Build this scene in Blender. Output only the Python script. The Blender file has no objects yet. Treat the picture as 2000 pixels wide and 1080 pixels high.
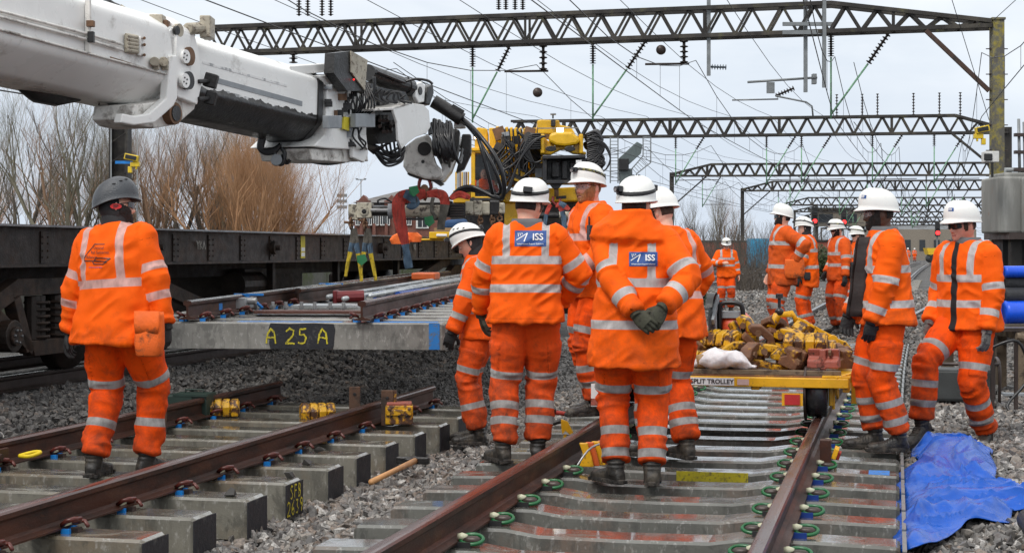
import bpy, bmesh, math, random
import numpy as np
from mathutils import Vector, Matrix, Quaternion
from mathutils.bvhtree import BVHTree
R = math.radians
random.seed(7)
rng = np.random.default_rng(11)
SC = bpy.context.scene
COL = SC.collection
FPX = 3150.0            # focal length in photo pixels
CH = 1.40               # eye height above the sleeper tops
TH = math.atan(750 / FPX)
CT, ST = math.cos(TH), math.sin(TH)

def P(px, py, Y):
    "point seen at photo pixel (px,py) at distance Y"
    return Vector(((px - 1000) * Y / FPX, Y, CH - (py - 490) * Y / FPX))
def T(v, s, z=0.0):
    "track frame: v across (right +), s along, z up"
    return Vector((v * CT + s * ST, -v * ST + s * CT, z))
def ray_plane(px, py, p0, n):
    d = Vector(((px - 1000) / FPX, 1, -(py - 490) / FPX)); o = Vector((0, 0, CH))
    return o + d * ((p0 - o).dot(n) / d.dot(n))

# ---------------------------------------------------------------- materials
def _nt(name):
    m = bpy.data.materials.new(name); m.use_nodes = True
    nt = m.node_tree; b = nt.nodes['Principled BSDF']
    return m, nt, b
def N(nt, t, **kw):
    n = nt.nodes.new(t)
    for k, v in kw.items(): setattr(n, k, v)
    return n
def L(nt, a, b): nt.links.new(a, b)
def setc(sock, c): sock.default_value = (c[0], c[1], c[2], 1)
def mixc(nt, fac, a, b):
    m = N(nt, 'ShaderNodeMix', data_type='RGBA')
    if isinstance(fac, (int, float)): m.inputs[0].default_value = fac
    else: L(nt, fac, m.inputs[0])
    for s, x in ((m.inputs[6], a), (m.inputs[7], b)):
        if isinstance(x, tuple): setc(s, x)
        else: L(nt, x, s)
    return m.outputs[2]
def noise(nt, co, scale, detail=4, rough=.55, dist=0):
    n = N(nt, 'ShaderNodeTexNoise'); L(nt, co, n.inputs['Vector'])
    n.inputs['Scale'].default_value = scale; n.inputs['Detail'].default_value = detail
    n.inputs['Roughness'].default_value = rough; n.inputs['Distortion'].default_value = dist
    return n.outputs['Fac']
def ramp(nt, fac, lo, hi, a=0.0, b=1.0):
    n = N(nt, 'ShaderNodeMapRange'); L(nt, fac, n.inputs[0])
    n.inputs[1].default_value = lo; n.inputs[2].default_value = hi
    n.inputs[3].default_value = a; n.inputs[4].default_value = b
    return n.outputs[0]
def scaled(nt, co, sx, sy, sz):
    m = N(nt, 'ShaderNodeMapping'); L(nt, co, m.inputs[0]); m.inputs['Scale'].default_value = (sx, sy, sz)
    return m.outputs[0]
MATS = {}
def mat(name, col, rough=.6, metal=0., var=.18, scale=6, bump=.15, bscale=60, dirt=None, dscale=5, dlo=.52, dhi=.62,
        col2=None, c2scale=3, c2lo=.45, c2hi=.6, rvar=.12, stretch=(1, 1, 1), emit=None, spec=None, coat=0, noisecoord='Object'):
    if name in MATS: return MATS[name]
    m, nt, b = _nt(name)
    tc = N(nt, 'ShaderNodeTexCoord'); co = tc.outputs[noisecoord]
    if stretch != (1, 1, 1): co = scaled(nt, co, *stretch)
    n1 = noise(nt, co, scale)
    c = tuple(col)
    out = mixc(nt, ramp(nt, n1, .3, .7), tuple(max(0, x * (1 - var)) for x in c), tuple(min(1, x * (1 + var)) for x in c))
    if col2: out = mixc(nt, ramp(nt, noise(nt, co, c2scale, 6, .65), c2lo, c2hi), out, tuple(col2))
    if dirt: out = mixc(nt, ramp(nt, noise(nt, co, dscale, 8, .7, .3), dlo, dhi), out, tuple(dirt))
    L(nt, out, b.inputs['Base Color'])
    L(nt, ramp(nt, noise(nt, co, scale * 1.7, 5), .3, .7, max(0, rough - rvar), min(1, rough + rvar)), b.inputs['Roughness'])
    b.inputs['Metallic'].default_value = metal
    if spec is not None: b.inputs['Specular IOR Level'].default_value = spec
    if coat: b.inputs['Coat Weight'].default_value = coat; b.inputs['Coat Roughness'].default_value = .15
    if bump:
        bp = N(nt, 'ShaderNodeBump'); bp.inputs['Strength'].default_value = bump; bp.inputs['Distance'].default_value = .01
        L(nt, noise(nt, co, bscale, 6, .6), bp.inputs['Height']); L(nt, bp.outputs[0], b.inputs['Normal'])
    if emit:
        setc(b.inputs['Emission Color'], emit[:3]); b.inputs['Emission Strength'].default_value = emit[3]
    MATS[name] = m
    return m

# ---------------------------------------------------------------- objects
def tag(o, label=None, cat=None, group=None, kind=None):
    if label: o['label'] = label
    if cat: o['category'] = cat
    if group: o['group'] = group
    if kind: o['kind'] = kind
    return o
def empty(name, loc=(0, 0, 0), rz=0., label=None, cat=None, group=None, parent=None):
    o = bpy.data.objects.new(name, None); COL.objects.link(o)
    o.location = loc; o.rotation_euler = (0, 0, rz); o.empty_display_size = .2
    if parent: o.parent = parent
    return tag(o, label, cat, group)
def copy_tree(o, parent=None):
    c = o.copy(); COL.objects.link(c); c.parent = parent
    for ch in list(o.children): copy_tree(ch, c)
    return c

class MB:
    "mesh builder: many shapes collected into one mesh"
    def __init__(s): s.v = []; s.f = []; s.m = []; s.sm = []; s.mats = []
    def mi(s, m):
        if m not in s.mats: s.mats.append(m)
        return s.mats.index(m)
    def add(s, vs, fs, m, smooth=False):
        o = len(s.v); k = s.mi(m)
        s.v.extend([tuple(x) for x in vs]); s.f.extend([tuple(i + o for i in f) for f in fs])
        s.m.extend([k] * len(fs)); s.sm.extend([smooth] * len(fs))
        return s
    def box(s, c, size, m, rot=None):
        c = Vector(c); h = Vector(size) / 2; vs = []
        for x in (-1, 1):
            for y in (-1, 1):
                for z in (-1, 1):
                    p = Vector((x * h.x, y * h.y, z * h.z))
                    if rot is not None: p = rot @ p
                    vs.append(c + p)
        return s.add(vs, [(0, 1, 3, 2), (4, 6, 7, 5), (0, 4, 5, 1), (2, 3, 7, 6), (0, 2, 6, 4), (1, 5, 7, 3)], m)
    def bar(s, a, b, w, h, m, up=(0, 0, 1)):
        a = Vector(a); b = Vector(b); d = (b - a); l = d.length
        if l < 1e-6: return s
        d.normalize(); u = Vector(up)
        if abs(d.dot(u)) > .98: u = Vector((0, 1, 0)) if abs(d.y) < .9 else Vector((1, 0, 0))
        x = d.cross(u).normalized(); z = x.cross(d)
        rot = Matrix((x, d, z)).transposed()
        return s.box((a + b) / 2, (w, l, h), m, rot)
    def tube(s, pts, r, m, n=8, cap=True, smooth=True):
        pts = [Vector(p) for p in pts]; k = len(pts)
        rs = r if isinstance(r, (list, tuple)) else [r] * k
        vs = []; fs = []; u = None
        for i, p in enumerate(pts):
            d = (pts[min(i + 1, k - 1)] - pts[max(i - 1, 0)])
            if d.length < 1e-9: d = Vector((0, 0, 1))
            d.normalize()
            if u is None: u = d.orthogonal().normalized()
            else:
                u = u - d * u.dot(d)
                u = u.normalized() if u.length > 1e-6 else d.orthogonal().normalized()
            w = d.cross(u)
            for j in range(n):
                a = 2 * math.pi * j / n
                vs.append(p + (u * math.cos(a) + w * math.sin(a)) * rs[i])
        for i in range(k - 1):
            for j in range(n):
                a = i * n + j; b = i * n + (j + 1) % n
                fs.append((a, b, b + n, a + n))
        if cap: fs.append(tuple(range(n - 1, -1, -1))); fs.append(tuple(range((k - 1) * n, k * n)))
        return s.add(vs, fs, m, smooth)
    def cyl(s, a, b, r, m, n=16, r2=None, smooth=False):
        return s.tube([a, b], [r, r if r2 is None else r2], m, n, True, smooth)
    def rings(s, rings, m, cap=True, smooth=True, closed=True):
        n = len(rings[0]); vs = [p for r in rings for p in r]; fs = []
        for i in range(len(rings) - 1):
            for j in range(n if closed else n - 1):
                a = i * n + j; b = i * n + (j + 1) % n
                fs.append((a, b, b + n, a + n))
        if cap: fs.append(tuple(range(n - 1, -1, -1))); fs.append(tuple(range((len(rings) - 1) * n, len(rings) * n)))
        return s.add(vs, fs, m, smooth)
    def prism(s, pts, ext, m):
        "planar polygon (3d points) extruded by the vector ext"
        pts = [Vector(p) for p in pts]; n = len(pts); ext = Vector(ext)
        vs = pts + [p + ext for p in pts]
        fs = [tuple(range(n - 1, -1, -1)), tuple(range(n, 2 * n))] + [(i, (i + 1) % n, n + (i + 1) % n, n + i) for i in range(n)]
        return s.add(vs, fs, m)
    def sphere(s, c, r, m, n=12, k=8):
        c = Vector(c); rr = Vector(r) if hasattr(r, '__len__') else Vector((r, r, r)); rings = []
        for i in range(k + 1):
            t = math.pi * i / k; st = max(math.sin(t), 1e-3)
            rings.append([c + Vector((rr.x * st * math.cos(2 * math.pi * j / n), rr.y * st * math.sin(2 * math.pi * j / n), rr.z * math.cos(t))) for j in range(n)])
        return s.rings(rings, m)
    def build(s, name, parent=None, bevel=0, seg=2, loc=None, label=None, cat=None, group=None, kind=None, rz=None, fixn=True):
        me = bpy.data.meshes.new(name); me.from_pydata(s.v, [], s.f); me.update()
        for m in s.mats: me.materials.append(m)
        me.polygons.foreach_set('material_index', s.m); me.polygons.foreach_set('use_smooth', s.sm)
        if fixn:
            bm = bmesh.new(); bm.from_mesh(me); bmesh.ops.recalc_face_normals(bm, faces=bm.faces); bm.to_mesh(me); bm.free()
        o = bpy.data.objects.new(name, me); COL.objects.link(o)
        if parent: o.parent = parent
        if loc is not None: o.location = loc
        if rz is not None: o.rotation_euler.z = rz
        if bevel:
            b = o.modifiers.new('b', 'BEVEL'); b.width = bevel; b.segments = seg; b.limit_method = 'ANGLE'; b.angle_limit = R(40)
        return tag(o, label, cat, group, kind)

def mesh_np(name, V, F, mats, matidx=None, smooth=True, parent=None):
    "V (n,3), F (m,k) arrays"
    me = bpy.data.meshes.new(name)
    k = F.shape[1]
    me.vertices.add(len(V)); me.vertices.foreach_set('co', V.astype(np.float32).ravel())
    me.loops.add(F.size); me.loops.foreach_set('vertex_index', F.astype(np.int32).ravel())
    me.polygons.add(len(F)); me.polygons.foreach_set('loop_start', np.arange(0, F.size, k, dtype=np.int32))
    me.polygons.foreach_set('loop_total', np.full(len(F), k, dtype=np.int32))
    for m in mats: me.materials.append(m)
    if matidx is not None: me.polygons.foreach_set('material_index', matidx.astype(np.int32))
    me.polygons.foreach_set('use_smooth', np.full(len(F), smooth))
    me.update(calc_edges=True)
    o = bpy.data.objects.new(name, me); COL.objects.link(o)
    if parent: o.parent = parent
    return o

# vectorised value noise
_perm = rng.random((64, 64, 64)).astype(np.float32) * 2 - 1
def vnoise(p):
    p = np.asarray(p, dtype=np.float32); i = np.floor(p).astype(int); f = p - i; f = f * f * (3 - 2 * f)
    def g(a, b, c): return _perm[(i[:, 0] + a) & 63, (i[:, 1] + b) & 63, (i[:, 2] + c) & 63]
    x, y, z = f[:, 0], f[:, 1], f[:, 2]
    c00 = g(0, 0, 0) * (1 - x) + g(1, 0, 0) * x; c10 = g(0, 1, 0) * (1 - x) + g(1, 1, 0) * x
    c01 = g(0, 0, 1) * (1 - x) + g(1, 0, 1) * x; c11 = g(0, 1, 1) * (1 - x) + g(1, 1, 1) * x
    return (c00 * (1 - y) + c10 * y) * (1 - z) + (c01 * (1 - y) + c11 * y) * z
def sstep(a, b, x):
    t = np.clip((x - a) / (b - a), 0, 1); return t * t * (3 - 2 * t)

def textmesh(txt, size, bold=0.0):
    "text outlines as (verts, faces) in the xy plane, centred"
    cu = bpy.data.curves.new('t', 'FONT'); cu.body = txt; cu.size = size; cu.align_x = 'CENTER'; cu.align_y = 'CENTER'; cu.offset = bold; cu.resolution_u = 3
    o = bpy.data.objects.new('t', cu); COL.objects.link(o)
    dg = bpy.context.evaluated_depsgraph_get(); me = bpy.data.meshes.new_from_object(o.evaluated_get(dg))
    vs = [v.co.copy() for v in me.vertices]; fs = [tuple(p.vertices) for p in me.polygons]
    COL.objects.unlink(o); bpy.data.objects.remove(o); bpy.data.curves.remove(cu); bpy.data.meshes.remove(me)
    return vs, fs
def text_on(mb, txt, size, origin, xdir, ydir, m, bold=0.0, off=0.003, bvh=None, n=None):
    "lay the text on the plane (or, given bvh, press it onto that surface along -n)"
    vs, fs = textmesh(txt, size, bold); xd = Vector(xdir); yd = Vector(ydir); nn = xd.cross(yd).normalized()
    out = []
    for v in vs:
        p = Vector(origin) + xd * v.x + yd * v.y
        if bvh:
            h = bvh.ray_cast(p + nn * .25, -nn, .6)
            if h[0] is not None: p = h[0]
        out.append(p + nn * off)
    mb.add(out, fs, m)
# ================================================================= PEOPLE
def cloth_mat(name, base, dirtcol=(.05, .03, .02), tape=(.47, .44, .43), tapevar=0., dark=(.022, .022, .024), dirtamt=.5):
    m, nt, b = _nt(name)
    tc = N(nt, 'ShaderNodeTexCoord'); co = tc.outputs['Object']
    def at(a):
        n = N(nt, 'ShaderNodeAttribute'); n.attribute_name = a; return n.outputs['Fac']
    c = mixc(nt, ramp(nt, noise(nt, co, 7, 6, .6), .3, .7), tuple(x * .84 for x in base), tuple(min(1, x * 1.06) for x in base))
    c = mixc(nt, ramp(nt, at('seam'), -.0008, .0008, 0, .55), c, tuple(x * .25 for x in base))
    # mud and grease
    dn = N(nt, 'ShaderNodeMath', operation='ADD'); L(nt, noise(nt, co, 9, 9, .72, .4), dn.inputs[0]); L(nt, at('dirt'), dn.inputs[1])
    c = mixc(nt, ramp(nt, dn.outputs[0], .58, .92, 0, dirtamt), c, dirtcol)
    # reflective tape with its fine weave and faint creases
    tn = noise(nt, scaled(nt, co, 1, 1, .35), 30, 4, .6)
    tcol = mixc(nt, ramp(nt, tn, .3, .7), tuple(x * .72 for x in tape), tuple(x * 1.12 for x in tape))
    tcol = mixc(nt, ramp(nt, dn.outputs[0], .62, 1.0, 0, .5), tcol, dirtcol)
    bandf = ramp(nt, at('band'), -.0012, .0012)
    c = mixc(nt, bandf, c, tcol)
    c = mixc(nt, ramp(nt, at('dark'), -.002, .002), c, dark)
    L(nt, c, b.inputs['Base Color'])
    L(nt, ramp(nt, bandf, 0, 1, .78, .42), b.inputs['Roughness'])
    b.inputs['Specular IOR Level'].default_value = .18
    bp = N(nt, 'ShaderNodeBump'); bp.inputs['Strength'].default_value = .8; bp.inputs['Distance'].default_value = .022
    ad = N(nt, 'ShaderNodeMath', operation='ADD'); rn = N(nt, 'ShaderNodeTexNoise'); rn.noise_type = 'RIDGED_MULTIFRACTAL'; L(nt, scaled(nt, co, 1, 1, 1.5), rn.inputs['Vector']); rn.inputs['Scale'].default_value = 5; rn.inputs['Detail'].default_value = 3; rn.inputs['Distortion'].default_value = .8; L(nt, ramp(nt, rn.outputs['Fac'], .2, 1.6, 0, 1), ad.inputs[0]); 
    mu = N(nt, 'ShaderNodeMath', operation='MULTIPLY'); L(nt, noise(nt, co, 260, 2), mu.inputs[0]); mu.inputs[1].default_value = .12; L(nt, mu.outputs[0], ad.inputs[1])
    L(nt, ad.outputs[0], bp.inputs['Height']); L(nt, bp.outputs[0], b.inputs['Normal'])
    return m
ORANGE = (1.0, .122, .003)
M_JKT = cloth_mat('hi_vis_orange', ORANGE)
M_JKT2 = cloth_mat('hi_vis_orange_worn', (.90, .105, .005), dirtamt=.7, tape=(.40, .385, .37))
M_JKT3 = cloth_mat('hi_vis_orange_dull', (.70, .10, .012), dirtamt=.75)
M_PINK = cloth_mat('hi_vis_orange_pink_tape', ORANGE, tape=(.62, .36, .32))
M_TRS = cloth_mat('hi_vis_trousers', (.95, .088, .002), dirtamt=.75, tape=(.36, .345, .335))
M_TRS2 = cloth_mat('hi_vis_trousers_dirty', (.80, .088, .010), dirtamt=.9, tape=(.36, .345, .335))
M_GREY = mat('grey_collar_fabric', (.13, .13, .135), .85, bscale=300)
M_BLACKCLOTH = mat('black_cloth', (.018, .018, .02), .85, bump=.3, bscale=90)
M_LINING = mat('dark_lining', (.028, .021, .020), .7, bump=.4, bscale=30)
M_BOOT = mat('boot_leather', (.020, .018, .016), .5, dirt=(.085, .07, .052), dscale=10, dlo=.48, dhi=.66, bump=.4, bscale=80)
M_SOLE = mat('boot_sole', (.018, .016, .015), .8, dirt=(.09, .075, .06), dscale=20, dlo=.45, dhi=.7, bump=.5)
M_GLOVEB = mat('black_glove', (.014, .014, .015), .7, bump=.5, bscale=70, dirt=(.05, .045, .035), dscale=20, dlo=.6, dhi=.75)
M_GLOVEG = mat('grey_glove', (.16, .15, .14), .75, bump=.5, bscale=70, dirt=(.03, .028, .025), dscale=25, dlo=.5, dhi=.62)
M_GLOVEO = mat('olive_glove', (.045, .045, .028), .75, bump=.5, bscale=70, dirt=(.02, .018, .012), dscale=25)
M_HELM = mat('white_helmet_plastic', (.80, .80, .77), .32, var=.05, dirt=(.50, .48, .43), dscale=9, dlo=.62, dhi=.85, bump=.03)
M_HELMG = mat('grey_helmet_plastic', (.055, .06, .068), .35, bump=.5, bscale=120, var=.15)
M_STRAP = mat('black_strap', (.015, .015, .016), .6)
M_STRAPY = mat('yellow_edge_strap', (.30, .28, .06), .6, dirt=(.02, .02, .02), dscale=30, dlo=.42, dhi=.5)
M_LAMP = mat('lamp_plastic', (.02, .02, .022), .25)
M_LENSD = mat('dark_lens', (.006, .006, .008), .08, var=0, bump=0, coat=1)
def _clear():
    m, nt, b = _nt('clear_lens'); setc(b.inputs['Base Color'], (.55, .5, .5)); b.inputs['Roughness'].default_value = .05; b.inputs['Alpha'].default_value = .28
    return m
M_LENSC = _clear()
M_EYEW = mat('eye_white', (.6, .56, .52), .2, bump=0); M_EYED = mat('eye_dark', (.02, .015, .012), .1, bump=0)
M_TXTW = mat('white_print', (.78, .78, .78), .6, bump=0, var=.04); M_TXTB = mat('black_print', (.03, .02, .02), .6, bump=0)
M_BLUEP = mat('blue_print', (.018, .072, .26), .55, bump=.1, var=.12)
def skin(name, c, lip):
    a = mat(name, c, .5, var=.10, scale=18, bump=.15, bscale=140, col2=tuple([min(1, c[0] * 1.08), c[1] * .78, c[2] * .74]), c2scale=12, c2lo=.5, c2hi=.75)
    b = mat(name + '_lip', lip, .4, bump=0)
    return a, b
SK_L = skin('skin_light', (.70, .41, .30), (.50, .18, .15))
SK_R = skin('skin_ruddy', (.72, .35, .25), (.50, .16, .13))
SK_D = skin('skin_dark', (.095, .046, .030), (.14, .055, .048))
def hairm(n, c): return mat(n, c, .7, var=.4, scale=60, bump=.9, bscale=160, stretch=(1, 1, .25))
H_BLK = hairm('black_hair', (.012, .010, .009)); H_BRN = hairm('brown_hair', (.05, .028, .016)); H_GIN = hairm('ginger_beard', (.34, .15, .06)); H_GRY = hairm('greying_hair', (.09, .08, .07))

def ik(a, t, l1, l2, hint):
    a = Vector(a); t = Vector(t); d = t - a; L_ = min(d.length, (l1 + l2) * .998); d.normalize(); t = a + d * L_
    ca = (l1 * l1 + L_ * L_ - l2 * l2) / (2 * l1 * L_); ca = max(-1, min(1, ca)); sa = math.sqrt(1 - ca * ca)
    h = Vector(hint); h = (h - d * h.dot(d)).normalized()
    return a + d * l1 * ca + h * l1 * sa, t
def ell(c, a, b, rot=None, n=28, e=2.4, z=0.0):
    out = []
    for j in range(n):
        t = 2 * math.pi * j / n; ct, st = math.cos(t), math.sin(t)
        p = Vector((a * math.copysign(abs(ct) ** (2 / e), ct), b * math.copysign(abs(st) ** (2 / e), st), z))
        if rot is not None: p = rot @ p
        out.append(Vector(c) + p)
    return out
def limb(mb, pts, rs, m, n=14, fl=1.0):
    "tapered limb with rounded ends and extra rings between joints"
    P_, R_ = [], []
    for i in range(len(pts) - 1):
        a, b = Vector(pts[i]), Vector(pts[i + 1])
        for k in range(4):
            t = k / 4; P_.append(a.lerp(b, t)); R_.append(rs[i] * (1 - t) + rs[i + 1] * t)
    P_.append(Vector(pts[-1])); R_.append(rs[-1])
    d0 = (P_[0] - P_[1]).normalized(); 
    P_ = [P_[0] + d0 * R_[0] * .9, P_[0] + d0 * R_[0] * .6] + P_; R_ = [R_[0] * .3, R_[0] * .78] + R_
    mb.tube(P_, R_, m, n)

def remesh(mb, voxel, smooth=2):
    "grow one continuous skin over overlapping closed shapes -> (V, F)"
    o = mb.build('tmp')
    r = o.modifiers.new('r', 'REMESH'); r.mode = 'VOXEL'; r.voxel_size = voxel; r.adaptivity = 0
    if smooth:
        s = o.modifiers.new('s', 'SMOOTH'); s.factor = .5; s.iterations = smooth
    dg = bpy.context.evaluated_depsgraph_get(); me = bpy.data.meshes.new_from_object(o.evaluated_get(dg))
    V = np.empty(len(me.vertices) * 3, np.float32); me.vertices.foreach_get('co', V); V = V.reshape(-1, 3).astype(np.float64)
    nf = len(me.polygons); lt = np.empty(nf, np.int32); me.polygons.foreach_get('loop_total', lt)
    li = np.empty(len(me.loops), np.int32); me.loops.foreach_get('vertex_index', li)
    F = li.reshape(-1, 4) if (lt == 4).all() else None
    if F is None:
        F = np.array([tuple(p.vertices)[:4] if len(p.vertices) >= 4 else tuple(p.vertices) + (p.vertices[0],) for p in me.polygons])
    om = o.data; COL.objects.unlink(o); bpy.data.objects.remove(o); bpy.data.meshes.remove(om); bpy.data.meshes.remove(me)
    return V, F
def vnormals(V, F):
    n = np.cross(V[F[:, 2]] - V[F[:, 0]], V[F[:, 3]] - V[F[:, 1]])
    vn = np.zeros_like(V)
    for k in range(4): np.add.at(vn, F[:, k], n)
    return vn / np.maximum(np.linalg.norm(vn, axis=1, keepdims=True), 1e-12)
def seg_param(V, segs):
    "segs: (A,B,rA,rB,chain,t0,len). nearest (radius-normalised) segment -> chain id, t along chain, dist/r, perpendicular"
    best = np.full(len(V), 1e9); ch = np.zeros(len(V), int); tt = np.zeros(len(V)); 
    for A, B, ra, rb, c, t0 in segs:
        A = np.array(A); B = np.array(B); d = B - A; l = np.linalg.norm(d); 
        u = np.clip(((V - A) @ d) / (l * l), 0, 1); q = A + u[:, None] * d
        ds = np.linalg.norm(V - q, axis=1) / (ra + (rb - ra) * u)
        uu = ((V - A) @ d) / (l * l)
        k = ds < best; best[k] = ds[k]; ch[k] = c; tt[k] = t0 + np.clip(uu[k], -.3, 1.3) * l
    return ch, tt, best
def attr(o, name, arr):
    a = o.data.attributes.new(name, 'FLOAT', 'POINT'); a.data.foreach_set('value', arr.astype(np.float32))

def head_pts(A, E, off=0.0, beardy=0):
    dx = np.sin(A) * np.cos(E); dy = np.cos(A) * np.cos(E); dz = np.sin(E)
    x = .077 * dx; y = .097 * dy; z = .118 * dz
    k = 1 - .30 * sstep(-.1, 1, -dz) * sstep(-.2, .6, dy); x = x * k
    y = np.where((dy < 0) & (dz < 0), y * (1 - .30 * sstep(0, .8, -dz)), y)
    y = np.where(y > .078, .078 + (y - .078) * .55, y)
    y = np.where((dy > 0) & (dz < -.2), y * (1 + .22 * sstep(.2, .75, -dz)), y)
    ax = np.abs(x); fr = sstep(.2, .5, dy)
    tri = np.clip((.034 - z) / .050, 0, 1) * sstep(-.034, -.022, z)
    y = y + fr * .027 * np.exp(-(x / (.010 + .008 * tri)) ** 2) * tri
    y = y + fr * .006 * np.exp(-((z - .034) / .010) ** 2) * (ax < .055)
    y = y - fr * .013 * np.exp(-((ax - .031) / .017) ** 2 - ((z - .014) / .012) ** 2)
    y = y + fr * .007 * np.exp(-(x / .022) ** 2 - ((z + .050) / .010) ** 2) - fr * .005 * np.exp(-(x / .024) ** 2 - ((z + .050) / .0028) ** 2)
    y = y + fr * .010 * np.exp(-(x / .022) ** 2 - ((z + .088) / .016) ** 2)
    y = y + fr * .004 * np.exp(-((ax - .045) / .016) ** 2 - ((z + .012) / .018) ** 2)
    p = np.stack([x, y, z], -1); n = np.stack([dx / .077, dy / .097, dz / .118], -1); n /= np.linalg.norm(n, axis=-1, keepdims=True)
    return p + n * (off[..., None] if isinstance(off, np.ndarray) else off)
def head_patch(mask_fn, off, m, name, parent, X, na=80, ne=56, rough=0.):
    "a shell lying over part of the head: beard, hair, hood"
    a = np.linspace(-math.pi, math.pi, na + 1)[:-1]; e = np.linspace(-1.45, 1.5, ne); A, E = np.meshgrid(a, e)
    base = head_pts(A, E, 0.0)
    w = mask_fn(base[..., 0], base[..., 1], base[..., 2], A, E)
    o = off * np.clip(w, 0, 1) + (rough * vnoise(base.reshape(-1, 3) * 120).reshape(A.shape) if rough else 0)
    pts = head_pts(A, E, np.where(w > 0, o + .0015, -.004))
    V = pts.reshape(-1, 3); F = []
    ok = (w > -.15)
    for i in range(ne - 1):
        for j in range(na):
            q = [(i, j), (i, (j + 1) % na), (i + 1, (j + 1) % na), (i + 1, j)]
            if all(ok[t] for t in q): F.append([t[0] * na + t[1] for t in q])
    if not F: return None
    F = np.array(F); used = np.unique(F); mp = -np.ones(len(V), int); mp[used] = np.arange(len(used))
    V = V[used] @ np.array(X.to_3x3()).T + np.array(X.translation)
    return mesh_np(name, V, mp[F], [m], parent=parent)

def hand_shapes(mb, w, fdir, back, side, curl, m, g=1.0, spread=.06, palm_only=False):
    "palm, four fingers of unequal length bent at two knuckles, thumb from the side of the palm"
    fy = Vector(fdir).normalized(); fz = Vector(back); fz = (fz - fy * fz.dot(fy)).normalized(); fx = fy.cross(fz) * side   # towards the thumb
    w = Vector(w); rr = []
    for t, a, b in ((-.02, .027, .022), (.0, .030, .020), (.03, .040, .019), (.065, .043, .017), (.092, .041, .013)):
        rr.append([w + fy * t + fx * (a * g * math.cos(q)) + fz * (b * g * math.sin(q)) for q in [2 * math.pi * j / 14 for j in range(14)]])
    mb.rings(rr, m)
    if palm_only: return
    for k, (xo, ln, r) in enumerate(((.031, .070, .0098), (.0105, .080, .0102), (-.0105, .074, .0098), (-.031, .058, .0088))):
        cu = curl[k] if isinstance(curl, (list, tuple)) else curl * (1 + .08 * k)
        p = w + fy * .088 + fx * xo * g; pts = [w + fy * .06 + fx * xo * g * .9, p]; ang = 0; d = fy + fx * xo * spread * 12
        for s_ in (.44, .32, .24):
            ang += cu; dd = (d.normalized() * math.cos(ang) - fz * math.sin(ang)); p = p + dd * ln * s_ * g; pts.append(p)
        mb.tube(pts, [r * g, r * g * 1.02, r * g, r * g * .9, r * g * .68], m, 9)
    b0 = w + fy * .022 + fx * .024 * g - fz * .004; th = (fx * .75 + fy * .62 - fz * .35).normalized(); b1 = b0 + th * .042 * g
    th2 = (fx * .25 + fy * .9 - fz * .45).normalized(); b2 = b1 + th2 * .032 * g
    mb.tube([b0, b1, b2, b2 + th2 * .012], [.016 * g, .0125 * g, .0108 * g, .006 * g], m, 9)

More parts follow.
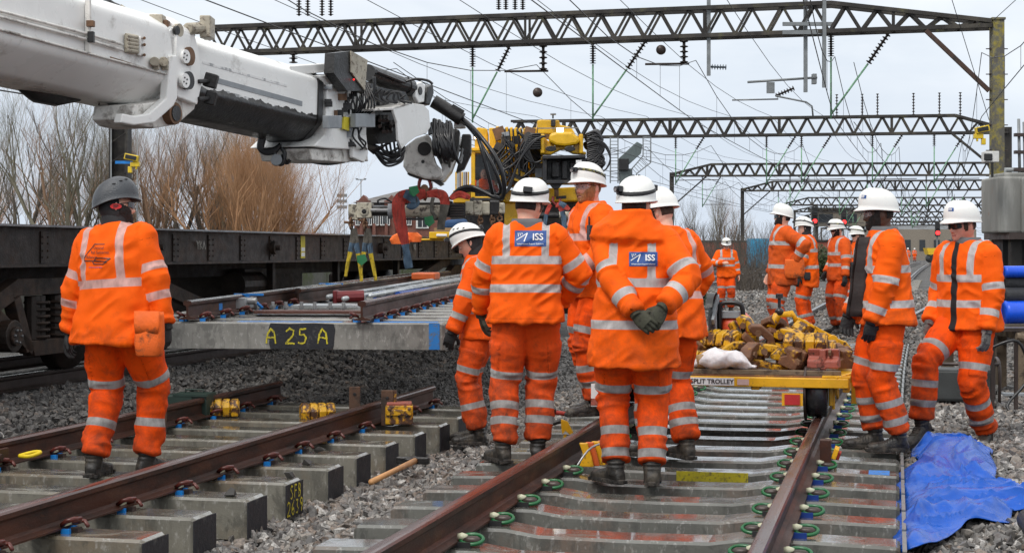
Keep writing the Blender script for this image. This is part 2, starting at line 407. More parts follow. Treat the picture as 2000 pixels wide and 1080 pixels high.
HELMET_RIB = (-.034, 0, .034)
def helmet(par, X, m, style='peak', strap=None, lamp=None, sticker=False, lampdir=0, rg=0):
    "hard hat: crown with ribs and vents, gutter, peak; strap and lamp are its children"
    n, k = 72, 20; rings = []
    def pt(a, t, off=0.):
        c = math.cos(a); s_ = math.sin(a)         # a=90deg is the front
        f = math.sin(t) ** .80; x = (.116 + off) * c * f; y = (.139 + off) * s_ * f - .006; z = (.146 + off) * math.cos(t) ** .80 if t < math.pi / 2 - 1e-6 else 0
        if style == 'peak' and t > .15:
            for rx in HELMET_RIB: z += .0045 * math.exp(-((x - rx) / .008) ** 2) * math.sin(min(1, t) * 1.2) * max(0, math.cos(t * .95))
        zr = .046 + (.024 * s_ if style == 'peak' else .026 * s_ + .012 * math.cos(2 * a)) * f
        return Vector((x, y, z + zr))
    for i in range(1, k + 1):
        t = math.pi / 2 * i / k; rings.append([pt(2 * math.pi * j / n, t) for j in range(n)])
    top = pt(0, .0001)
    def brim(a):
        s_ = math.sin(a); return (.005 + .034 * max(0, s_) ** 2.5) if style == 'peak' else (.004 + .012 * max(0, s_) ** 3)
    last = rings[-1]; r1, r2, r3 = [], [], []
    for j in range(n):
        a = 2 * math.pi * j / n; o = Vector((math.cos(a), math.sin(a), 0)); b = brim(a); q = last[j]
        r1.append(q + o * b * .5 + Vector((0, 0, -.003 - b * .15))); r2.append(q + o * b + Vector((0, 0, -.006 - b * .38))); r3.append(q + o * (b * .9) + Vector((0, 0, -.011 - b * .38)))
    inn = [q * 1.0 + Vector((-.006 * math.cos(2 * math.pi * j / n), -.006 * math.sin(2 * math.pi * j / n), -.004)) for j, q in enumerate(last)]
    inner = [[Vector((p.x * f, p.y * f, last[0].z * 0 + p.z + h)) for p in inn] for f, h in ((.97, .03), (.8, .075), (.4, .10), (.05, .11))]
    mb = MB(); mb.rings([[top] * n] + rings + [r1, r2, r3, inn] + inner, m, cap=False)
    if style == 'peak':
        for vx in (-.017, .017):
            for vy in (-.012, .008): mb.box(pt(math.pi / 2, .001) + Vector((vx, vy, .001)), (.010, .004, .006), M_STRAP)
    else:
        for sx in (-1, 1):
            for q in range(3):
                p = pt(math.pi / 2 + sx * (1.0 + .35 * q), .8 + .12 * q, .0015); mb.sphere(p, (.006, .012, .004), M_STRAP, 8, 4)
    if style == 'peak' and rg:
        pass
    for v in range(len(mb.v)): mb.v[v] = tuple(X @ Vector(mb.v[v]))
    h = mb.build('helmet', par)
    if sticker:
        s = MB(); a0 = math.pi / 2 + (sticker if sticker is not True else 0)
        bv = BVHTree.FromObject(h, bpy.context.evaluated_depsgraph_get()) if False else None
        def sp(u, w, off): return X @ pt(a0 - u / .13, 1.12 - w / .13, off)
        gx = 6
        vs = [sp(-.024 + .048 * i / gx, -.013 + .026 * j / 2, .002) for j in range(3) for i in range(gx + 1)]
        s.add(vs, [(j * (gx + 1) + i, j * (gx + 1) + i + 1, (j + 1) * (gx + 1) + i + 1, (j + 1) * (gx + 1) + i) for j in range(2) for i in range(gx)], M_BLUEP)
        tv, tf = textmesh('ISS', .024, .0008); s.add([sp(v.x + .006, v.y, .0035) for v in tv], tf, M_TXTW)
        s.build('logo_sticker', h, fixn=False)
    if strap:
        s = MB(); tt = 1.22; N_ = 60
        def ring(off, dt):
            return [X @ (pt(2 * math.pi * j / N_, tt + .03 - .13 * math.sin(2 * math.pi * j / N_ - .3) + dt, off) ) for j in range(N_)]
        s.rings([ring(.001, -.075), ring(.0035, -.07), ring(.0035, .07), ring(.001, .075)], strap, cap=False)
        st = s.build('strap', h)
        if lamp:
            s = MB(); a = math.pi / 2 + lampdir; c = X @ pt(a, tt, .016); rot = X.to_3x3() @ Matrix.Rotation(a - math.pi / 2, 3, 'Z')
            s.box(c, (.050, .028, .034), M_LAMP, rot)
            s.cyl(c, c + rot @ Vector((0, .026, -.004)), .017, M_LAMP, 14); s.cyl(c + rot @ Vector((0, .0262, -.004)), c + rot @ Vector((0, .0275, -.004)), .013, M_LENSC, 14)
            s.build('head_lamp', h, bevel=.004)
            s = MB(); a = -math.pi / 2 + lampdir; c = X @ pt(a, tt, .012); rot = X.to_3x3() @ Matrix.Rotation(a - math.pi / 2, 3, 'Z')
            s.box(c, (.060, .026, .036), M_LAMP, rot); s.build('battery_pack', h, bevel=.004)
    return h

def glasses(par, X, m):
    mb = MB(); top, bot = [], []
    for i in range(21):
        a = (i / 20 - .5) * 2.0; x = .070 * math.sin(a * 1.0) / math.sin(1.0); y = .1085 - .042 * (1 - math.cos(a)) / (1 - math.cos(1.0)) * 1.0
        nose = .014 * math.exp(-(x / .012) ** 2); top.append(Vector((x, y, .034))); bot.append(Vector((x, y - .003, -.004 + nose + .008 * abs(x / .07) ** 3)))
    vs = [X @ p for p in top + bot] + [X @ (p - Vector((0, .002, 0))) for p in top + bot]
    n = 21; fs = [(i, i + 1, n + i + 1, n + i) for i in range(n - 1)] + [(2 * n + i, 3 * n + i, 3 * n + i + 1, 2 * n + i + 1) for i in range(n - 1)]
    mb.add(vs, fs, m, True)
    mb.tube([X @ (p + Vector((0, .001, 0))) for p in top], .0017, M_LAMP, 6)
    for sx in (-1, 1): mb.tube([X @ Vector((sx * .070, .066, .030)), X @ Vector((sx * .080, .02, .022)), X @ Vector((sx * .082, -.012, .012))], .0022, M_LAMP, 6)
    return mb.build('safety_glasses', par)

def Rx(a): return Matrix.Rotation(R(a), 3, 'X')
def Ry(a): return Matrix.Rotation(R(a), 3, 'Y')
def Rz(a): return Matrix.Rotation(R(a), 3, 'Z')

def worker(label, pos, rz, scale=1.0, q=1.0, pelvis=(0, 0, .985), lean=(4, 0), twist=0, bulk=1.0,
           feet=(((-.12, .02, 0), 12, 0), ((.12, 0, 0), -12, 0)), knees=((0, 1, 0), (0, 1, 0)),
           wrists=((-.30, .05, .84), (.30, .05, .84)), elbows=((-.6, -1, 0), (.6, -1, 0)), hands=None, curl=.42, fingers=(None, None), backs=(None, None),
           head=(0, 0, 0), sk=SK_L, gloves=M_GLOVEB, jm=None, tm=None, hem=.80, tb=(.17,), brace=True, brx=.125, brlow=None, sb=(.24, .42), lb=(.36, .62, .74),
           collar='stand', helm=M_HELM, hstyle='peak', strap=M_STRAP, lamp=True, lampdir=0, sticker=False, hair=None, beard=None, hood=None, specs=None,
           opening=None, seamback=False, flare=0., group=None, cat='worker', seed=0, boots=True, upper_only=False, jdirt=.0, belt=False):
    jm = jm or M_JKT; tm = tm or M_TRS
    root = empty('person', pos, R(rz), label, cat, group); root.scale = (scale,) * 3
    C = {'root': root}
    pel = Vector(pelvis)
    # ---- skeleton
    def frame(z):        # torso frame blended from pelvis to neck; z is height above the pelvis
        t = max(0, min(1, z / .42)); M = Rz(twist * t) @ Rx(-lean[0] * min(1.0, t * 1.0)) @ Ry(lean[1] * t)
        return M
    def spine(x, y, z):
        M = frame(z); Mz = frame(z * .5); return pel + Mz @ Vector((0, 0, z)) + M @ Vector((x, y, 0))
    sh = [spine(s * .172, -.005, .448) for s in (-1, 1)]
    hip = [pel + Vector((s * .093, 0, -.03)) for s in (-1, 1)]
    kn, ank, fo = [], [], []
    for i in (0, 1):
        (f, yaw, pit) = feet[i]; Fm = Rz(yaw) @ Rx(pit); a = Vector(f) + Fm @ Vector((0, -.03, .095))
        k, a2 = ik(hip[i], a, .445, .44, Rz(yaw * .5) @ Vector(knees[i])); kn.append(k); ank.append(a2); fo.append((a2 - Fm @ Vector((0, -.03, .095)), Fm))
    el, wr, hd = [], [], []
    for i in (0, 1):
        e, w = ik(sh[i], wrists[i], .295, .265, elbows[i]); el.append(e); wr.append(w)
        d = (w - e).normalized(); fd = Vector(fingers[i]) if fingers[i] else d; s = -1 if i == 0 else 1
        bk = Vector(backs[i]) if backs[i] else Vector((s, -.1, .1)); hd.append((fd, bk))
    nk = spine(0, -.005, .525); HM = frame(.5) @ Rz(head[0]) @ Rx(head[1]) @ Ry(head[2])
    hc = nk + frame(.5) @ Vector((0, .012, .064)) + HM @ Vector((0, .012, .055))
    X = Matrix.Translation(hc) @ HM.to_4x4()
    C.update(X=X, pel=pel, spine=spine, sh=sh, el=el, wr=wr, hip=hip, kn=kn, ank=ank, hc=hc)
    vox = .0065 / q
    # ---- the body, one continuous skin (mostly under the clothes)
    mb = MB(); sm = sk[0]
    tor = [(-.10, .06, .06), (-.05, .14, .10), (.05, .145, .10), (.18, .135, .095), (.33, .150, .105), (.44, .145, .085), (.50, .075, .06)]
    if upper_only: tor = [(-.10, .10, .08)] + tor[1:]
    mb.rings([ell(spine(0, 0, z), a, b, frame(z), 24) for z, a, b in tor], sm)
    mb.tube([spine(0, -.01, .47), nk, hc + HM @ Vector((0, -.02, -.05))], [.066, .060, .058], sm, 16)
    for i in (0, 1):
        limb(mb, [sh[i], el[i], wr[i]], [.052, .044, .028], sm)
        if not upper_only:
            limb(mb, [hip[i], kn[i], ank[i]], [.085, .055, .042], sm); Fm = fo[i][1]
            mb.tube([ank[i] + Fm @ Vector((0, 0, -.01)), fo[i][0] + Fm @ Vector((0, .03, .05)), fo[i][0] + Fm @ Vector((0, .09, .035))], [.036, .026, .012], sm, 10)
        hand_shapes(mb, wr[i], hd[i][0], hd[i][1], (-1 if i == 0 else 1), curl, sm, g=1.0 if not gloves else .8, palm_only=bool(gloves))
    na, ne = (72, 48) if q >= .8 else (40, 28); a = np.linspace(-math.pi, math.pi, na + 1)[:-1]; e = np.linspace(-1.53, 1.53, ne); A, E = np.meshgrid(a, e)
    hp = head_pts(A, E); mb.rings([[X @ Vector(p) for p in row] for row in hp], sm)
    for s in (-1, 1):
        mb.sphere(X @ Vector((s * .077, -.008, .002)), (.012, .017, .031), sm, 10, 8)
    V, F = remesh(mb, vox, 1)
    fc = V[F].mean(1); Xi = np.array(X.inverted()); fl = fc @ Xi[:3, :3].T + Xi[:3, 3]
    mi = np.zeros(len(F), int); mi[(fl[:, 1] > .07) & (np.abs(fl[:, 0]) < .024) & (np.abs(fl[:, 2] + .050) < .0075)] = 1
    if hair: 
        br = (fl[:, 1] > .06) & (np.abs(np.abs(fl[:, 0]) - .033) < .020) & (np.abs(fl[:, 2] - .036) < .0045); mi[br] = 2
    body = mesh_np('body', V, F, [sk[0], sk[1], hair or sk[0]], mi, parent=root)
    for s in (-1, 1):
        eb = MB(); c = X @ Vector((s * .031, .0815, .015)); eb.sphere(c, .0105, M_EYEW, 12, 8); eb.sphere(X @ Vector((s * .031, .0885, .015)), .0050, M_EYED, 8, 6); eb.build('eye', body)
    if hair:
        def hm(x, y, z, A, E): return np.minimum((.045 - y - .5 * np.maximum(0, -.01 - z)) / .02, np.minimum((z + .026 - .0 * y) / .02, 1)) * np.where((np.abs(x) > .06) & (np.abs(y + .008) < .022) & (np.abs(z) < .03), -1, 1)
        head_patch(hm, .005, hair, 'hair', root, X, rough=.002)
    if beard:
        bc, full = beard
        def bm_(x, y, z, A, E):
            lim = np.where(np.abs(x) < .027, -.028, -.028 + (np.abs(x) - .027) * 1.1)
            w = np.minimum((lim - z) / .012, (y - .004) / .01); mouth = np.exp(-(x / .018) ** 2 - ((z + .050) / .006) ** 2)
            return np.where(mouth > .5, -1, w)
        head_patch(bm_, .006 if full else .0025, bc, 'beard', root, X, rough=.002)
    if hood:
        def hf(x, y, z, A, E): return np.where((y > .012 - .25 * np.minimum(0, z + .03) * 0) & (z > -.10), -1, 1) * 1.0
        head_patch(hf, .008, hood, 'balaclava', root, X)
        s = MB(); s.tube([nk - Vector((0, 0, .03)), nk, hc + HM @ Vector((0, -.015, -.06)), hc + HM @ Vector((0, -.012, -.03))], [.085, .078, .078, .07], hood, 18); s.build('neck_warmer', root)
    if specs: glasses(root, X, specs)
    if helm: C['helmet'] = helmet(root, X, helm, hstyle, strap, lamp, sticker, lampdir)
    # ---- jacket
    b_ = bulk; mb = MB(); hz = hem - pel.z + .0
    prof = [(hz, .228 + flare, .168 + flare), (hz + .04, .226 + flare * .9, .166 + flare * .8), (.06, .212 + flare * .4, .158 + flare * .4), (.17, .205, .152), (.30, .215, .153), (.40, .214, .142), (.45, .205, .125), (.49, .165, .108), (.52, .120, .098), (.545, .095, .09)]
    prof = [p for p in prof if p[0] >= hz]
    rg = [ell(spine(0, .0, z), a_ * b_, c_ * b_, frame(z), 40, 2.5) for z, a_, c_ in prof]
    low = ell(spine(0, 0, hz + .012), .20 * b_, .14 * b_, frame(hz), 40, 2.5); mb.rings([low] + rg, jm)
    if collar == 'stand': mb.rings([ell(spine(0, .0, .48), .105, .098, frame(.5)), ell(nk + frame(.5) @ Vector((0, 0, .0)), .092, .088, frame(.5)), ell(nk + frame(.5) @ Vector((0, -.006, .026)), .092, .090, frame(.5) @ Rx(10)), ell(nk + frame(.5) @ Vector((0, -.006, .022)), .078, .076, frame(.5) @ Rx(10))], jm)
    elif collar == 'wide':
        mb.rings([ell(spine(-.02, -.015, z), a, b, frame(.5) @ Ry(tl_), 32, 2.2) for z, a, b, tl_ in ((.40, .19, .13, 0), (.455, .250, .170, 4), (.50, .230, .160, 3), (.55, .185, .145, 2), (.60, .130, .128, 0), (.625, .122, .122, 0), (.61, .10, .105, 0))], jm)
    ar = [.088 * b_, .079 * b_, .070]
    arm_end = []
    for i in (0, 1):
        a_, e_, w_ = sh[i], el[i], wr[i]; w2 = w_ + (e_ - w_).normalized() * .015; arm_end.append(w2)
        limb(mb, [a_ + (Vector((0, 0, 0))), e_, w2], [.090 * b_, .076 * b_, .054 * (b_ * .5 + .5)], jm, 16)
    V, F = remesh(mb, .0105 / q, 3)
    up = (nk - pel).normalized()
    segs = [(spine(0, 0, z0), spine(0, 0, z0 + .08), .20 * b_, .20 * b_, 0, 0) for z0 in (hz, hz + .1, 0.05, .13, .21, .29, .37)]
    for i in (0, 1):
        segs += [(sh[i], el[i], .085 * b_, .075 * b_, 1 + i, 0), (el[i], wr[i], .074 * b_, .062, 1 + i, .295)]
    ch, t, ds = seg_param(V, segs)
    rel = V - np.array(pel); zz = rel @ np.array(up); right = np.array(frame(.4) @ Vector((1, 0, 0))); fwd = np.array(frame(.4) @ Vector((0, 1, 0))); xx = rel @ right; yy = rel @ fwd - zz * 0
    vn = vnormals(V, F); so = seed * 7.3
    tors = ch == 0
    # folds: rings round the sleeves, drapes down the body
    disp = np.zeros(len(V))
    nz = vnoise(np.stack([xx * 5 + so, yy * 5, zz * 9], 1)); nz2 = vnoise(np.stack([xx * 11 + so, yy * 11, zz * 5 + 7], 1)); dg_ = vnoise(np.stack([(xx + zz * .7) * 8 + so, yy * 7 + 3, (zz - xx * .7) * 16], 1))
    lowf = 1 + 1.2 * sstep(.2, -.1, zz)
    disp[tors] = ((.010 * nz + .006 * lowf * nz2 + .009 * (1 - 2 * np.abs(dg_))))[tors]
    for c in (1, 2):
        k = ch == c; A_ = np.array(sh[c - 1]); pp = V - A_
        r1 = vnoise(np.stack([t * 20 + so + c, pp[:, 0] * 9, pp[:, 1] * 9 + pp[:, 2] * 3], 1)); r2 = vnoise(np.stack([t * 11 + so + 5, pp[:, 0] * 5 + 3, pp[:, 1] * 6], 1))
        ben = np.exp(-((t - .295) / .09) ** 2) + .8 * sstep(.42, .54, t) + .25
        disp[k] = ((.011 * (1 - 2 * np.abs(r1)) * ben + .010 * r2))[k]
        disp[k] += (.006 * sstep(.50, .53, t) * sstep(.56, .54, t))[k]
    V2 = V + vn * disp[:, None]
    band = np.full(len(V), -1.0)
    for z0 in tb: band = np.where(tors, np.maximum(band, .026 - np.abs(zz - z0)), band)
    if brace:
        lo = (brlow if brlow is not None else max(tb)) if tb else .1; vv = .024 - np.abs(np.abs(xx) - brx - .03 * sstep(.15, .42, zz) * 0); vv = np.minimum(vv, zz - lo); vv = np.where((zz > .43) & (collar == 'wide'), -1, vv); band = np.where(tors | ((t < .02)), np.maximum(band, vv), band)
    for c in (1, 2):
        for t0 in sb: band = np.where(ch == c, np.maximum(band, .025 - np.abs(t - t0)), band)
    seam = np.full(len(V), -1.0)
    for c in (1, 2): seam = np.where(ch == c, np.maximum(seam, .0025 - np.abs(t - .035)), seam)
    seam = np.where(tors, np.maximum(seam, .002 - np.abs(zz - (hz + .03))), seam)
    if seamback: seam = np.where(tors & (yy < 0), np.maximum(seam, .002 - np.abs(xx)), seam)
    seam = np.where(tors & (yy > 0), np.maximum(seam, .003 - np.abs(xx - .004)), seam)
    dark = np.full(len(V), -1.0)
    if opening:      # an open front showing what is worn beneath
        wdt, colr = opening; dark = np.where(tors & (yy > .04), wdt - np.abs(xx) - .02 * zz, dark)
    dirt = jdirt + .18 * sstep(.1, hz, zz) * tors + np.where(ch > 0, .14 * sstep(.38, .55, t), 0)
    jk = mesh_np('jacket', V2, F, [jm], parent=root)
    for nme, arr in (('band', band), ('seam', seam), ('dark', dark), ('dirt', dirt)): attr(jk, nme, arr)
    C['jacket'] = jk; C['jbvh'] = BVHTree.FromPolygons([tuple(v) for v in V2], [tuple(map(int, f)) for f in F])
    # ---- trousers
    if not upper_only:
        mb = MB()
        mb.rings([ell(pel + Vector((0, 0, z)), a_ * b_, c_ * b_, None, 32, 2.4) for z, a_, c_ in ((-.125, .09, .08), (-.09, .165, .125), (-.02, .195, .145), (.05, .190, .140), (.12, .17, .125), (.14, .15, .11))], tm)
        for i in (0, 1):
            h0, k0, a0 = hip[i], kn[i], ank[i]; end = a0 + (k0 - a0).normalized() * .028
            limb(mb, [h0, h0.lerp(k0, .5), k0, k0.lerp(end, .55), end + Vector((0, 0, .01))], [.118 * b_, .112 * b_, .092, .090, .080], tm, 18)
        V, F = remesh(mb, .0105 / q, 3)
        segs = [(pel + Vector((0, 0, -.05)), pel + Vector((0, 0, .12)), .15, .16, 0, 0)]
        for i in (0, 1): segs += [(hip[i], kn[i], .115, .092, 1 + i, 0), (kn[i], ank[i], .09, .08, 1 + i, .445)]
        ch, t, ds = seg_param(V, segs); vn = vnormals(V, F); disp = np.zeros(len(V)); rel = V - np.array(pel)
        k = ch == 0; disp[k] = (.008 * vnoise(rel * 9 + so))[k]
        band = np.full(len(V), -1.0); seam = np.full(len(V), -1.0); dirt = np.full(len(V), .09)
        for c in (1, 2):
            k = ch == c; pp = V - np.array(hip[c - 1])
            r1 = vnoise(np.stack([t * 17 + so + c * 3, pp[:, 0] * 8, pp[:, 1] * 8 + t * 3], 1)); r2 = vnoise(np.stack([t * 9 + so, pp[:, 0] * 7, pp[:, 1] * 7], 1)); r3 = vnoise(np.stack([t * 32 + so, pp[:, 0] * 10, pp[:, 1] * 10], 1))
            ben = .30 + .9 * np.exp(-((t - .46) / .08) ** 2) + .7 * sstep(.62, .8, t) + .6 * sstep(.12, .0, t)
            disp[k] = (.014 * (1 - 2 * np.abs(r1)) * ben + .011 * r2 + .005 * r3 * sstep(.6, .8, t))[k]
            for t0 in lb: band = np.where(k, np.maximum(band, .025 - np.abs(t - t0)), band)
            # cargo pocket on the outer thigh
            s = -1 if c == 1 else 1; out = s * (pp[:, 0] - (t / .445) * (kn[c - 1].x - hip[c - 1].x)); pk = (t > .20) & (t < .40) & (out > .045)
            disp += np.where(k & pk, .009, 0)
            seam = np.where(k, np.maximum(seam, .0022 - np.where(out > .045, np.abs(t - .235), 1)), seam)
            seam = np.where(k, np.maximum(seam, np.where((t > .18) & (t < .41) & (s * pp[:, 0] > 0), .002 - np.abs(out - .045), -1)), seam)
            dirt = np.where(k, .10 + .18 * sstep(.35, .8, t) + .10 * np.exp(-((t - .44) / .08) ** 2), dirt)
        tr = mesh_np('trousers', V + vn * disp[:, None], F, [tm], parent=root)
        for nme, arr in (('band', band), ('seam', seam), ('dark', np.full(len(V), -1.0)), ('dirt', dirt)): attr(tr, nme, arr)
        # ---- boots
        for i in (0, 1):
            o_, Fm = fo[i]; mb = MB(); secs = []
            for y, w, h, zc in ((-.092, .022, .03, .032), (-.080, .036, .042, .045), (-.04, .040, .052, .055), (.02, .042, .050, .052), (.08, .048, .038, .041), (.13, .050, .032, .034), (.17, .044, .029, .031), (.195, .026, .020, .026)):
                secs.append([o_ + Fm @ (Vector((w * math.copysign(abs(math.cos(q_)) ** .75, math.cos(q_)), y, max(0.0, zc + h * math.copysign(abs(math.sin(q_)) ** .75, math.sin(q_)))))) for q_ in [2 * math.pi * j / 20 for j in range(20)]])
            mb.rings(secs, M_BOOT); d = (kn[i] - ank[i]).normalized()
            mb.tube([o_ + Fm @ Vector((0, -.035, .05)), ank[i], ank[i] + d * .05, ank[i] + d * .13], [.048, .052, .056, .066], M_BOOT, 16)
            V, F = remesh(mb, .0062 / q, 2); fc = V[F].mean(1); loc = (fc - np.array(o_)) @ np.array(Fm)
            lv = (V - np.array(o_)) @ np.array(Fm)
            nn = vnoise(V * 30 + so) * .003 - .004 * ((lv[:, 1] > .02) & (lv[:, 1] < .115) & (lv[:, 2] > .05)) * (np.sin(lv[:, 1] * 330) > .2) + .003 * (lv[:, 1] > .125) + .004 * np.sin(lv[:, 2] * 210) * (lv[:, 2] > .10)
            V = V + vnormals(V, F) * nn[:, None]
            bt = mesh_np('boot', V, F, [M_BOOT, M_SOLE], (loc[:, 2] < .027).astype(int), parent=root)
            so2 = MB(); prof_ = []
            for q_ in range(28):
                a_ = 2 * math.pi * q_ / 28; yy_ = .055 + .152 * math.sin(a_); wd = (.050 if yy_ > .06 else .041 + .002 * (yy_ > .03)) * math.copysign(abs(math.cos(a_)) ** .55, math.cos(a_)); prof_.append((wd, yy_))
            so2.rings([[o_ + Fm @ Vector((x_ * k_, .055 + (y_ - .055) * k_, z_ + (.012 if -.045 < y_ < .045 and z_ < .001 and False else 0))) for x_, y_ in prof_] for z_, k_ in ((0, .97), (.006, 1.03), (.024, 1.04), (.030, 1.0))], M_SOLE, smooth=False)
            for k_ in range(7): so2.box(o_ + Fm @ Vector((0, -.08 + k_ * .043, .010)), (.106 if k_ > 2 else .088, .014, .018), M_SOLE, Fm)
            so2.build('sole', bt)
    # ---- gloves
    if gloves:
        for i in (0, 1):
            mb = MB(); hand_shapes(mb, wr[i], hd[i][0], hd[i][1], (-1 if i == 0 else 1), curl, gloves, g=1.14, spread=.16)
            d = (wr[i] - el[i]).normalized(); mb.tube([wr[i] - d * .03, wr[i], wr[i] + d * .02], [.040, .038, .036], gloves, 14)
            V, F = remesh(mb, .0038 / q, 1); mesh_np('glove', V, F, [gloves], parent=root)
    return C

def decal(C, centre, w, h, yawdir, draw, name='back_print'):
    "cloth print: panel and letters pressed on the jacket. draw(put) where put(verts2d, faces, mat, layer)"
    n = Vector(yawdir).normalized(); up = Vector((0, 0, 1)); xd = up.cross(n).normalized(); yd = n.cross(xd); mb = MB(); b = C['jbvh']
    def put(vs, fs, m, layer):
        out = []
        for v in vs:
            p = Vector(centre) + xd * v[0] + yd * v[1]; hh = b.ray_cast(p + n * .5, -n, 1.0)
            out.append((hh[0] if hh[0] is not None else p) + n * (.003 + .0022 * layer))
        mb.add(out, fs, m)
    draw(put); return mb.build(name, C['jacket'], fixn=False)
def grid2(w, h, nx, ny, x0=0, y0=0):
    vs = [(x0 - w / 2 + w * i / nx, y0 - h / 2 + h * j / ny) for j in range(ny + 1) for i in range(nx + 1)]
    return vs, [(j * (nx + 1) + i, j * (nx + 1) + i + 1, (j + 1) * (nx + 1) + i + 1, (j + 1) * (nx + 1) + i) for j in range(ny) for i in range(nx)]
def stroke2(pts, w):
    vs, fs = [], []; dense = []
    for i in range(len(pts) - 1):
        for k in range(8): dense.append((pts[i][0] + (pts[i + 1][0] - pts[i][0]) * k / 8, pts[i][1] + (pts[i + 1][1] - pts[i][1]) * k / 8))
    dense.append(pts[-1])
    for i, p in enumerate(dense):
        a = dense[max(i - 1, 0)]; c = dense[min(i + 1, len(dense) - 1)]; dx, dy = c[0] - a[0], c[1] - a[1]; l = math.hypot(dx, dy) or 1
        vs += [(p[0] - dy / l * w / 2, p[1] + dx / l * w / 2), (p[0] + dy / l * w / 2, p[1] - dx / l * w / 2)]
        if i: fs.append((2 * i - 2, 2 * i - 1, 2 * i + 1, 2 * i))
    return vs, fs
def txt2(s, size, x, y, bold=0.): 
    vs, fs = textmesh(s, size, bold); return [(v.x + x, v.y + y) for v in vs], fs
def iss_logo(W=.19):
    def draw(put):
        H = W * .5; put(*grid2(W, H, 22, 12), M_BLUEP, 0)
        put(*txt2('ISS', H * .60, W * .235, H * .08, .0012), M_TXTW, 3)
        put(*stroke2([(-W * .44, -H * .10), (-W * .10, H * .34)], .005), M_TXTW, 1)
        put(*stroke2([(-W * .20, -H * .20), (-W * .10, H * .34)], .007), M_TXTW, 1)
        for k in range(3): put(*stroke2([(-W * (.40 - .06 * k), H * .36), (-W * (.38 - .06 * k), H * (.12 + .07 * k))], .004), M_TXTW, 1)
        put(*txt2('Infrastructure Support Solutions', H * .128, 0, -H * .35, .0002), M_TXTW, 1)
    return draw
def crsa_logo(put):
    k = 1.08; t = .0055
    pts = [(.045, .066), (-.02, .066), (-.062, .022), (-.082, -.012), (-.080, -.026), (.03, -.028)]
    put(*stroke2([(x * k, y * k) for x, y in pts], t), M_TXTB, 0)
    put(*stroke2([(x * k, y * k) for x, y in [(.090, -.012), (.0, -.010), (-.014, -.026), (.060, -.030), (.088, -.012)]], t), M_TXTB, 1)
    put(*stroke2([(x * k, y * k) for x, y in [(-.022, -.030), (-.014, -.044), (.046, -.044), (.070, -.030)]], t), M_TXTB, 1)
    put(*txt2('Central', .025, .012, .050, .0001), M_TXTB, 2); put(*txt2('Rail Systems', .025, .018, .022, .0001), M_TXTB, 2); put(*txt2('Alliance', .025, -.034, -.006, .0001), M_TXTB, 2)
    put(*txt2('Delivering Rail Better', .011, 0, -.066, .0001), M_BLUEP, 1)
def at_px(px, Y, z): 
    return Vector(((px - 1000) * Y / FPX, Y, z))
# ================================================================= GROUND, BALLAST, TRACK
def sm(a, b, x):
    t = min(1, max(0, (x - a) / (b - a))); return t * t * (3 - 2 * t)
def hgt_np(v, s):
    z = np.full(v.shape, -.05)
    wl = .02 * (1 - sstep(-7.5, -6.35, v)) - .25 * sstep(-7.5, -6.35, v)           # wagon road shoulder down to the left panel bed
    mid = -.25 + .09 * sstep(-3.5, -2.6, v)
    z = np.where(v < -5, wl, mid); z = np.where(v > -2.65, -.16, z)
    rgt = -.16 + .11 * sstep(-.1, .35, v) + .10 * sstep(1.6, 3.2, v)
    z = np.where(v > -.2, rgt, z)
    far = -.03 + .05 * sstep(24, 28, s)
    k = sstep(24.0, 27.5, s) * sstep(-3.6, -2.4, v); z = z * (1 - k) + (.02) * k
    k2 = sstep(40, 60, s); z = z * (1 - k2) + (-.08) * k2
    return z
def hgt(v, s): return float(hgt_np(np.array([v]), np.array([s]))[0])
def vs_of(X, Y): return X * CT - Y * ST, X * ST + Y * CT

def gravel_mat(name, a, b, c, scale=26, dis=1.0):
    m, nt, bs = _nt(name); tc = N(nt, 'ShaderNodeTexCoord'); co = tc.outputs['Object']
    vo = N(nt, 'ShaderNodeTexVoronoi'); L(nt, co, vo.inputs['Vector']); vo.inputs['Scale'].default_value = scale; vo.inputs['Randomness'].default_value = 1
    vsp = N(nt, 'ShaderNodeSeparateColor'); L(nt, vo.outputs['Color'], vsp.inputs[0])
    c1_ = mixc(nt, vsp.outputs[0], a, b); c2_ = mixc(nt, ramp(nt, vsp.outputs[1], .75, .9), c1_, c)
    big = noise(nt, co, .5, 5, .6); c3_ = mixc(nt, ramp(nt, big, .35, .65), c2_, tuple(x * .55 for x in a))
    L(nt, mixc(nt, ramp(nt, vo.outputs['Distance'], .35, .7), c3_, tuple(x * .4 for x in a)), bs.inputs['Base Color']); bs.inputs['Roughness'].default_value = .75
    bp = N(nt, 'ShaderNodeBump'); bp.inputs['Strength'].default_value = 1; bp.inputs['Distance'].default_value = .03 * dis; bp.invert = True
    ad = N(nt, 'ShaderNodeMath', operation='ADD'); L(nt, vo.outputs['Distance'], ad.inputs[0]); mu = N(nt, 'ShaderNodeMath', operation='MULTIPLY'); L(nt, vsp.outputs[2], mu.inputs[0]); mu.inputs[1].default_value = .8; L(nt, mu.outputs[0], ad.inputs[1])
    L(nt, ad.outputs[0], bp.inputs['Height']); L(nt, bp.outputs[0], bs.inputs['Normal'])
    return m
M_GRAV = gravel_mat('gravel_ground', (.13, .127, .122), (.27, .26, .25), (.18, .15, .125))
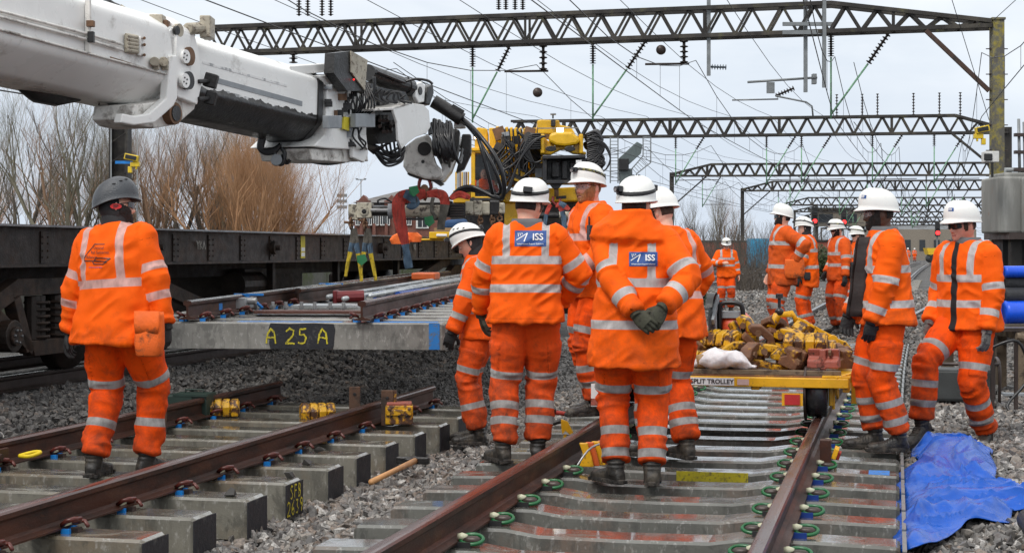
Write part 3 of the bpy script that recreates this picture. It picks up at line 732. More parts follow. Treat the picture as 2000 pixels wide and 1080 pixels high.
def ground():
    def line(a, b, n, p=1.0): return a + (b - a) * (np.linspace(0, 1, n)) ** p
    vv = np.concatenate([-line(14, 700, 18, 2.2)[::-1], np.arange(-13.5, 8.01, .25), line(9, 700, 18, 2.2)]); ss = np.concatenate([[-40, -10, 0], np.arange(3, 45, .3), line(46, 2600, 50, 3)])
    Vv, Ss = np.meshgrid(vv, ss); Z = hgt_np(Vv, Ss) - .02 + .012 * vnoise(np.stack([Vv.ravel() * 2, Ss.ravel() * 2, 0 * Vv.ravel()], 1)).reshape(Vv.shape)
    far = (np.abs(Vv) > 60) ; Z = np.where(far, -.3, Z)
    X_ = Vv * CT + Ss * ST; Y_ = -Vv * ST + Ss * CT
    V = np.stack([X_.ravel(), Y_.ravel(), Z.ravel()], 1); nx = len(vv); ii = np.arange((len(ss) - 1) * nx).reshape(len(ss) - 1, nx)[:, :-1].ravel()
    F = np.stack([ii, ii + 1, ii + nx + 1, ii + nx], 1); tag(mesh_np('ground', V, F, [M_GRAV]), kind='structure')
ground()

# --- ballast: every stone a real angular lump
def stone_mat():
    m, nt, b = _nt('ballast_stone'); tc = N(nt, 'ShaderNodeTexCoord'); co = tc.outputs['Object']
    a = N(nt, 'ShaderNodeAttribute'); a.attribute_name = 'tone'
    c = N(nt, 'ShaderNodeValToRGB'); L(nt, a.outputs['Fac'], c.inputs[0]); e = c.color_ramp.elements
    e[0].position = 0; e[0].color = (.055, .053, .053, 1); e[1].position = 1; e[1].color = (.52, .50, .47, 1)
    for p, q in ((.35, (.14, .135, .13)), (.6, (.215, .20, .185)), (.76, (.25, .185, .14)), (.88, (.34, .32, .29))): x = e.new(p); x.color = q + (1,)
    n1 = noise(nt, co, 55, 5, .65); L(nt, mixc(nt, ramp(nt, n1, .35, .7), c.outputs[0], (.07, .065, .062)), b.inputs['Base Color'])
    L(nt, ramp(nt, noise(nt, co, 9, 3), .3, .7, .35, .8), b.inputs['Roughness'])
    bp = N(nt, 'ShaderNodeBump'); bp.inputs['Strength'].default_value = .4; bp.inputs['Distance'].default_value = .004; L(nt, noise(nt, co, 160, 4), bp.inputs['Height']); L(nt, bp.outputs[0], b.inputs['Normal'])
    return m
M_STONE = stone_mat()
def rock_protos(k=14):
    out = []
    for i in range(k):
        bm = bmesh.new(); r_ = random.Random(i)
        for j in range(9):
            p = Vector((r_.gauss(0, 1), r_.gauss(0, 1), r_.gauss(0, 1))).normalized(); bm.verts.new((p.x * r_.uniform(.8, 1.15), p.y * r_.uniform(.6, .95), p.z * r_.uniform(.45, .8)))
        bmesh.ops.convex_hull(bm, input=bm.verts); loose = [v for v in bm.verts if not v.link_faces]
        for v in loose: bm.verts.remove(v)
        bmesh.ops.triangulate(bm, faces=bm.faces); bm.verts.index_update()
        out.append((np.array([v.co[:] for v in bm.verts]), np.array([[v.index for v in f.verts] for f in bm.faces]))); bm.free()
    return out
PROT = rock_protos()
def scatter(name, zones, mats, kind='stuff'):
    Vs, Fs, Ts = [], [], []; base = 0
    for (v0, v1, s0, s1, dens, r0, r1, lift, tlo, thi) in zones:
        n = int((v1 - v0) * (s1 - s0) * dens); v = rng.uniform(v0, v1, n); s = rng.uniform(s0, s1, n)
        X_ = v * CT + s * ST; Y_ = -v * ST + s * CT; px = X_ / Y_ * FPX; ok = (np.abs(px) < 1150) & (Y_ > 6.4); v, s, X_, Y_ = v[ok], s[ok], X_[ok], Y_[ok]; n = len(v)
        r = 1.15 * rng.uniform(r0, r1, n) * rng.choice([.6, .9, 1, 1.35], n); z = hgt_np(v, s) + rng.uniform(0, lift, n) + .25 * r * 0 + .02 * vnoise(np.stack([v * 3, s * 3, v * 0], 1))
        tone = np.clip(rng.normal((tlo + thi) / 2, (thi - tlo) / 2.2, n), 0, 1)
        pi = rng.integers(0, len(PROT), n); q = rng.normal(size=(n, 4)); q /= np.linalg.norm(q, axis=1, keepdims=True); w, x, y, zq = q.T
        M = np.stack([1 - 2 * (y * y + zq * zq), 2 * (x * y - zq * w), 2 * (x * zq + y * w), 2 * (x * y + zq * w), 1 - 2 * (x * x + zq * zq), 2 * (y * zq - x * w), 2 * (x * zq - y * w), 2 * (y * zq + x * w), 1 - 2 * (x * x + y * y)], 1).reshape(n, 3, 3)
        for k in range(len(PROT)):
            id_ = np.where(pi == k)[0]
            if not len(id_): continue
            pv, pf = PROT[k]; vv = np.einsum('nij,kj->nki', M[id_], pv) * r[id_, None, None]; vv += np.stack([X_[id_], Y_[id_], z[id_]], 1)[:, None, :]
            Vs.append(vv.reshape(-1, 3)); Fs.append((pf[None] + (np.arange(len(id_)) * len(pv))[:, None, None]).reshape(-1, 3) + base); base += len(id_) * len(pv)
            Ts.append(np.repeat(tone[id_], len(pv)))
    o = mesh_np(name, np.concatenate(Vs), np.concatenate(Fs), mats, smooth=False); a = o.data.attributes.new('tone', 'FLOAT', 'POINT'); a.data.foreach_set('value', np.concatenate(Ts).astype(np.float32))
    return tag(o, kind=kind)
scatter('ballast', [
    (-3.75, -1.6, 6.0, 15, 1050, .022, .040, .03, .35, .95), (-3.75, -2.2, 15, 25, 520, .022, .040, .03, .25, .8),
    (-8.1, -6.0, 9, 17, 850, .022, .042, .03, .15, .60), (-8.1, -5.9, 17, 26, 480, .024, .042, .03, .15, .60),
    (-6.1, -3.6, 13.0, 15.6, 900, .020, .032, .02, .05, .42), (-6.1, -3.5, 15.6, 27, 460, .022, .034, .02, .05, .42),
    (-6.3, -3.4, 6.5, 13.0, 300, .022, .038, .01, .1, .55),
    (.0, 2.2, 7.0, 16, 1050, .022, .042, .03, .30, .95), (2.2, 5.0, 9.0, 18, 520, .024, .042, .04, .15, .7), (0.0, 5.0, 16, 27, 330, .024, .042, .03, .2, .7),
    (-2.6, 0.0, 24.6, 40, 200, .026, .042, .03, .3, .8), (-2.7, .02, 6.0, 15, 120, .022, .035, .0, .1, .5), (0, 6, 27, 40, 150, .026, .042, .03, .2, .6), (-6, -2.6, 27, 40, 150, .026, .04, .03, .1, .6), (-8, 12, 40, 62, 45, .04, .065, .04, .3, .9), (0, 7, 27, 40, 60, .03, .05, .03, .3, .9)],
    [M_STONE])

# --- steel, concrete
M_RAIL = mat('rusty_rail_steel', (.060, .022, .013), .48, .0, var=.35, scale=3, stretch=(1, .3, 1), col2=(.022, .012, .009), c2scale=5, bump=.25, bscale=90, dirt=(.13, .05, .022), dscale=7, dlo=.55, dhi=.75, rvar=.18, spec=.3)
M_HEAD = mat('wet_rail_head', (.10, .034, .022), .24, .2, var=.3, scale=4, stretch=(1, .2, 1), bump=.1, bscale=60, rvar=.10, col2=(.06, .03, .025), spec=.8)
M_SHINE = mat('worn_rail_head', (.28, .27, .26), .22, .9, var=.2, bump=.05)
M_DKRAIL = mat('dark_rail_steel', (.05, .035, .03), .4, .2, var=.3, bump=.2)
def concrete(name, c, wet=.35, stain_reflect=(.10, .075, .035), white=(.42, .41, .39), rl=.12):
    m, nt, b = _nt(name); tc = N(nt, 'ShaderNodeTexCoord'); co = tc.outputs['Object']; g = N(nt, 'ShaderNodeNewGeometry')
    sep = N(nt, 'ShaderNodeSeparateXYZ'); L(nt, g.outputs['Normal'], sep.inputs[0])
    pos = g.outputs['Position']
    base = mixc(nt, ramp(nt, noise(nt, pos, 3, 6, .6), .3, .7), tuple(x * .7 for x in c), tuple(x * 1.2 for x in c))
    base = mixc(nt, ramp(nt, noise(nt, pos, 1.7, 7, .7), .50, .78, 0, .85), base, stain_reflect)
    sp = mixc(nt, ramp(nt, noise(nt, scaled(nt, pos, 1, 1, .4), 38, 5, .7), .56, .66, 0, .45), base, white)
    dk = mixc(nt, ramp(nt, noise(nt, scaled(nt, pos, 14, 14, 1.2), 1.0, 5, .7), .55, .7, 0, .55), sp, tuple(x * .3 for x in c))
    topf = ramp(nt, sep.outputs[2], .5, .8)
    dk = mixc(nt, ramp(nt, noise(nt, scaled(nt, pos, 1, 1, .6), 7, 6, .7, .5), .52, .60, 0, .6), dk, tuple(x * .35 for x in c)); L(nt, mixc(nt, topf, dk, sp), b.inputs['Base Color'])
    pud = noise(nt, scaled(nt, pos, 1, 1.6, 1), 4.5, 5, .6)
    wr = ramp(nt, pud, .50, .66, rl, .38); rm = N(nt, 'ShaderNodeMix', data_type='FLOAT'); L(nt, topf, rm.inputs[0]); rm.inputs[2].default_value = .62; L(nt, wr, rm.inputs[3]); L(nt, rm.outputs[0], b.inputs['Roughness'])
    b.inputs['Specular IOR Level'].default_value = .6
    cm_ = N(nt, 'ShaderNodeMath', operation='MULTIPLY'); L(nt, topf, cm_.inputs[0]); L(nt, ramp(nt, pud, .48, .62, .9, .1), cm_.inputs[1]); L(nt, cm_.outputs[0], b.inputs['Coat Weight']); b.inputs['Coat Roughness'].default_value = .06; b.inputs['Coat IOR'].default_value = 1.6
    bp = N(nt, 'ShaderNodeBump'); bp.inputs['Strength'].default_value = .35; bp.inputs['Distance'].default_value = .006; L(nt, noise(nt, pos, 60, 6, .65), bp.inputs['Height']); L(nt, bp.outputs[0], b.inputs['Normal'])
    return m
M_CONC = concrete('wet_concrete', (.150, .142, .115), rl=.08, stain_reflect=(.16, .10, .045)); M_CONCG = concrete('wet_concrete_smooth', (.105, .105, .092), rl=.04, stain_reflect=(.17, .078, .042)); M_CONCL = concrete('dry_pale_concrete', (.23, .225, .205), stain_reflect=(.075, .068, .06), rl=.3, white=(.5, .49, .47))  # smooth sleepers' orange patches: rust stain doubling as painted wet reflections
M_BLKPAINT = mat('black_end_paint', (.014, .015, .020), .55, bump=.4, bscale=50, dirt=(.12, .12, .11), dscale=12, dlo=.58, dhi=.72)
M_YELSPRAY = mat('yellow_spray_paint', (.55, .47, .02), .6, bump=.1, dirt=(.16, .14, .04), dscale=40, dlo=.52, dhi=.62)
M_BLUSPRAY = mat('blue_spray_paint', (.02, .19, .55), .5, dirt=(.12, .14, .15), dscale=25, dlo=.52, dhi=.66)
M_CLIPR = mat('red_brown_clip', (.10, .018, .012), .35, var=.3, bump=.1); M_CLIPB = mat('blue_insulator', (.01, .20, .60), .4, bump=0); M_CLIPBD = mat('dark_blue_insulator', (.01, .04, .22), .4, bump=0)
M_CLIPG = mat('green_clip', (.008, .105, .032), .3, var=.2, bump=0); M_CLIPC = mat('cream_toe_insulator', (.50, .50, .36), .4, bump=0, var=.1)

GL = {'A': [[(0, 0), (.1, .6), (.35, .98), (.62, .7), (.72, 0)], [(.08, .42), (.66, .38)]], '2': [[(.02, .8), (.3, 1), (.6, .85), (.55, .55), (.1, .12), (0, .02), (.3, .04), (.68, 0)]], '5': [[(.62, .98), (.12, .95), (.1, .58), (.45, .6), (.62, .38), (.5, .08), (.15, 0), (0, .1)]], 'S': [[(.6, .9), (.3, 1), (.08, .8), (.3, .55), (.58, .3), (.35, .02), (.02, .1)]],
      'F': [[(.1, 0), (.12, 1), (.62, .96)], [(.12, .55), (.5, .55)]], 'B': [[(.1, 0), (.12, 1), (.5, .9), (.45, .6), (.14, .52), (.55, .4), (.5, .08), (.1, 0)]], '6': [[(.55, 1), (.15, .6), (.08, .2), (.35, 0), (.6, .2), (.45, .48), (.12, .35)]], '3': [[(.08, .95), (.5, .95), (.3, .58), (.58, .3), (.35, 0), (.02, .1)]], '9': [[(.55, .65), (.3, .5), (.08, .75), (.3, 1), (.56, .85), (.5, .4), (.35, 0)]]}
def spray(mb, s, h, o, xd, yd):
    "hand sprayed characters drawn as wavering strokes"
    xd = Vector(xd); yd = Vector(yd); x0 = -len(s) * h * .46; r_ = random.Random(len(s)); nn = xd.cross(yd)
    for ch in s:
        for st in GL.get(ch, []):
            q = []
            for i in range(len(st) - 1):
                for k in range(4): t = k / 4; q.append((st[i][0] * (1 - t) + st[i + 1][0] * t + r_.uniform(-.02, .02), st[i][1] * (1 - t) + st[i + 1][1] * t + r_.uniform(-.02, .02)))
            q.append(st[-1]); vs, fs = [], []
            for i, p in enumerate(q):
                a = q[max(i - 1, 0)]; c = q[min(i + 1, len(q) - 1)]; dx, dy = c[0] - a[0], c[1] - a[1]; l = math.hypot(dx, dy) or 1; w = .055 + r_.uniform(-.015, .02)
                for g_ in (1, -1): vs.append(Vector(o) + xd * (x0 + (p[0] - dy / l * w * g_) * h) + yd * ((p[1] + dx / l * w * g_ - .5) * h * 1.15) + nn * .001 * (GL[ch].index(st) + .3 * (i % 2) * 0))
                if i: fs.append((2 * i - 2, 2 * i - 1, 2 * i + 1, 2 * i))
            mb.add(vs, fs, M_YELSPRAY)
        x0 += h * (.95 if ch != ' ' else .55)
RAILP = [(-.070, 0), (.070, 0), (.070, .010), (.030, .020), (.010, .032), (.009, .105), (.014, .115), (.035, .124), (.036, .148), (.028, .158), (.012, .1605), (-.012, .1605), (-.028, .158), (-.036, .148), (-.035, .124), (-.014, .115), (-.009, .105), (-.010, .032), (-.030, .020), (-.070, .010)]
def rail_mesh(pts, zoff=0, mbody=None, mhead=None, tilt=0):
    "rail swept along a polyline of foot-centre points"
    mb = MB(); pts = [Vector(p) for p in pts]; rings = []
    for i, p in enumerate(pts):
        d = (pts[min(i + 1, len(pts) - 1)] - pts[max(i - 1, 0)]).normalized(); x = d.cross(Vector((0, 0, 1))).normalized(); u = x.cross(d)
        rings.append([p + x * a + u * (b + zoff) for a, b in RAILP])
    n = len(RAILP); o = 0; vs = [q for r in rings for q in r]; fb, fh = [], []
    for i in range(len(rings) - 1):
        for j in range(n):
            a = i * n + j; b = i * n + (j + 1) % n; f = (a, b, b + n, a + n)
            (fh if 8 <= j <= 12 else fb).append(f)
    fb += [tuple(range(n - 1, -1, -1)), tuple(range((len(rings) - 1) * n, len(rings) * n))]
    mb.v = [tuple(v) for v in vs]; k = mb.mi(mbody or M_RAIL); h = mb.mi(mhead or M_HEAD); mb.f = fb + fh; mb.m = [k] * len(fb) + [h] * len(fh); mb.sm = [False] * len(mb.f)
    return mb
RZ = .020      # rail foot above sleeper top (pad)
def sleeper_mesh(L_, w=.26, h=.21, dip=0.0, m=None, mend=None, bottom_w=.30, seats=None):
    "concrete sleeper along local x; optional dip between the rail seats"
    m = m or M_CONC; mb = MB(); xs = [-L_ / 2, -L_ / 2 + .02]
    if dip and seats:
        a, b = seats; xs += [a - .18, a + .17, a + .34, (a + b) / 2, b - .34, b - .17, b + .18]
    xs += [L_ / 2 - .02, L_ / 2]; rings = []
    for i, x in enumerate(xs):
        z = 0.0
        if dip and seats: z = -dip * sm(a + .15, a + .40, x) * sm(b - .15, b - .40, x) - .01 * (x < a - .3) - .01 * (x > b + .3)
        e = .012 if i in (0, len(xs) - 1) else 0; c = .014
        rings.append([Vector((x, y, z_)) for y, z_ in ((-bottom_w / 2 + e, -h), (bottom_w / 2 - e, -h), (w / 2 - e + .004, z - c - e), (w / 2 - c - e, z - e), (-w / 2 + c + e, z - e), (-w / 2 + e - .004, z - c - e))])
    mb.rings(rings, m, smooth=False)
    return mb
def eclip(mb, x, y, s, style='red'):
    "spring clip beside a rail foot; s = side of the rail (+1 right)"
    if style == 'red':
        r = .0105; pts = [Vector((x + s * a, y + b, c)) for a, b, c in ((-.004, -.052, .044), (.030, -.062, .066), (.062, -.048, .076), (.078, -.010, .072), (.060, .020, .052), (.016, .034, .044), (.018, .062, .050), (.060, .070, .046), (.092, .040, .026))]
        mb.tube(pts, r, M_CLIPR, 7); mb.tube([p + Vector((0, .0, -.004)) for p in pts[:4]], r, M_CLIPR, 6)
        mb.box((x + s * .045, y + .010, .012), (.040, .045, .024), M_DKRAIL); mb.box((x - s * .004, y, .040), (.030, .085, .010), M_CLIPC); mb.box((x + s * .02, y - .050, .012), (.045, .02, .024), M_CLIPB); mb.box((x + s * .012, y + .035, .014), (.04, .018, .026), M_CLIPB)
    else:
        n = 18; pts = []
        for i in range(n + 1):
            a = -math.pi * .90 + 2 * math.pi * .90 * i / n; pts.append(Vector((x + s * (.066 + .056 * math.cos(a)), y + .034 * math.sin(a), .034 + .018 * math.sin(a))))
        mb.tube(pts, .0100, M_CLIPG, 7)
        mb.rings([ell((x + s * .068, y, z), .044 * k, .026 * k, None, 14) for z, k in ((.012, 1), (.040, 1), (.050, .6))], M_DKRAIL)
        mb.tube([(x + s * .000, y, .044), (x + s * .020, y, .046), (x + s * .045, y, .044)], [.017, .019, .013], M_CLIPC, 8)
        mb.box((x + s * .035, y - .035, .012), (.070, .022, .028), M_CLIPBD if style == 'greenblue' else M_STRAP)
GP = 'concrete sleepers of the track panel'
# ---- left track panel (near left)
lt = empty('railway_track', T(-4.85, 13, 0), -TH, 'near left track panel with bare rusty rails, brown clips and black painted sleeper ends', 'track panel')
def loc_lt(v, s, z=0): return Vector((v + 4.85, s - 13, z))
S_ENDS = [8.05 + .655 * i - .655 * 6 for i in range(0, 15)]
for side, name in ((-4.09, 'near'), (-5.62, 'far')):
    s_end = 14.05 if side > -5 else 14.2
    rail_mesh([loc_lt(side, s, RZ) for s in np.linspace(3.5, s_end + .0, 12)]).build('rail', lt)
proto = None; base_s = None
for i in range(-7, 9):
    s = 8.62 + .657 * i
    if s < 3.8: continue
    rs = random.Random(i); L_ = 2.62
    if proto is None:
        pm = sleeper_mesh(L_, .26, .225); proto = pm.build('sleeper', lt)
        for x, sd in ((-.765 + .07, 1), (.765 + .07, 1), (-.765 - .07, -1), (.765 - .07, -1)):
            cm = MB(); eclip(cm, x, 0, sd); clip = cm.build('rail_clip', proto)
        e = MB(); yy = .15
        e.box((L_ / 2 + .002, 0, -.117), (.006, .286, .205), M_BLKPAINT); ends = e.build('end_paint', proto)
        o = proto
    else: o = copy_tree(proto, lt)
    o.location = loc_lt(-4.875 + rs.uniform(-.02, .02), s); o.rotation_euler = (0, 0, rs.uniform(-.008, .008))
    if i == 1:
        g = MB(); spray(g, 'SFB', .07, (L_ / 2 + .0085, .01, -.065), (0, 1, 0), (0, 0, 1)); spray(g, '2639', .075, (L_ / 2 + .0085, .0, -.16), (0, 1, 0), (0, 0, 1)); g.build('spray_marking', o, fixn=False)
# fishplate with bolts on the left rail and the yellow rope shackle lying there
fp = MB(); fp.bar(loc_lt(-5.57, 7.5, RZ + .075), loc_lt(-5.57, 9.35, RZ + .075), .03, .085, M_RAIL)
for k in range(6): fp.cyl(loc_lt(-5.56, 8.0 + .24 * k, RZ + .07), loc_lt(-5.515, 8.0 + .24 * k, RZ + .07), .024, M_RAIL, 10)
fp.build('fishplate', lt, bevel=.004)
# ---- right track panel: the turnout with long bearers
rt = empty('railway_track', T(-1.32, 16, 0), -TH, 'near right track panel with green spring clips under the yellow trolley', 'track panel')
def loc_rt(v, s, z=0): return Vector((v + 1.32, s - 16, z))
def curve_v(s): return max(0, s - 11) ** 2 / 480
rail_mesh([loc_rt(-2.085 + curve_v(s) * .9, s, RZ) for s in np.linspace(4, 25.2, 40)]).build('rail', rt)
rail_mesh([loc_rt(-.555 + curve_v(s), s, RZ) for s in np.linspace(4, 25.2, 40)]).build('rail', rt)
pA = None; clp = None; n_ = 0
for i in range(31):
    s = 6.15 + .622 * i; dv = curve_v(s) * .35; L_ = 2.74
    if pA is None:
        pA = sleeper_mesh(L_, .24, .20, dip=.030, m=M_CONCG, bottom_w=.28, seats=(-.735, .795)).build('sleeper', rt); o = pA
        for xr in (-.735, .795):
            for sd in (1, -1): cm = MB(); eclip(cm, xr + sd * .062, 0, sd, 'greenblue' if (xr > 0 and sd > 0) else 'green'); clp = cm.build('rail_clip', pA)
        pe = MB(); pe.box((L_ / 2 + .02, 0, -.07), (.02, .56, .14), mat('galvanised_strip', (.20, .21, .21), .45, .4, bump=.2)); pe.build('edge_strip', pA)
    else: o = copy_tree(pA, rt)
    o.location = loc_rt(-1.35 + dv, s); rv = curve_v(s) * .62
    for c in o.children:
        if c.name.startswith('rail_clip'): c.location.x = rv
    if i in (7,):
        g = MB(); g.box((.20, -.124, -.055), (.46, .008, .07), M_YELSPRAY); g.build('yellow_paint_patch', o)
    if i in (7,):
        g = MB(); g.box((1.20, -.0, -.0080), (.22, .20, .005), M_BLUSPRAY); g.build('blue_paint_patch', o)
# ---- the panel hanging from the crane
HY = 6.0; HPa = P(335, 0, 13.6); hp = empty('railway_track', (P(370, 490, 13.7).x, 13.7, .80), -R(HY), 'track panel hanging from the crane, marked A25A in yellow on a black patch', 'track panel')
hp.rotation_euler = (R(.40), 0, -R(HY))
def hloc(x, y, z=0): return Vector((x, y, z))
L_ = 2.86; hx = .753
hm_ = None
for i in range(20):
    y = .10 + .62 * i
    if hm_ is None:
        hm_ = sleeper_mesh(L_, .27, .225, m=M_CONCL, bottom_w=.28).build('sleeper', hp); o = hm_
        for xr in (-hx, hx):
            for sd in (1, -1): cm = MB(); eclip(cm, xr + sd * .07, 0, sd); cm.build('rail_clip', o)
        first = o
    else: o = copy_tree(hm_, hp)
    o.location = (hx + .01, y, 0)
g = MB(); yf = -.142
r9 = random.Random(2); ed = [(-.575, -.222), (-.30, -.226), (-.03, -.222), (-.022, -.19), (-.026, -.12), (-.018, -.06), (-.03, -.012), (-.2, -.006), (-.4, -.012), (-.57, -.008), (-.585, -.05), (-.572, -.12), (-.58, -.18)]; g.prism([Vector((x + .52 + r9.uniform(-.006, .006), yf - .003, z)) for x, z in ed], (0, .006, 0), M_BLKPAINT)
g.build('black_patch', first)
g = MB(); spray(g, 'A 25 A', .112, (.225, yf - .0065, -.115), (1, 0, 0), (0, 0, 1)); g.build('spray_lettering', first, fixn=False)
g = MB(); g.box((L_ / 2 - .085, yf, -.112), (.09, .005, .22), M_BLUSPRAY); g.box((L_ / 2 - .35, -.02, .0008), (.55, .16, .003), M_BLUSPRAY); g.box((.10, -.05, .0008), (.9, .10, .003), M_BLUSPRAY); g.build('blue_paint_mark', first)
rail_mesh([hloc(0, y, RZ) for y in np.linspace(-.06, 13, 14)], mhead=M_SHINE).build('rail', hp)
rail_mesh([hloc(2 * hx, y, RZ) for y in np.linspace(-.10, 13, 14)]).build('rail', hp)
rail_mesh([hloc(.16 + .02 * (y - 4), y, RZ + .002) for y in np.linspace(3.3, 13, 12)], mhead=M_SHINE).build('switch_blade', hp)
M_PIPE = mat('galvanised_pipe', (.45, .47, .48), .35, .6, bump=.1); M_REDC = mat('dark_red_cover', (.16, .012, .015), .4); M_BLUEC = mat('blue_cylinder_paint', (.01, .07, .35), .35); M_ORC = mat('orange_cover', (.55, .10, .015), .5); M_BOLT = mat('zinc_bolt', (.4, .4, .4), .35, .7)
g = MB()
for x, z in ((.62, .12), (.78, .10), (1.05, .13)): g.tube([hloc(x, 2.6, z), hloc(x + .02, 8, z), hloc(x, 13, z)], .024, M_PIPE, 8)
for k in range(9): g.box(hloc(.72, 3.2 + k * 1.0, .09), (.34, .06, .05), M_PIPE)
g.build('drive_rod', hp)
g = MB(); g.cyl(hloc(.66, 2.8, .11), hloc(.94, 2.86, .12), .062, M_REDC, 10); g.box(hloc(.66, 2.8, .11), (.04, .15, .14), M_REDC); g.build('motor_cover', hp, bevel=.01)
g = MB(); g.box(hloc(.02, 1.55, .10), (.16, .30, .10), M_PIPE); g.cyl(hloc(.0, 1.5, .12), hloc(.18, 1.5, .12), .035, M_BOLT, 12)
g.build('lock_mechanism', hp, bevel=.003)
for k in range(7): g = MB(); g.cyl(hloc(.12 + k * .14, 1.75 + .05 * (k % 2), .02), hloc(.12 + k * .14, 1.75 + .05 * (k % 2), .10), .018, M_BOLT, 8); g.cyl(hloc(.12 + k * .14, 1.75 + .05 * (k % 2), .04), hloc(.12 + k * .14, 1.75 + .05 * (k % 2), .065), .032, M_BOLT, 6); g.build('bolt', hp)
g = MB(); g.cyl(hloc(.90, 3.6, .10), hloc(.98, 5.0, .10), .035, M_BLUEC, 10); g.cyl(hloc(1.12, 3.8, .10), hloc(1.2, 5.6, .10), .035, M_BLUEC, 10); g.build('blue_actuator', hp)
g = MB(); g.box(hloc(.50, 9.6, .17), (.34, .5, .10), M_ORC); g.build('orange_box', hp, bevel=.02)
g = MB(); g.box(hloc(.80, 1.25, .03), (1.1, .22, .025), mat('rusty_chequer_plate', (.11, .04, .028), .5, bump=1, bscale=120)); g.box(hloc(.85, 2.2, .05), (.9, .5, .02), M_PIPE); g.build('steel_plate', hp)
for yk in (1.6, 5.2):
    g = MB(); g.box(hloc(.08, yk, .175), (.28, .035, .02), M_CLIPB); g.tube([hloc(.045, yk, .17), hloc(.16, yk - .02, .10), hloc(.22, yk - .03, .05)], .016, M_CLIPB, 6); g.build('blue_strap', hp)
# sticker
g = MB(); g.box(hloc(.0105, .9, RZ + .07), (.003, .10, .06), M_CLIPB); g.build('blue_label', hp)

# ---- the wagon road and the tracks beyond
def far_track(name, label, f_c, s0, s1, zc, n=30, rails=(-.76, .76), mh=None, sleepers=0, sp=.65, s_first=None, slen=2.5):
    t = empty(name, (0, 0, 0), 0, label, 'railway track')
    ss = np.linspace(s0, s1, n)
    def pt(s, off):
        a = Vector(f_c(s)); b = Vector(f_c(s + .5)); d = (b - a).normalized(); x = Vector((d.y, -d.x, 0)); return a + x * off
    for r_ in rails: rail_mesh([pt(s, r_) + Vector((0, 0, zc + RZ)) for s in ss], mbody=M_DKRAIL, mhead=mh or M_SHINE).build('rail', t)
    if sleepers:
        pr = sleeper_mesh(slen, .24, .2, m=M_CONC).build('sleeper', t)
        for i in range(sleepers):
            o = pr if i == 0 else copy_tree(pr, t); s = (s_first or s0) + sp * i; a = pt(s, 0); d = (pt(s + .5, 0) - a); o.location = a + Vector((0, 0, zc)); o.rotation_euler.z = math.atan2(-d.x, d.y)
    return t
far_track('railway_track', 'dark track under the flat wagon on the left', lambda s: T(-9.1, s), 5, 130, .02, n=20)
# ================================================================= FAR TRACKS
def trkM(s): return Vector((5.85 + .255 * (s - 29.1) + .00008 * (s - 29) ** 2, s, 0))
far_track('railway_track', 'track on concrete sleepers passing behind the far group of workers', trkM, 20, 190, -.02, n=30, sleepers=90, sp=.62, s_first=24)
far_track('railway_track', 'track curving past the black hood worker towards the signals', lambda s: Vector((9.4 + .32 * (s - 34) - .0002 * (s - 34) ** 2, s, 0)), 22, 170, -.03, n=24, sleepers=40, sp=.62, s_first=26)
far_track('railway_track', 'shiny track just behind the man facing the camera, nearer of the pair', lambda s: Vector((5.5 + .262 * (s - 57.4), s, 0)), 40, 260, -.02, n=24)
far_track('railway_track', 'shiny track behind the man facing the camera, farther of the pair', lambda s: Vector((1.2 + .262 * (s - 57.4), s, 0)), 50, 260, .05, n=24)
# ================================================================= OVERHEAD LINE GANTRIES
M_GIRD = mat('weathered_girder_steel', (.026, .023, .021), .7, .1, var=.35, scale=2, bump=.3, col2=(.075, .066, .052), c2scale=1.1, c2lo=.5, c2hi=.66, dirt=(.10, .10, .035), dscale=2.2, dlo=.58, dhi=.72)
M_GALV = mat('galvanised_steel', (.22, .235, .24), .5, .4, bump=.1)
M_POSTY = mat('yellow_lichen_post', (.30, .25, .05), .8, dirt=(.10, .095, .085), dscale=4, dlo=.44, dhi=.58, bump=.4, col2=(.13, .13, .11), c2scale=6)
M_INS = mat('brown_insulator', (.022, .016, .014), .25); M_INSG = mat('grey_insulator', (.08, .10, .12), .3)
M_GRNROD = mat('verdigris_rod', (.20, .42, .25), .6, dirt=(.08, .10, .08), dscale=8); M_WIRE = mat('overhead_wire', (.035, .035, .037), .5, bump=0)
def insul(parent, a, b, r=.075, n=9, m=None, name='insulator'):
    a = Vector(a); b = Vector(b); mb = MB(); pts, rs = [], []
    for i in range(n):
        for t, q in ((.05, .35), (.35, .4), (.5, 1), (.62, 1), (.75, .4)): pts.append(a.lerp(b, (i + t) / n)); rs.append(r * q)
    mb.tube(pts, rs, m or M_INS, 10); return mb.build(name, parent)
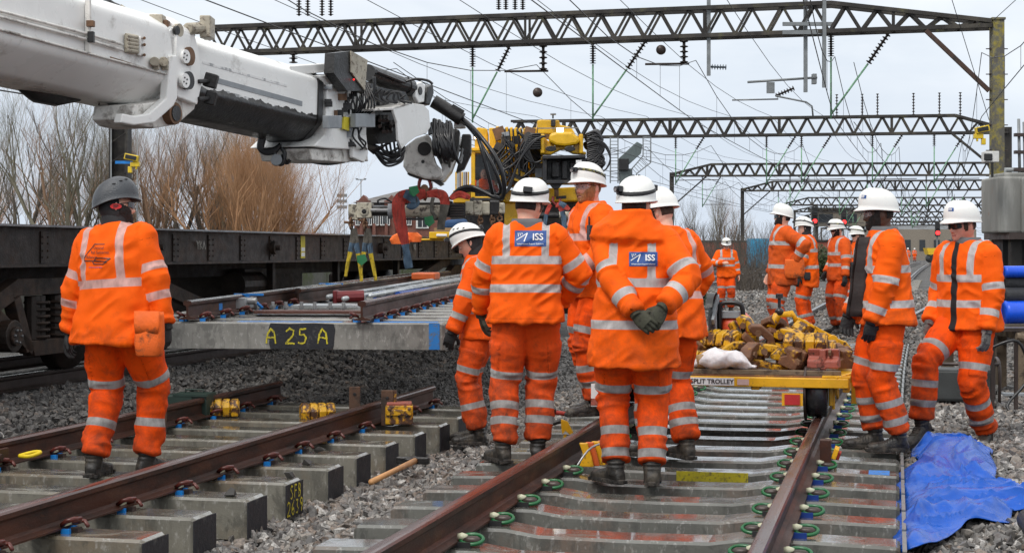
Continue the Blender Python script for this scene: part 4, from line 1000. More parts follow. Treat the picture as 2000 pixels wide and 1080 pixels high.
def truss(name, parent, A, B, depth, width, nb, m, wch=.10, taper_r=0, taper_l=0, phase=0, lace=.06):
    "box lattice girder from A to B (lower chord points)"
    A = Vector(A); B = Vector(B); d = (B - A); L_ = d.length; d.normalize(); side = d.cross(Vector((0, 0, 1))).normalized(); mb = MB()
    def dz(t):
        if taper_r and t > 1 - taper_r: return depth * (.16 + .84 * (1 - t) / taper_r)
        if taper_l and t < taper_l: return depth * (.16 + .84 * t / taper_l)
        return depth
    ks = sorted(set([0, 1] + ([1 - taper_r] if taper_r else []) + ([taper_l] if taper_l else [])))
    for sgn in (-1, 1):
        o = side * sgn * width / 2
        mb.bar(A + o, B + o, wch, wch, m)
        for i in range(len(ks) - 1): mb.bar(A + d * L_ * ks[i] + o + Vector((0, 0, dz(ks[i]))), A + d * L_ * ks[i + 1] + o + Vector((0, 0, dz(ks[i + 1]))), wch, wch, m)
        for i in range(nb):
            t0, t1, tm = i / nb, (i + 1) / nb, (i + .5) / nb; e = o * .93
            mb.bar(A + d * L_ * t0 + e, A + d * L_ * tm + e + Vector((0, 0, dz(tm))), lace, lace * .35, m, up=side)
            mb.bar(A + d * L_ * tm + e + Vector((0, 0, dz(tm))), A + d * L_ * t1 + e, lace, lace * .35, m, up=side)
            if i % 6 == 3: mb.bar(A + d * L_ * t0 + e, A + d * L_ * t0 + e + Vector((0, 0, dz(t0))), lace, lace, m)
    for i in range(nb + 1):
        t = i / nb; p = A + d * L_ * t; mb.bar(p - side * width / 2, p + side * width / 2, lace, lace, m)
        if i < nb: t2 = (i + .5) / nb; p2 = A + d * L_ * t2 + Vector((0, 0, dz(t2))); mb.bar(p2 - side * width / 2, p2 + side * width / 2, lace, lace, m)
    return mb.build(name, parent)
def hangers(g, A, B, ts, depth, rodlen=1.75, insl=.62, rr=.024, diag=True, n=8):
    A = Vector(A); B = Vector(B)
    for k, t in enumerate(ts):
        p = A.lerp(B, t); insul(g, p - Vector((0, 0, .05)), p - Vector((0, 0, .05 + insl)), .085, n); q = p - Vector((0, 0, .05 + insl)); e = q - Vector((0, 0, rodlen))
        mb = MB(); mb.tube([q, e], rr, M_GRNROD, 6); 
        if diag:
            d = (B - A).normalized(); p2 = p + d * 1.35; dr = (e - p2); dl = dr.length; i1 = p2 + dr * (.75 / dl) + Vector((0, 0, 0)); insul(g, p2 - Vector((0, 0, .05)), i1, .085, n); mb.tube([i1, e + Vector((0, 0, .05))], rr, M_GRNROD, 6); mb.tube([e + Vector((0, 0, .2)) + d * .0, e + Vector((0, 0, .22)) + d * 2.0], rr * .7, M_DKRAIL, 6)
        mb.build('registration_rod', g)
GG = 'overhead line gantries crossing the tracks'
g1 = empty('line_gantry', T(2.35, 41.1, 0), 0, 'nearest dark lattice gantry with a yellow stained right post', 'gantry', GG)
def gp(o, p): return Vector(p) - o.location
A1 = P(235, 112, 45.0); B1 = P(1936, 53, 39.5); A1 = gp(g1, A1); B1 = gp(g1, B1)
truss('truss_beam', g1, A1, B1, .70, .55, 30, M_GIRD, .10, taper_r=.165, lace=.065)
mb = MB(); q = gp(g1, P(1947, 40, 39.4)); mb.box((q.x, q.y, (q.z) / 2 - .3), (.29, .29, q.z + .6), M_POSTY); mb.box((q.x, q.y, q.z + .02), (.34, .34, .06), M_POSTY)
for k in range(7):
    for sx in (-1, 1): mb.box((q.x + sx * .16, q.y, q.z - .7 - k * .62), (.05, .06, .05), M_DKRAIL); mb.cyl((q.x + sx * .16, q.y, q.z - .7 - k * .62), (q.x + sx * .27, q.y, q.z - .7 - k * .62), .015, M_DKRAIL, 6)
mb.build('post', g1, bevel=.01)
mb = MB(); mb.bar(gp(g1, P(1808, 60, 39.6)), gp(g1, P(1932, 178, 39.4)), .12, .10, mat('rust_brace', (.06, .03, .02), .7, dirt=(.03, .02, .018))); mb.build('brace', g1)
ql = gp(g1, P(235, 100, 45)); mb = MB(); mb.box((ql.x - .22, ql.y, ql.z / 2 - .2), (.08, .5, ql.z + .4), M_GIRD); mb.box((ql.x + .22, ql.y, ql.z / 2 - .2), (.08, .5, ql.z + .4), M_GIRD)
mb.box((ql.x, ql.y, ql.z / 2 - .2), (.40, .06, ql.z + .4), M_GIRD)
for k in range(14): mb.bar((ql.x - .2, ql.y - .25, k * .55), (ql.x + .2, ql.y - .25, k * .55 + .27), .05, .02, M_GIRD)
mb.build('post', g1)
fr = lambda px: (px - 235) / (1936 - 235)
hangers(g1, A1, B1, [], .7)
def px_hang(px, dia_px, yb, Y, rod_end):
    p = gp(g1, P(px, yb, Y)); insul(g1, p, gp(g1, P(px, yb + 42, Y)), .085, 9); e = gp(g1, P(px, rod_end, Y)); q_ = gp(g1, P(px, yb + 42, Y)); mb = MB(); mb.tube([q_, e], .024, M_GRNROD, 6)
    if dia_px: a = gp(g1, P(dia_px, yb - 5, Y)); m_ = a.lerp(e, .36); insul(g1, a, m_, .085, 9); mb.tube([m_, e + Vector((0, 0, .1))], .026, M_GRNROD, 6)
    mb.build('registration_rod', g1)
px_hang(923, 998, 90, 43, 240); px_hang(1158, 1262, 84, 42.2, 236); px_hang(1623, 1736, 70, 40.8, 232)
for px, yt, yb, Y in ((1061, 85, 140, 42.6), (1336, 76, 126, 41.6)):
    insul(g1, gp(g1, P(px, yt, Y)), gp(g1, P(px, yb, Y)), .11, 5); mb = MB(); mb.tube([gp(g1, P(px - 76, yb, Y)), gp(g1, P(px + 10, yb - 1, Y))], .03, M_DKRAIL, 6); mb.build('steady_arm', g1)
mb = MB(); mb.tube([gp(g1, P(573, 100, 44)), gp(g1, P(573, 103, 44))], .04, M_DKRAIL, 6); mb.build('bracket', g1); insul(g1, gp(g1, P(573, 102, 44)), gp(g1, P(573, 126, 44)), .12, 3)
for px in (584, 601, 629, 646, 974, 988, 1006, 1021): insul(g1, gp(g1, P(px, 32 if px < 900 else 20, 43.6)), gp(g1, P(px, -30, 43.6)), .075, 12)
for px, y0, y1, Y in ((1380, 0, 152, 41.4), (1567, 0, 184, 40.9), (1603, 10, 175, 40.6)):
    mb = MB(); a = gp(g1, P(px, y0 - 30, Y)); b = gp(g1, P(px, y1, Y)); mb.box((a + b) / 2 + Vector((0, -.45, 0)), (.09, .09, (a - b).length), M_GALV); mb.build('drop_tube', g1)
mb = MB(); mb.box(gp(g1, P(1572, 52, 40.6)) + Vector((0, -.4, 0)), (1.25, .08, .09), M_GALV); mb.box(gp(g1, P(1562, 68, 40.6)) + Vector((0, -.4, 0)), (1.0, .07, .10), M_GALV); mb.build('drop_tube_bracket', g1)
insul(g1, gp(g1, P(1388, 131, 41)), gp(g1, P(1420, 132, 41)), .075, 6, M_INSG); insul(g1, gp(g1, P(1514, 188, 41)), gp(g1, P(1552, 172, 41)), .07, 7)
mb = MB(); mb.tube([gp(g1, P(1460, 161, 40.5)), gp(g1, P(1596, 152, 40.5))], .03, M_GALV, 6); mb.tube([gp(g1, P(1430, 196, 40.8)), gp(g1, P(1520, 194, 40.8))], .02, M_GALV, 6); mb.tube([gp(g1, P(1515, 188, 40.8)), gp(g1, P(1575, 200, 40.8)), gp(g1, P(1586, 208, 40.8)), gp(g1, P(1588, 228, 40.8))], .022, M_GALV, 6)
mb.box(gp(g1, P(1505, 172, 40.8)), (.2, .05, .28), M_GALV); mb.box(gp(g1, P(1590, 155, 40.6)), (.10, .2, .25), M_GALV); mb.build('cantilever_arm', g1)
for px, py, Y in ((1291, 98, 41.5), (1050, 181, 42.5)):
    mb = MB(); c = P(px, py, Y); mb.tube([c + Vector((0, -.05, 0)), c + Vector((0, 0, 0)), c + Vector((0, .05, 0))], [.11, .13, .11], M_DKRAIL, 16); mb.build('wire_pulley', label='small round black pulley on the overhead wires ' + ('below the gantry middle' if px < 1200 else 'near the grey drop tube'), cat='pulley')
# the gantries behind
def gantry(label, A, B, depth, nb, postL, postR, hang=(), tl=0, tr=0, w=.5, top=()):
    g = empty('line_gantry', Vector((B.x, B.y, 0)), 0, label, 'gantry', GG); a = A - g.location; b = B - g.location
    truss('truss_beam', g, a, b, depth, w, nb, M_GIRD, .09 + A.y * .0003, taper_l=tl, taper_r=tr, lace=.07 + A.y * .0004)
    for p, f in ((a, postL), (b, postR)):
        if f: mb = MB(); mb.box((p.x, p.y, (p.z + depth * .3) / 2), (.30, .3, p.z + depth * .3), M_GIRD); mb.bar(p + Vector((.1 if f > 0 else -.1, 0, -2.2)), p + Vector((2.6 if p is a else -2.6, 0, 0)), .10, .10, M_GIRD); mb.build('post', g)
    hangers(g, a, b, hang, depth, 1.7, .55, .02 + A.y * .0001, n=6)
    for t in top: p = a.lerp(b, t) + Vector((0, 0, depth)); insul(g, p, p + Vector((0, 0, 1.1)), .07, 8)
    return g
gantry('second lattice gantry above the yellow crane, with insulators standing on it', P(1000, 270, 78.5), P(1968, 259, 73.5), .80, 27, 0, 1, (.345, .53, .60, .74, .86), 0, .1, top=(.67, .72, .75, .82, .87, .91))
gantry('third lattice gantry, its left post right of the long haired worker', P(1312, 344, 119), P(1940, 342, 113), .85, 26, 1, 0, (.1, .38, .62, .8), .13, 0)
gantry('fourth lattice gantry, its left post above the worker facing the camera', P(1450, 373, 149), P(1935, 371, 143), .85, 24, 1, 0, (.15, .4, .65, .85), .13, 0)
for k, (y_, Y_, xl) in enumerate(((401, 189, 1530), (414, 222, 1552), (425, 258, 1568), (434, 294, 1582), (441, 330, 1594), (447, 375, 1604))):
    gantry(['fifth', 'sixth', 'seventh', 'eighth', 'ninth', 'tenth'][k] + ' lattice gantry from the camera, small against the sky', P(xl, y_, Y_ + 5), P(1950 - 12 * k, y_, Y_), .9, 22, 1 if k else 0, 0, (.3, .6), .12, 0)
# ================================================================= WIRES
def wire(pts, r, label, parent=None, name='overhead_wire'):
    mb = MB(); mb.tube(pts, r, M_WIRE, 5, cap=False); o = mb.build(name, parent, fixn=False)
    if label: tag(o, label, 'overhead wire', 'overhead wires running to the horizon')
    return o
GS = [-14, 13, 42, 76, 116, 146, 189, 222, 258, 294, 330, 375]
def catenary(vf, zc, label, zcon=4.75, s0=0, amp=.25, r=.008):
    t = empty('overhead_wire', (0, 0, 0), 0, label, 'overhead wire', 'overhead wires running to the horizon')
    top, con = [], []; drops = MB()
    for i in range(s0, len(GS) - 1):
        a, b = GS[i], GS[i + 1]
        for k in range(8):
            u = k / 8; s = a + (b - a) * u; st = amp * (1 if i % 2 else -1) * (1 - 2 * u); p = vf(s) + Vector((st, 0, 0)); zt = zc - (zc - zcon - .35) * 4 * u * (1 - u)
            top.append(p + Vector((0, 0, zt))); con.append(p + Vector((0, 0, zcon)))
            if k and s < 150 and s > 30: dm = MB(); dm.tube([top[-1], con[-1]], .004 + s * .00004, M_WIRE, 4, cap=False); dm.build('dropper', t, fixn=False)
    rs = [r + max(0, p.y) * .00006 for p in top]
    for nme, q in (('catenary_wire', top), ('contact_wire', con)): mb = MB(); mb.tube(q, rs, M_WIRE, 5, cap=False); mb.build(nme, t, fixn=False)
def straight(v, c=.00018): return lambda s: T(v + c * max(0, s - 30) ** 2, s)
for v, l in ((-9.1, 'wires over the wagon track'), (-4.85, 'wires over the near left track panel'), (-1.3, 'wires over the trolley track'), (2.3, 'wires above the man in sunglasses'), (-13, 'leftmost wires running over the trees')):
    catenary(straight(v), 6.35, 'overhead ' + l, s0=0)
for k, fn in enumerate((trkM, lambda s: Vector((1.2 + .262 * (s - 57.4), s, 0)))):
    catenary((lambda f: (lambda s: f(s)))(fn), 6.3, 'overhead wires over the ' + ('sleepered track by the far group' if k == 0 else 'shiny far track'), s0=2)
FEED = [((-30, 172), 16, (600, 270), 34, 'thin wire passing under the white boom')]
for k_, (px_, l_) in enumerate(((195, 'wire from the top left passing over the white boom'), (470, 'wire crossing the first gantry over the black crane camera'), (660, 'wire descending past the first gantry middle'), (850, 'wire descending towards the round pulley'), (1010, 'wire descending above the ginger bearded man'), (1180, 'wire descending right of the green rods'), (1400, 'wire descending beside the grey drop tubes'))):
    FEED.append(((px_, -30), 34, (1722 + 9 * k_, 432, ), 300, l_))
FEED += [((1850, -30), 35, (1932, 235), 41, 'guy wire left of the yellow post'), ((1990, -5), 37, (1935, 45), 39.5, 'wire leaving the top of the yellow post')]
for (a, Ya, b, Yb, l) in FEED:
    A_ = P(a[0], a[1], Ya); B_ = P(b[0], b[1], Yb); nw = 48 if Yb > 100 else 14; pts = [A_.lerp(B_, t / nw) - Vector((0, 0, .45 * abs(math.sin(math.pi * (t / nw) * 8)) * (Yb > 100))) for t in range(nw + 1)]; wire(pts, .009, l)
# ================================================================= TREES
def bare_tree(name, seed, h, spread, m, levels=5, twig=.9, tr=.13, trunks=1):
    r_ = random.Random(seed); mb = MB(); tw = MB(); cnt = [0]
    def grow(p, d, l, r, lv):
        n = 4 if lv < 2 else 3; pts = [p]; q = p.copy(); dd = d.copy()
        for i in range(n):
            dd = (dd + Vector((r_.uniform(-1, 1), r_.uniform(-1, 1), r_.uniform(-.3, .9))) * (.16 + .05 * lv)).normalized(); q = q + dd * l / n; pts.append(q)
        rs = [r * (1 - .55 * i / n) for i in range(n + 1)]; tgt = mb if lv < 2 else tw
        tgt.tube(pts, rs, m, 7 if lv == 0 else 5 if lv < 2 else 3, cap=False, smooth=lv < 2)
        if lv >= levels: return
        k = [7, 5, 6, 6, 5, 0][lv] if lv else 8
        for j in range(k):
            t = r_.uniform(.25 if lv else .22, 1.0); i = min(n - 1, int(t * n)); b = pts[i].lerp(pts[i + 1], t * n - i); a = r_.uniform(0, 6.28); sp = r_.uniform(.45, 1.25) * spread
            nd = (dd * .8 + Vector((math.cos(a) * sp, math.sin(a) * sp, .45 + .3 * r_.random()))).normalized(); grow(b, nd, l * r_.uniform(.42, .68), rs[i] * r_.uniform(.34, .50), lv + 1)
    root = empty(name)
    for t in range(trunks):
        grow(Vector((r_.uniform(-.5, .5) * (trunks > 1), r_.uniform(-.5, .5) * (trunks > 1), 0)), Vector((r_.uniform(-.15, .15) * trunks, r_.uniform(-.15, .15) * trunks, 1)).normalized(), h * .55, tr, 0)
    mb.build('trunk', root, fixn=False); tw.build('crown', root, fixn=False)
    return root
def barkm(n, c): return mat(n, c, .85, var=.3, scale=1.5, bump=0)
B_D = barkm('dark_bark', (.10, .082, .066)); B_B = barkm('brown_bark', (.25, .155, .095)); B_O = barkm('orange_twigs', (.36, .20, .10)); B_G = barkm('grey_green_bark', (.17, .155, .11))
def prune(o):   # trees kept as plain data; first placed copy uses it directly
    return o
TR = [bare_tree('bare_tree', 1, 8.0, .8, B_D, 4, trunks=1, tr=.12), bare_tree('bare_tree', 2, 8.0, .9, B_B, 4, trunks=2, tr=.09), bare_tree('bare_tree', 3, 7.0, 1.0, B_O, 4, trunks=4, tr=.06), bare_tree('bare_tree', 5, 8.5, .7, B_G, 4, trunks=2, tr=.09)]
used = set()
LOOK = ['dark branched bare tree', 'brown twigged bare tree', 'orange twigged willow', 'grey green bare tree']
def place_tree(k, px, Y, hs, rz, label, grp='bare winter trees behind the flat wagon'):
    o = TR[k] if k not in used else copy_tree(TR[k]); used.add(k); o.location = (at_px(px, Y, 0).x, Y, -.6); o.rotation_euler.z = rz; o.scale = (hs, hs, hs); tag(o, label, 'tree', grp)
spots = [(-60, 62, 1, 1.1), (10, 60, 3, .9), (55, 66, 0, .98), (95, 60, 1, 1.15), (140, 64, 0, 1.1), (170, 58, 3, 1.15), (187, 61, 0, 1.12), (118, 59, 3, 1.0), (30, 70, 0, 1.15), (205, 68, 1, 1.02), (-20, 75, 2, 1.0), (75, 78, 2, 1.0), (125, 80, 2, 1.05), (262, 62, 3, .93), (290, 66, 0, 1.02), (322, 60, 1, .95), (350, 70, 3, 1.05), (378, 60, 0, .90), (405, 64, 3, .95),
         (430, 72, 0, 1.0), (452, 60, 2, .95), (466, 62, 2, 1.12), (480, 58, 2, 1.08), (495, 64, 2, 1.14), (510, 60, 2, 1.1), (528, 66, 2, 1.1), (436, 64, 3, 1.05), (447, 68, 1, 1.1), (420, 61, 0, .98), (392, 66, 1, 1.08), (336, 62, 0, 1.05), (305, 60, 1, 1.0), (552, 61, 2, .9), (574, 64, 1, .75), (538, 62, 2, 1.0), (562, 66, 2, .78), (580, 72, 2, .62), (465, 80, 0, 1.05), (340, 85, 1, 1.15), (270, 84, 3, 1.2), (225, 78, 0, 1.1), (415, 88, 3, 1.2), (500, 84, 1, 1.05), (648, 120, 0, .66), (620, 118, 1, .6), (672, 124, 3, .5)]
for i, (px, Y, k, s_) in enumerate(spots):
    ref = 'behind the worker in the grey helmet' if px < 330 else ('under the white boom' if px < 600 else 'far off, left of the brick building')
    place_tree(k, px, Y, s_, i * 1.7, '%s %s, %s in its row' % (LOOK[k], ref, ['first', 'second', 'third', 'fourth', 'fifth', 'sixth', 'seventh', 'eighth', 'ninth', 'tenth', 'eleventh', 'twelfth', 'thirteenth', 'fourteenth', 'fifteenth', 'sixteenth', 'seventeenth', 'eighteenth', 'nineteenth', 'twentieth', 'twenty first', 'twenty second', 'twenty third'][min(22, sum(1 for q in spots if q[0] < px and (q[0] < 330) == (px < 330) and (q[0] < 600) == (px < 600)))]))
for i, (px, Y, k, s_) in enumerate([(1338, 150, 0, .75), (1356, 160, 3, .95), (1372, 155, 0, 1.0), (1388, 165, 3, 1.12), (1402, 158, 0, 1.1), (1416, 168, 1, 1.08), (1430, 160, 0, .92), (1470, 170, 3, .72), (1520, 180, 0, .7), (1590, 200, 1, .6)]):
    place_tree(k, px, Y, s_ * 1.0, i * 2.1, 'distant %s, %s from the left behind the brick fence' % (LOOK[k], ['first', 'second', 'third', 'fourth', 'fifth', 'sixth', 'seventh', 'eighth', 'ninth', 'tenth'][i]), 'distant bare trees right of the crew')
# undergrowth
def scrub(name, label, x0, x1, Y, h, m, n, d=4):
    mb = MB(); r_ = random.Random(int(x0 + Y))
    for i in range(n):
        x = at_px(r_.uniform(x0, x1), Y, 0).x; y = Y + r_.uniform(-d, d); l = h * r_.uniform(.5, 1.1); p = Vector((x, y, -.3)); pts = [p, p + Vector((r_.uniform(-.3, .3), r_.uniform(-.3, .3), l * .6)), p + Vector((r_.uniform(-.7, .7), r_.uniform(-.5, .5), l))]
        mb.tube(pts, [.014, .010, .004], m, 3, cap=False)
    o = mb.build(name, fixn=False); return tag(o, label, 'undergrowth', None, 'stuff')
scrub('undergrowth', 'brown scrub at the foot of the trees', -80, 640, 58, 2.0, B_B, 700, 5); scrub('undergrowth', 'grey scrub among the tree trunks', -80, 600, 64, 2.6, B_G, 900, 6); scrub('undergrowth', 'scrub behind the brick fence', 1330, 1640, 120, 3.6, B_D, 1500, 8)
def leafy(name, label, c, size, n, m, cat='shrub'):
    r_ = random.Random(int(c[0] * 10)); mb = MB(); 
    for i in range(n):
        u = Vector((r_.gauss(0, 1), r_.gauss(0, 1), r_.gauss(0, 1))).normalized() * (r_.random() ** .4); cl = 1 + .25 * math.sin(u.x * 7 + c[0]) ; p = Vector((u.x * size[0] * cl, u.y * size[1], size[2] * (.5 + .5 * u.z * cl))); a = Vector((r_.uniform(-1, 1), r_.uniform(-1, 1), r_.uniform(-1, 1))).normalized(); b = a.orthogonal().normalized(); s_ = r_.uniform(.05, .11)
        mb.add([p - a * s_, p + b * s_ * .5, p + a * s_, p - b * s_ * .5], [(0, 1, 2, 3)], m)
    root = empty(name, c, 0, label, cat); mb.build('foliage', root, fixn=False); st = MB()
    for i in range(7): st.tube([Vector((0, 0, -.2)), Vector((r_.uniform(-1, 1) * size[0] * .4, 0, size[2] * .4)), Vector((r_.uniform(-1, 1) * size[0] * .8, r_.uniform(-1, 1) * size[1] * .5, size[2] * .8))], [.03, .02, .008], B_D, 4)
    st.build('stem', root, fixn=False)
M_LEAF = mat('dark_green_leaf', (.028, .045, .016), .6, var=.5, scale=2, bump=0); M_LEAF2 = mat('olive_leaf', (.05, .07, .02), .6, var=.5, scale=2, bump=0)
leafy('shrub', 'dark green shrub in front of the brick fence, right of the long haired worker', (at_px(1352, 44, 0).x, 44, -.1), (.5, .5, 1.15), 1800, M_LEAF); scrub('undergrowth', 'leafless scrub beside the blue container', 1430, 1490, 60, 1.5, B_D, 260, 2)
leafy('shrub', 'olive shrub behind the far group, under the red signals', (at_px(1610, 80, 0).x, 80, 0), (1.3, .8, 1.6), 2500, M_LEAF2); leafy('shrub', 'low olive shrub left of the grey tank', (at_px(1585, 90, 0).x, 92, 0), (1.6, .8, 1.3), 2000, M_LEAF2)
# ================================================================= BUILDINGS AND WALLS
def brickm(name, c, mortar=(.22, .20, .18), sc=4):
    m, nt, b = _nt(name); tc = N(nt, 'ShaderNodeTexCoord'); br = N(nt, 'ShaderNodeTexBrick'); mp = N(nt, 'ShaderNodeMapping'); L(nt, tc.outputs['Object'], mp.inputs[0]); mp.inputs['Rotation'].default_value = (R(90), 0, 0); L(nt, mp.outputs[0], br.inputs['Vector']); br.inputs['Scale'].default_value = sc
    setc(br.inputs['Color1'], c); setc(br.inputs['Color2'], tuple(x * .6 for x in c)); setc(br.inputs['Mortar'], mortar); br.inputs['Mortar Size'].default_value = .012
    L(nt, mixc(nt, ramp(nt, noise(nt, tc.outputs['Object'], .8, 6), .4, .65, 0, .6), br.outputs['Color'], tuple(x * .4 for x in c)), b.inputs['Base Color']); b.inputs['Roughness'].default_value = .85; return m
M_BRK = brickm('red_brick', (.22, .075, .05)); M_BRK2 = brickm('bright_red_brick', (.50, .12, .07), (.3, .2, .16), 2); M_SLATE = mat('slate_roof', (.14, .135, .13), .7, var=.25, bump=.3, bscale=8); M_GLASS = mat('window_glass', (.03, .035, .04), .1, bump=0); M_WFR = mat('white_window_frame', (.6, .6, .58), .5, bump=0)
bl = empty('brick_building', P(700, 490, 190), 0, 'red brick building with a grey hipped roof behind the lifting beam', 'building'); bl.location.z = 0
def bx(px, Y=190): return (px - 700) * Y / FPX
def bz(py, Y=190): return CH - (py - 490) * Y / FPX
mb = MB(); mb.box((bx(778), 5, 3.5), (10.4, 10, 5.2), M_BRK); mb.box((bx(835), 4, 3.5), (5.6, 10, 5.6), M_BRK)
for px in (710, 765): mb.prism([(bx(px - 14), -.3, 1), (bx(px + 14), -.3, 1), (bx(px + 14), -.3, bz(392)), (bx(px + 10), -.3, bz(392)), (bx(px), -.3, bz(381)), (bx(px - 10), -.3, bz(392)), (bx(px - 14), -.3, bz(392))], (0, 4, 0), M_BRK)
for px in (693, 718, 742, 757): mb.box((bx(px) + .8, -.45, 2.4), (.35, .3, 4.4), M_BRK)
mb.build('wall', bl)
mb = MB(); z0 = bz(396); z1 = bz(363); a = [Vector((bx(690), -.5, z0)), Vector((bx(885), -.5, z0)), Vector((bx(885), 12, z0)), Vector((bx(690), 12, z0))]; r0 = Vector((bx(800), 6, z1)); r1 = Vector((bx(848), 6, z1))
mb.add(a + [r0, r1], [(0, 1, 5, 4), (1, 2, 5), (2, 3, 4, 5), (3, 0, 4)], M_SLATE); mb.box((bx(760), 4, bz(390)), (4, 5, .6), M_SLATE); mb.build('roof', bl)
for px in (700, 722, 735, 748, 757, 786, 800, 826): 
    w_ = 1.5 if px == 826 else .62
    mb = MB(); c = Vector((bx(px), -.5 if px < 800 else -1.1, bz(424 if px < 820 else 430))); mb.box(c, (w_, .12, 2.0), M_WFR); mb.box(c + Vector((0, -.06, 0)), (w_ * .7, .05, 1.7), M_GLASS); mb.box(c + Vector((0, -.10, 0)), (.07, .04, 1.8), M_WFR); mb.build('window', bl)
fb = empty('low_building', (at_px(1790, 260, 0).x, 260, 0), 0, 'long pale low building beyond the signals', 'building'); M_BUFF = mat('buff_wall', (.24, .21, .17), .8, bump=0)
mb = MB(); mb.box((0, 0, 2.2), (17, 8, 5.2), M_BUFF); mb.box((-2, 2, 4.9), (13, 8, 1.0), mat('pale_cladding', (.30, .32, .34), .6, bump=0)); mb.build('wall', fb)
for k in range(7): mb = MB(); mb.box((-7 + k * 2.3, -4.05, 2.3), (.9, .1, 1.7), M_GLASS); mb.build('window', fb)
sb_ = empty('signal_box', (at_px(1640, 230, 0).x, 230, 0), 0, 'grey lineside building on stilts behind the two red signals', 'building')
mb = MB(); mb.box((0, 0, 6.0), (7.5, 4, 2.2), M_BUFF); mb.box((0, 0, 7.3), (8.3, 4.6, .4), M_GIRD); mb.box((-2.4, -2.05, 6.0), (2.0, .1, 1.2), M_GLASS); mb.box((1.2, -2.05, 6.0), (1.6, .1, 1.2), M_GLASS)
for x in (-3.3, 3.3): mb.box((x, 0, 2.5), (.4, .4, 5), M_GIRD)
mb.build('wall', sb_)
def brickfence(x0, Y0, x1, Y1, z0, z1, label, m=None):
    A_ = at_px(x0, Y0, 0); B_ = at_px(x1, Y1, 0); d = (B_ - A_); l = d.length; o = empty('brick_fence', A_, math.atan2(d.y, d.x), label, 'fence'); mb = MB(); mb.box((l / 2, 0, (z0 + z1) / 2), (l, .22, z1 - z0), m or M_BRK2); mb.build('wall', o)
    mb = MB(); mb.box((l / 2, 0, z1 + .08), (l, .34, .16), M_GIRD); mb.build('coping', o)
    for k in range(int(l / 2.2)): mb = MB(); mb.box((1 + k * 2.2, -.16, (z0 + z1) / 2), (.16, .12, z1 - z0), M_GIRD); mb.build('post', o)
brickfence(1290, 132, 1480, 136, -.2, 2.1, 'low red fence with dark posts behind the man facing the camera'); brickfence(1560, 110, 1720, 116, -.2, 2.0, 'red fence section behind the far group')
mb = MB(); c = at_px(1482, 120, 1.2); mb.box(c, (1.5, 2.0, 2.2), mat('blue_container_paint', (.05, .33, .55), .5, dirt=(.1, .2, .3), dscale=2))
for k in range(9): mb.box(c + Vector((-.60 + k * .15, -1.01, 0)), (.04, .04, 1.6), MATS['blue_container_paint'])
mb.build('container', label='light blue container beside the shrub behind the far group', cat='container')
# parapet beyond the wagon
pr = empty('parapet_wall', T(-13.2, 10, 0), 0, 'low mossy parapet wall behind the flat wagon', 'wall'); mb = MB(); M_MOSS = mat('mossy_concrete', (.11, .11, .095), .85, dirt=(.07, .085, .03), dscale=1.2, dlo=.45, dhi=.6)
for k in range(22): mb = MB(); a = T(-13.2, 3 + k * 3.0) - pr.location; b = T(-13.2, 5.96 + k * 3.0) - pr.location; mb.bar(a + Vector((0, 0, .9)), b + Vector((0, 0, .82)), .3, 1.75 + .0, M_MOSS); mb.bar(a + Vector((0, 0, 1.715)), b + Vector((0, 0, 1.715)), .42, .09, M_MOSS); mb.build('wall_section', pr)
# lamp masts
def mast(px, Y, ytop, label, kind):
    o = empty('lamp_mast', at_px(px, Y, 0), 0, label, 'lamp mast'); zt = bz(ytop, Y); mb = MB(); mb.tube([(0, 0, 0), (0, 0, zt)], [Y * .0006, Y * .0003], M_GALV, 6); mb.build('pole', o)
    mb = MB()
    if kind: mb.box((0, 0, zt), (Y * .006, .3, .12), M_GALV)
    for x in (-1, 1): mb.box((x * Y * .0026, 0, zt + .1), (Y * .0014, .4, .15), M_GALV)
    mb.build('lamp_head', o)
mast(705, 240, 351, 'tall thin lamp mast left of the brick building roof', 1); mast(845, 260, 350, 'thin mast above the brick building roof', 1)
o = empty('radio_mast', at_px(668, 260, 0), 0, 'lattice radio mast between the trees and the brick building', 'mast'); mb = MB(); zt = bz(365, 260)
for x in (-.5, .5): mb.bar((x, 0, 0), (x * .4, 0, zt), .10, .10, M_GALV)
for k in range(12): mb.bar((-.5 + .02 * k, 0, zt * k / 12), (.5 - .02 * k, 0, zt * (k + 1) / 12), .08, .08, M_GALV)
for z_ in (.72, .8, .88): mb.box((0, 0, zt * z_), (1.6, .4, .5), M_GALV)
mb.build('lattice', o)
for px in (217, 268): mast(px, 38, 225, 'slim grey lighting pole %s of the big gantry post' % ('left' if px < 240 else 'right'), 0)
# signals
M_SIGB = mat('signal_black', (.015, .015, .016), .6, bump=0); M_REDL = mat('red_signal_light', (.8, .02, .02), .3, bump=0, emit=(1, .02, .02, 4))
def signal(px, py, Y, label, w=.5):
    z = bz(py, Y); o = empty('railway_signal', at_px(px, Y, 0), 0, label, 'signal'); mb = MB(); mb.box((0, .2, z / 2), (.16, .16, z), M_GALV); mb.build('post', o)
    mb = MB(); mb.box((0, 0, z + .45), (w * 1.1, .3, 1.7), M_SIGB); mb.box((0, -.2, z + .55), (w * .7, .2, .08), M_SIGB); mb.build('head', o, bevel=.03)
    mb = MB(); mb.cyl((0, -.16, z), (0, -.19, z), Y * .0013, M_REDL, 16); mb.build('red_light', o)
signal(1591, 432, 150, 'red signal above the worker with the visor'); signal(1648, 434, 165, 'red signal between the third and rearmost far workers'); signal(1831, 455, 190, 'red signal between the two nearest right hand workers')
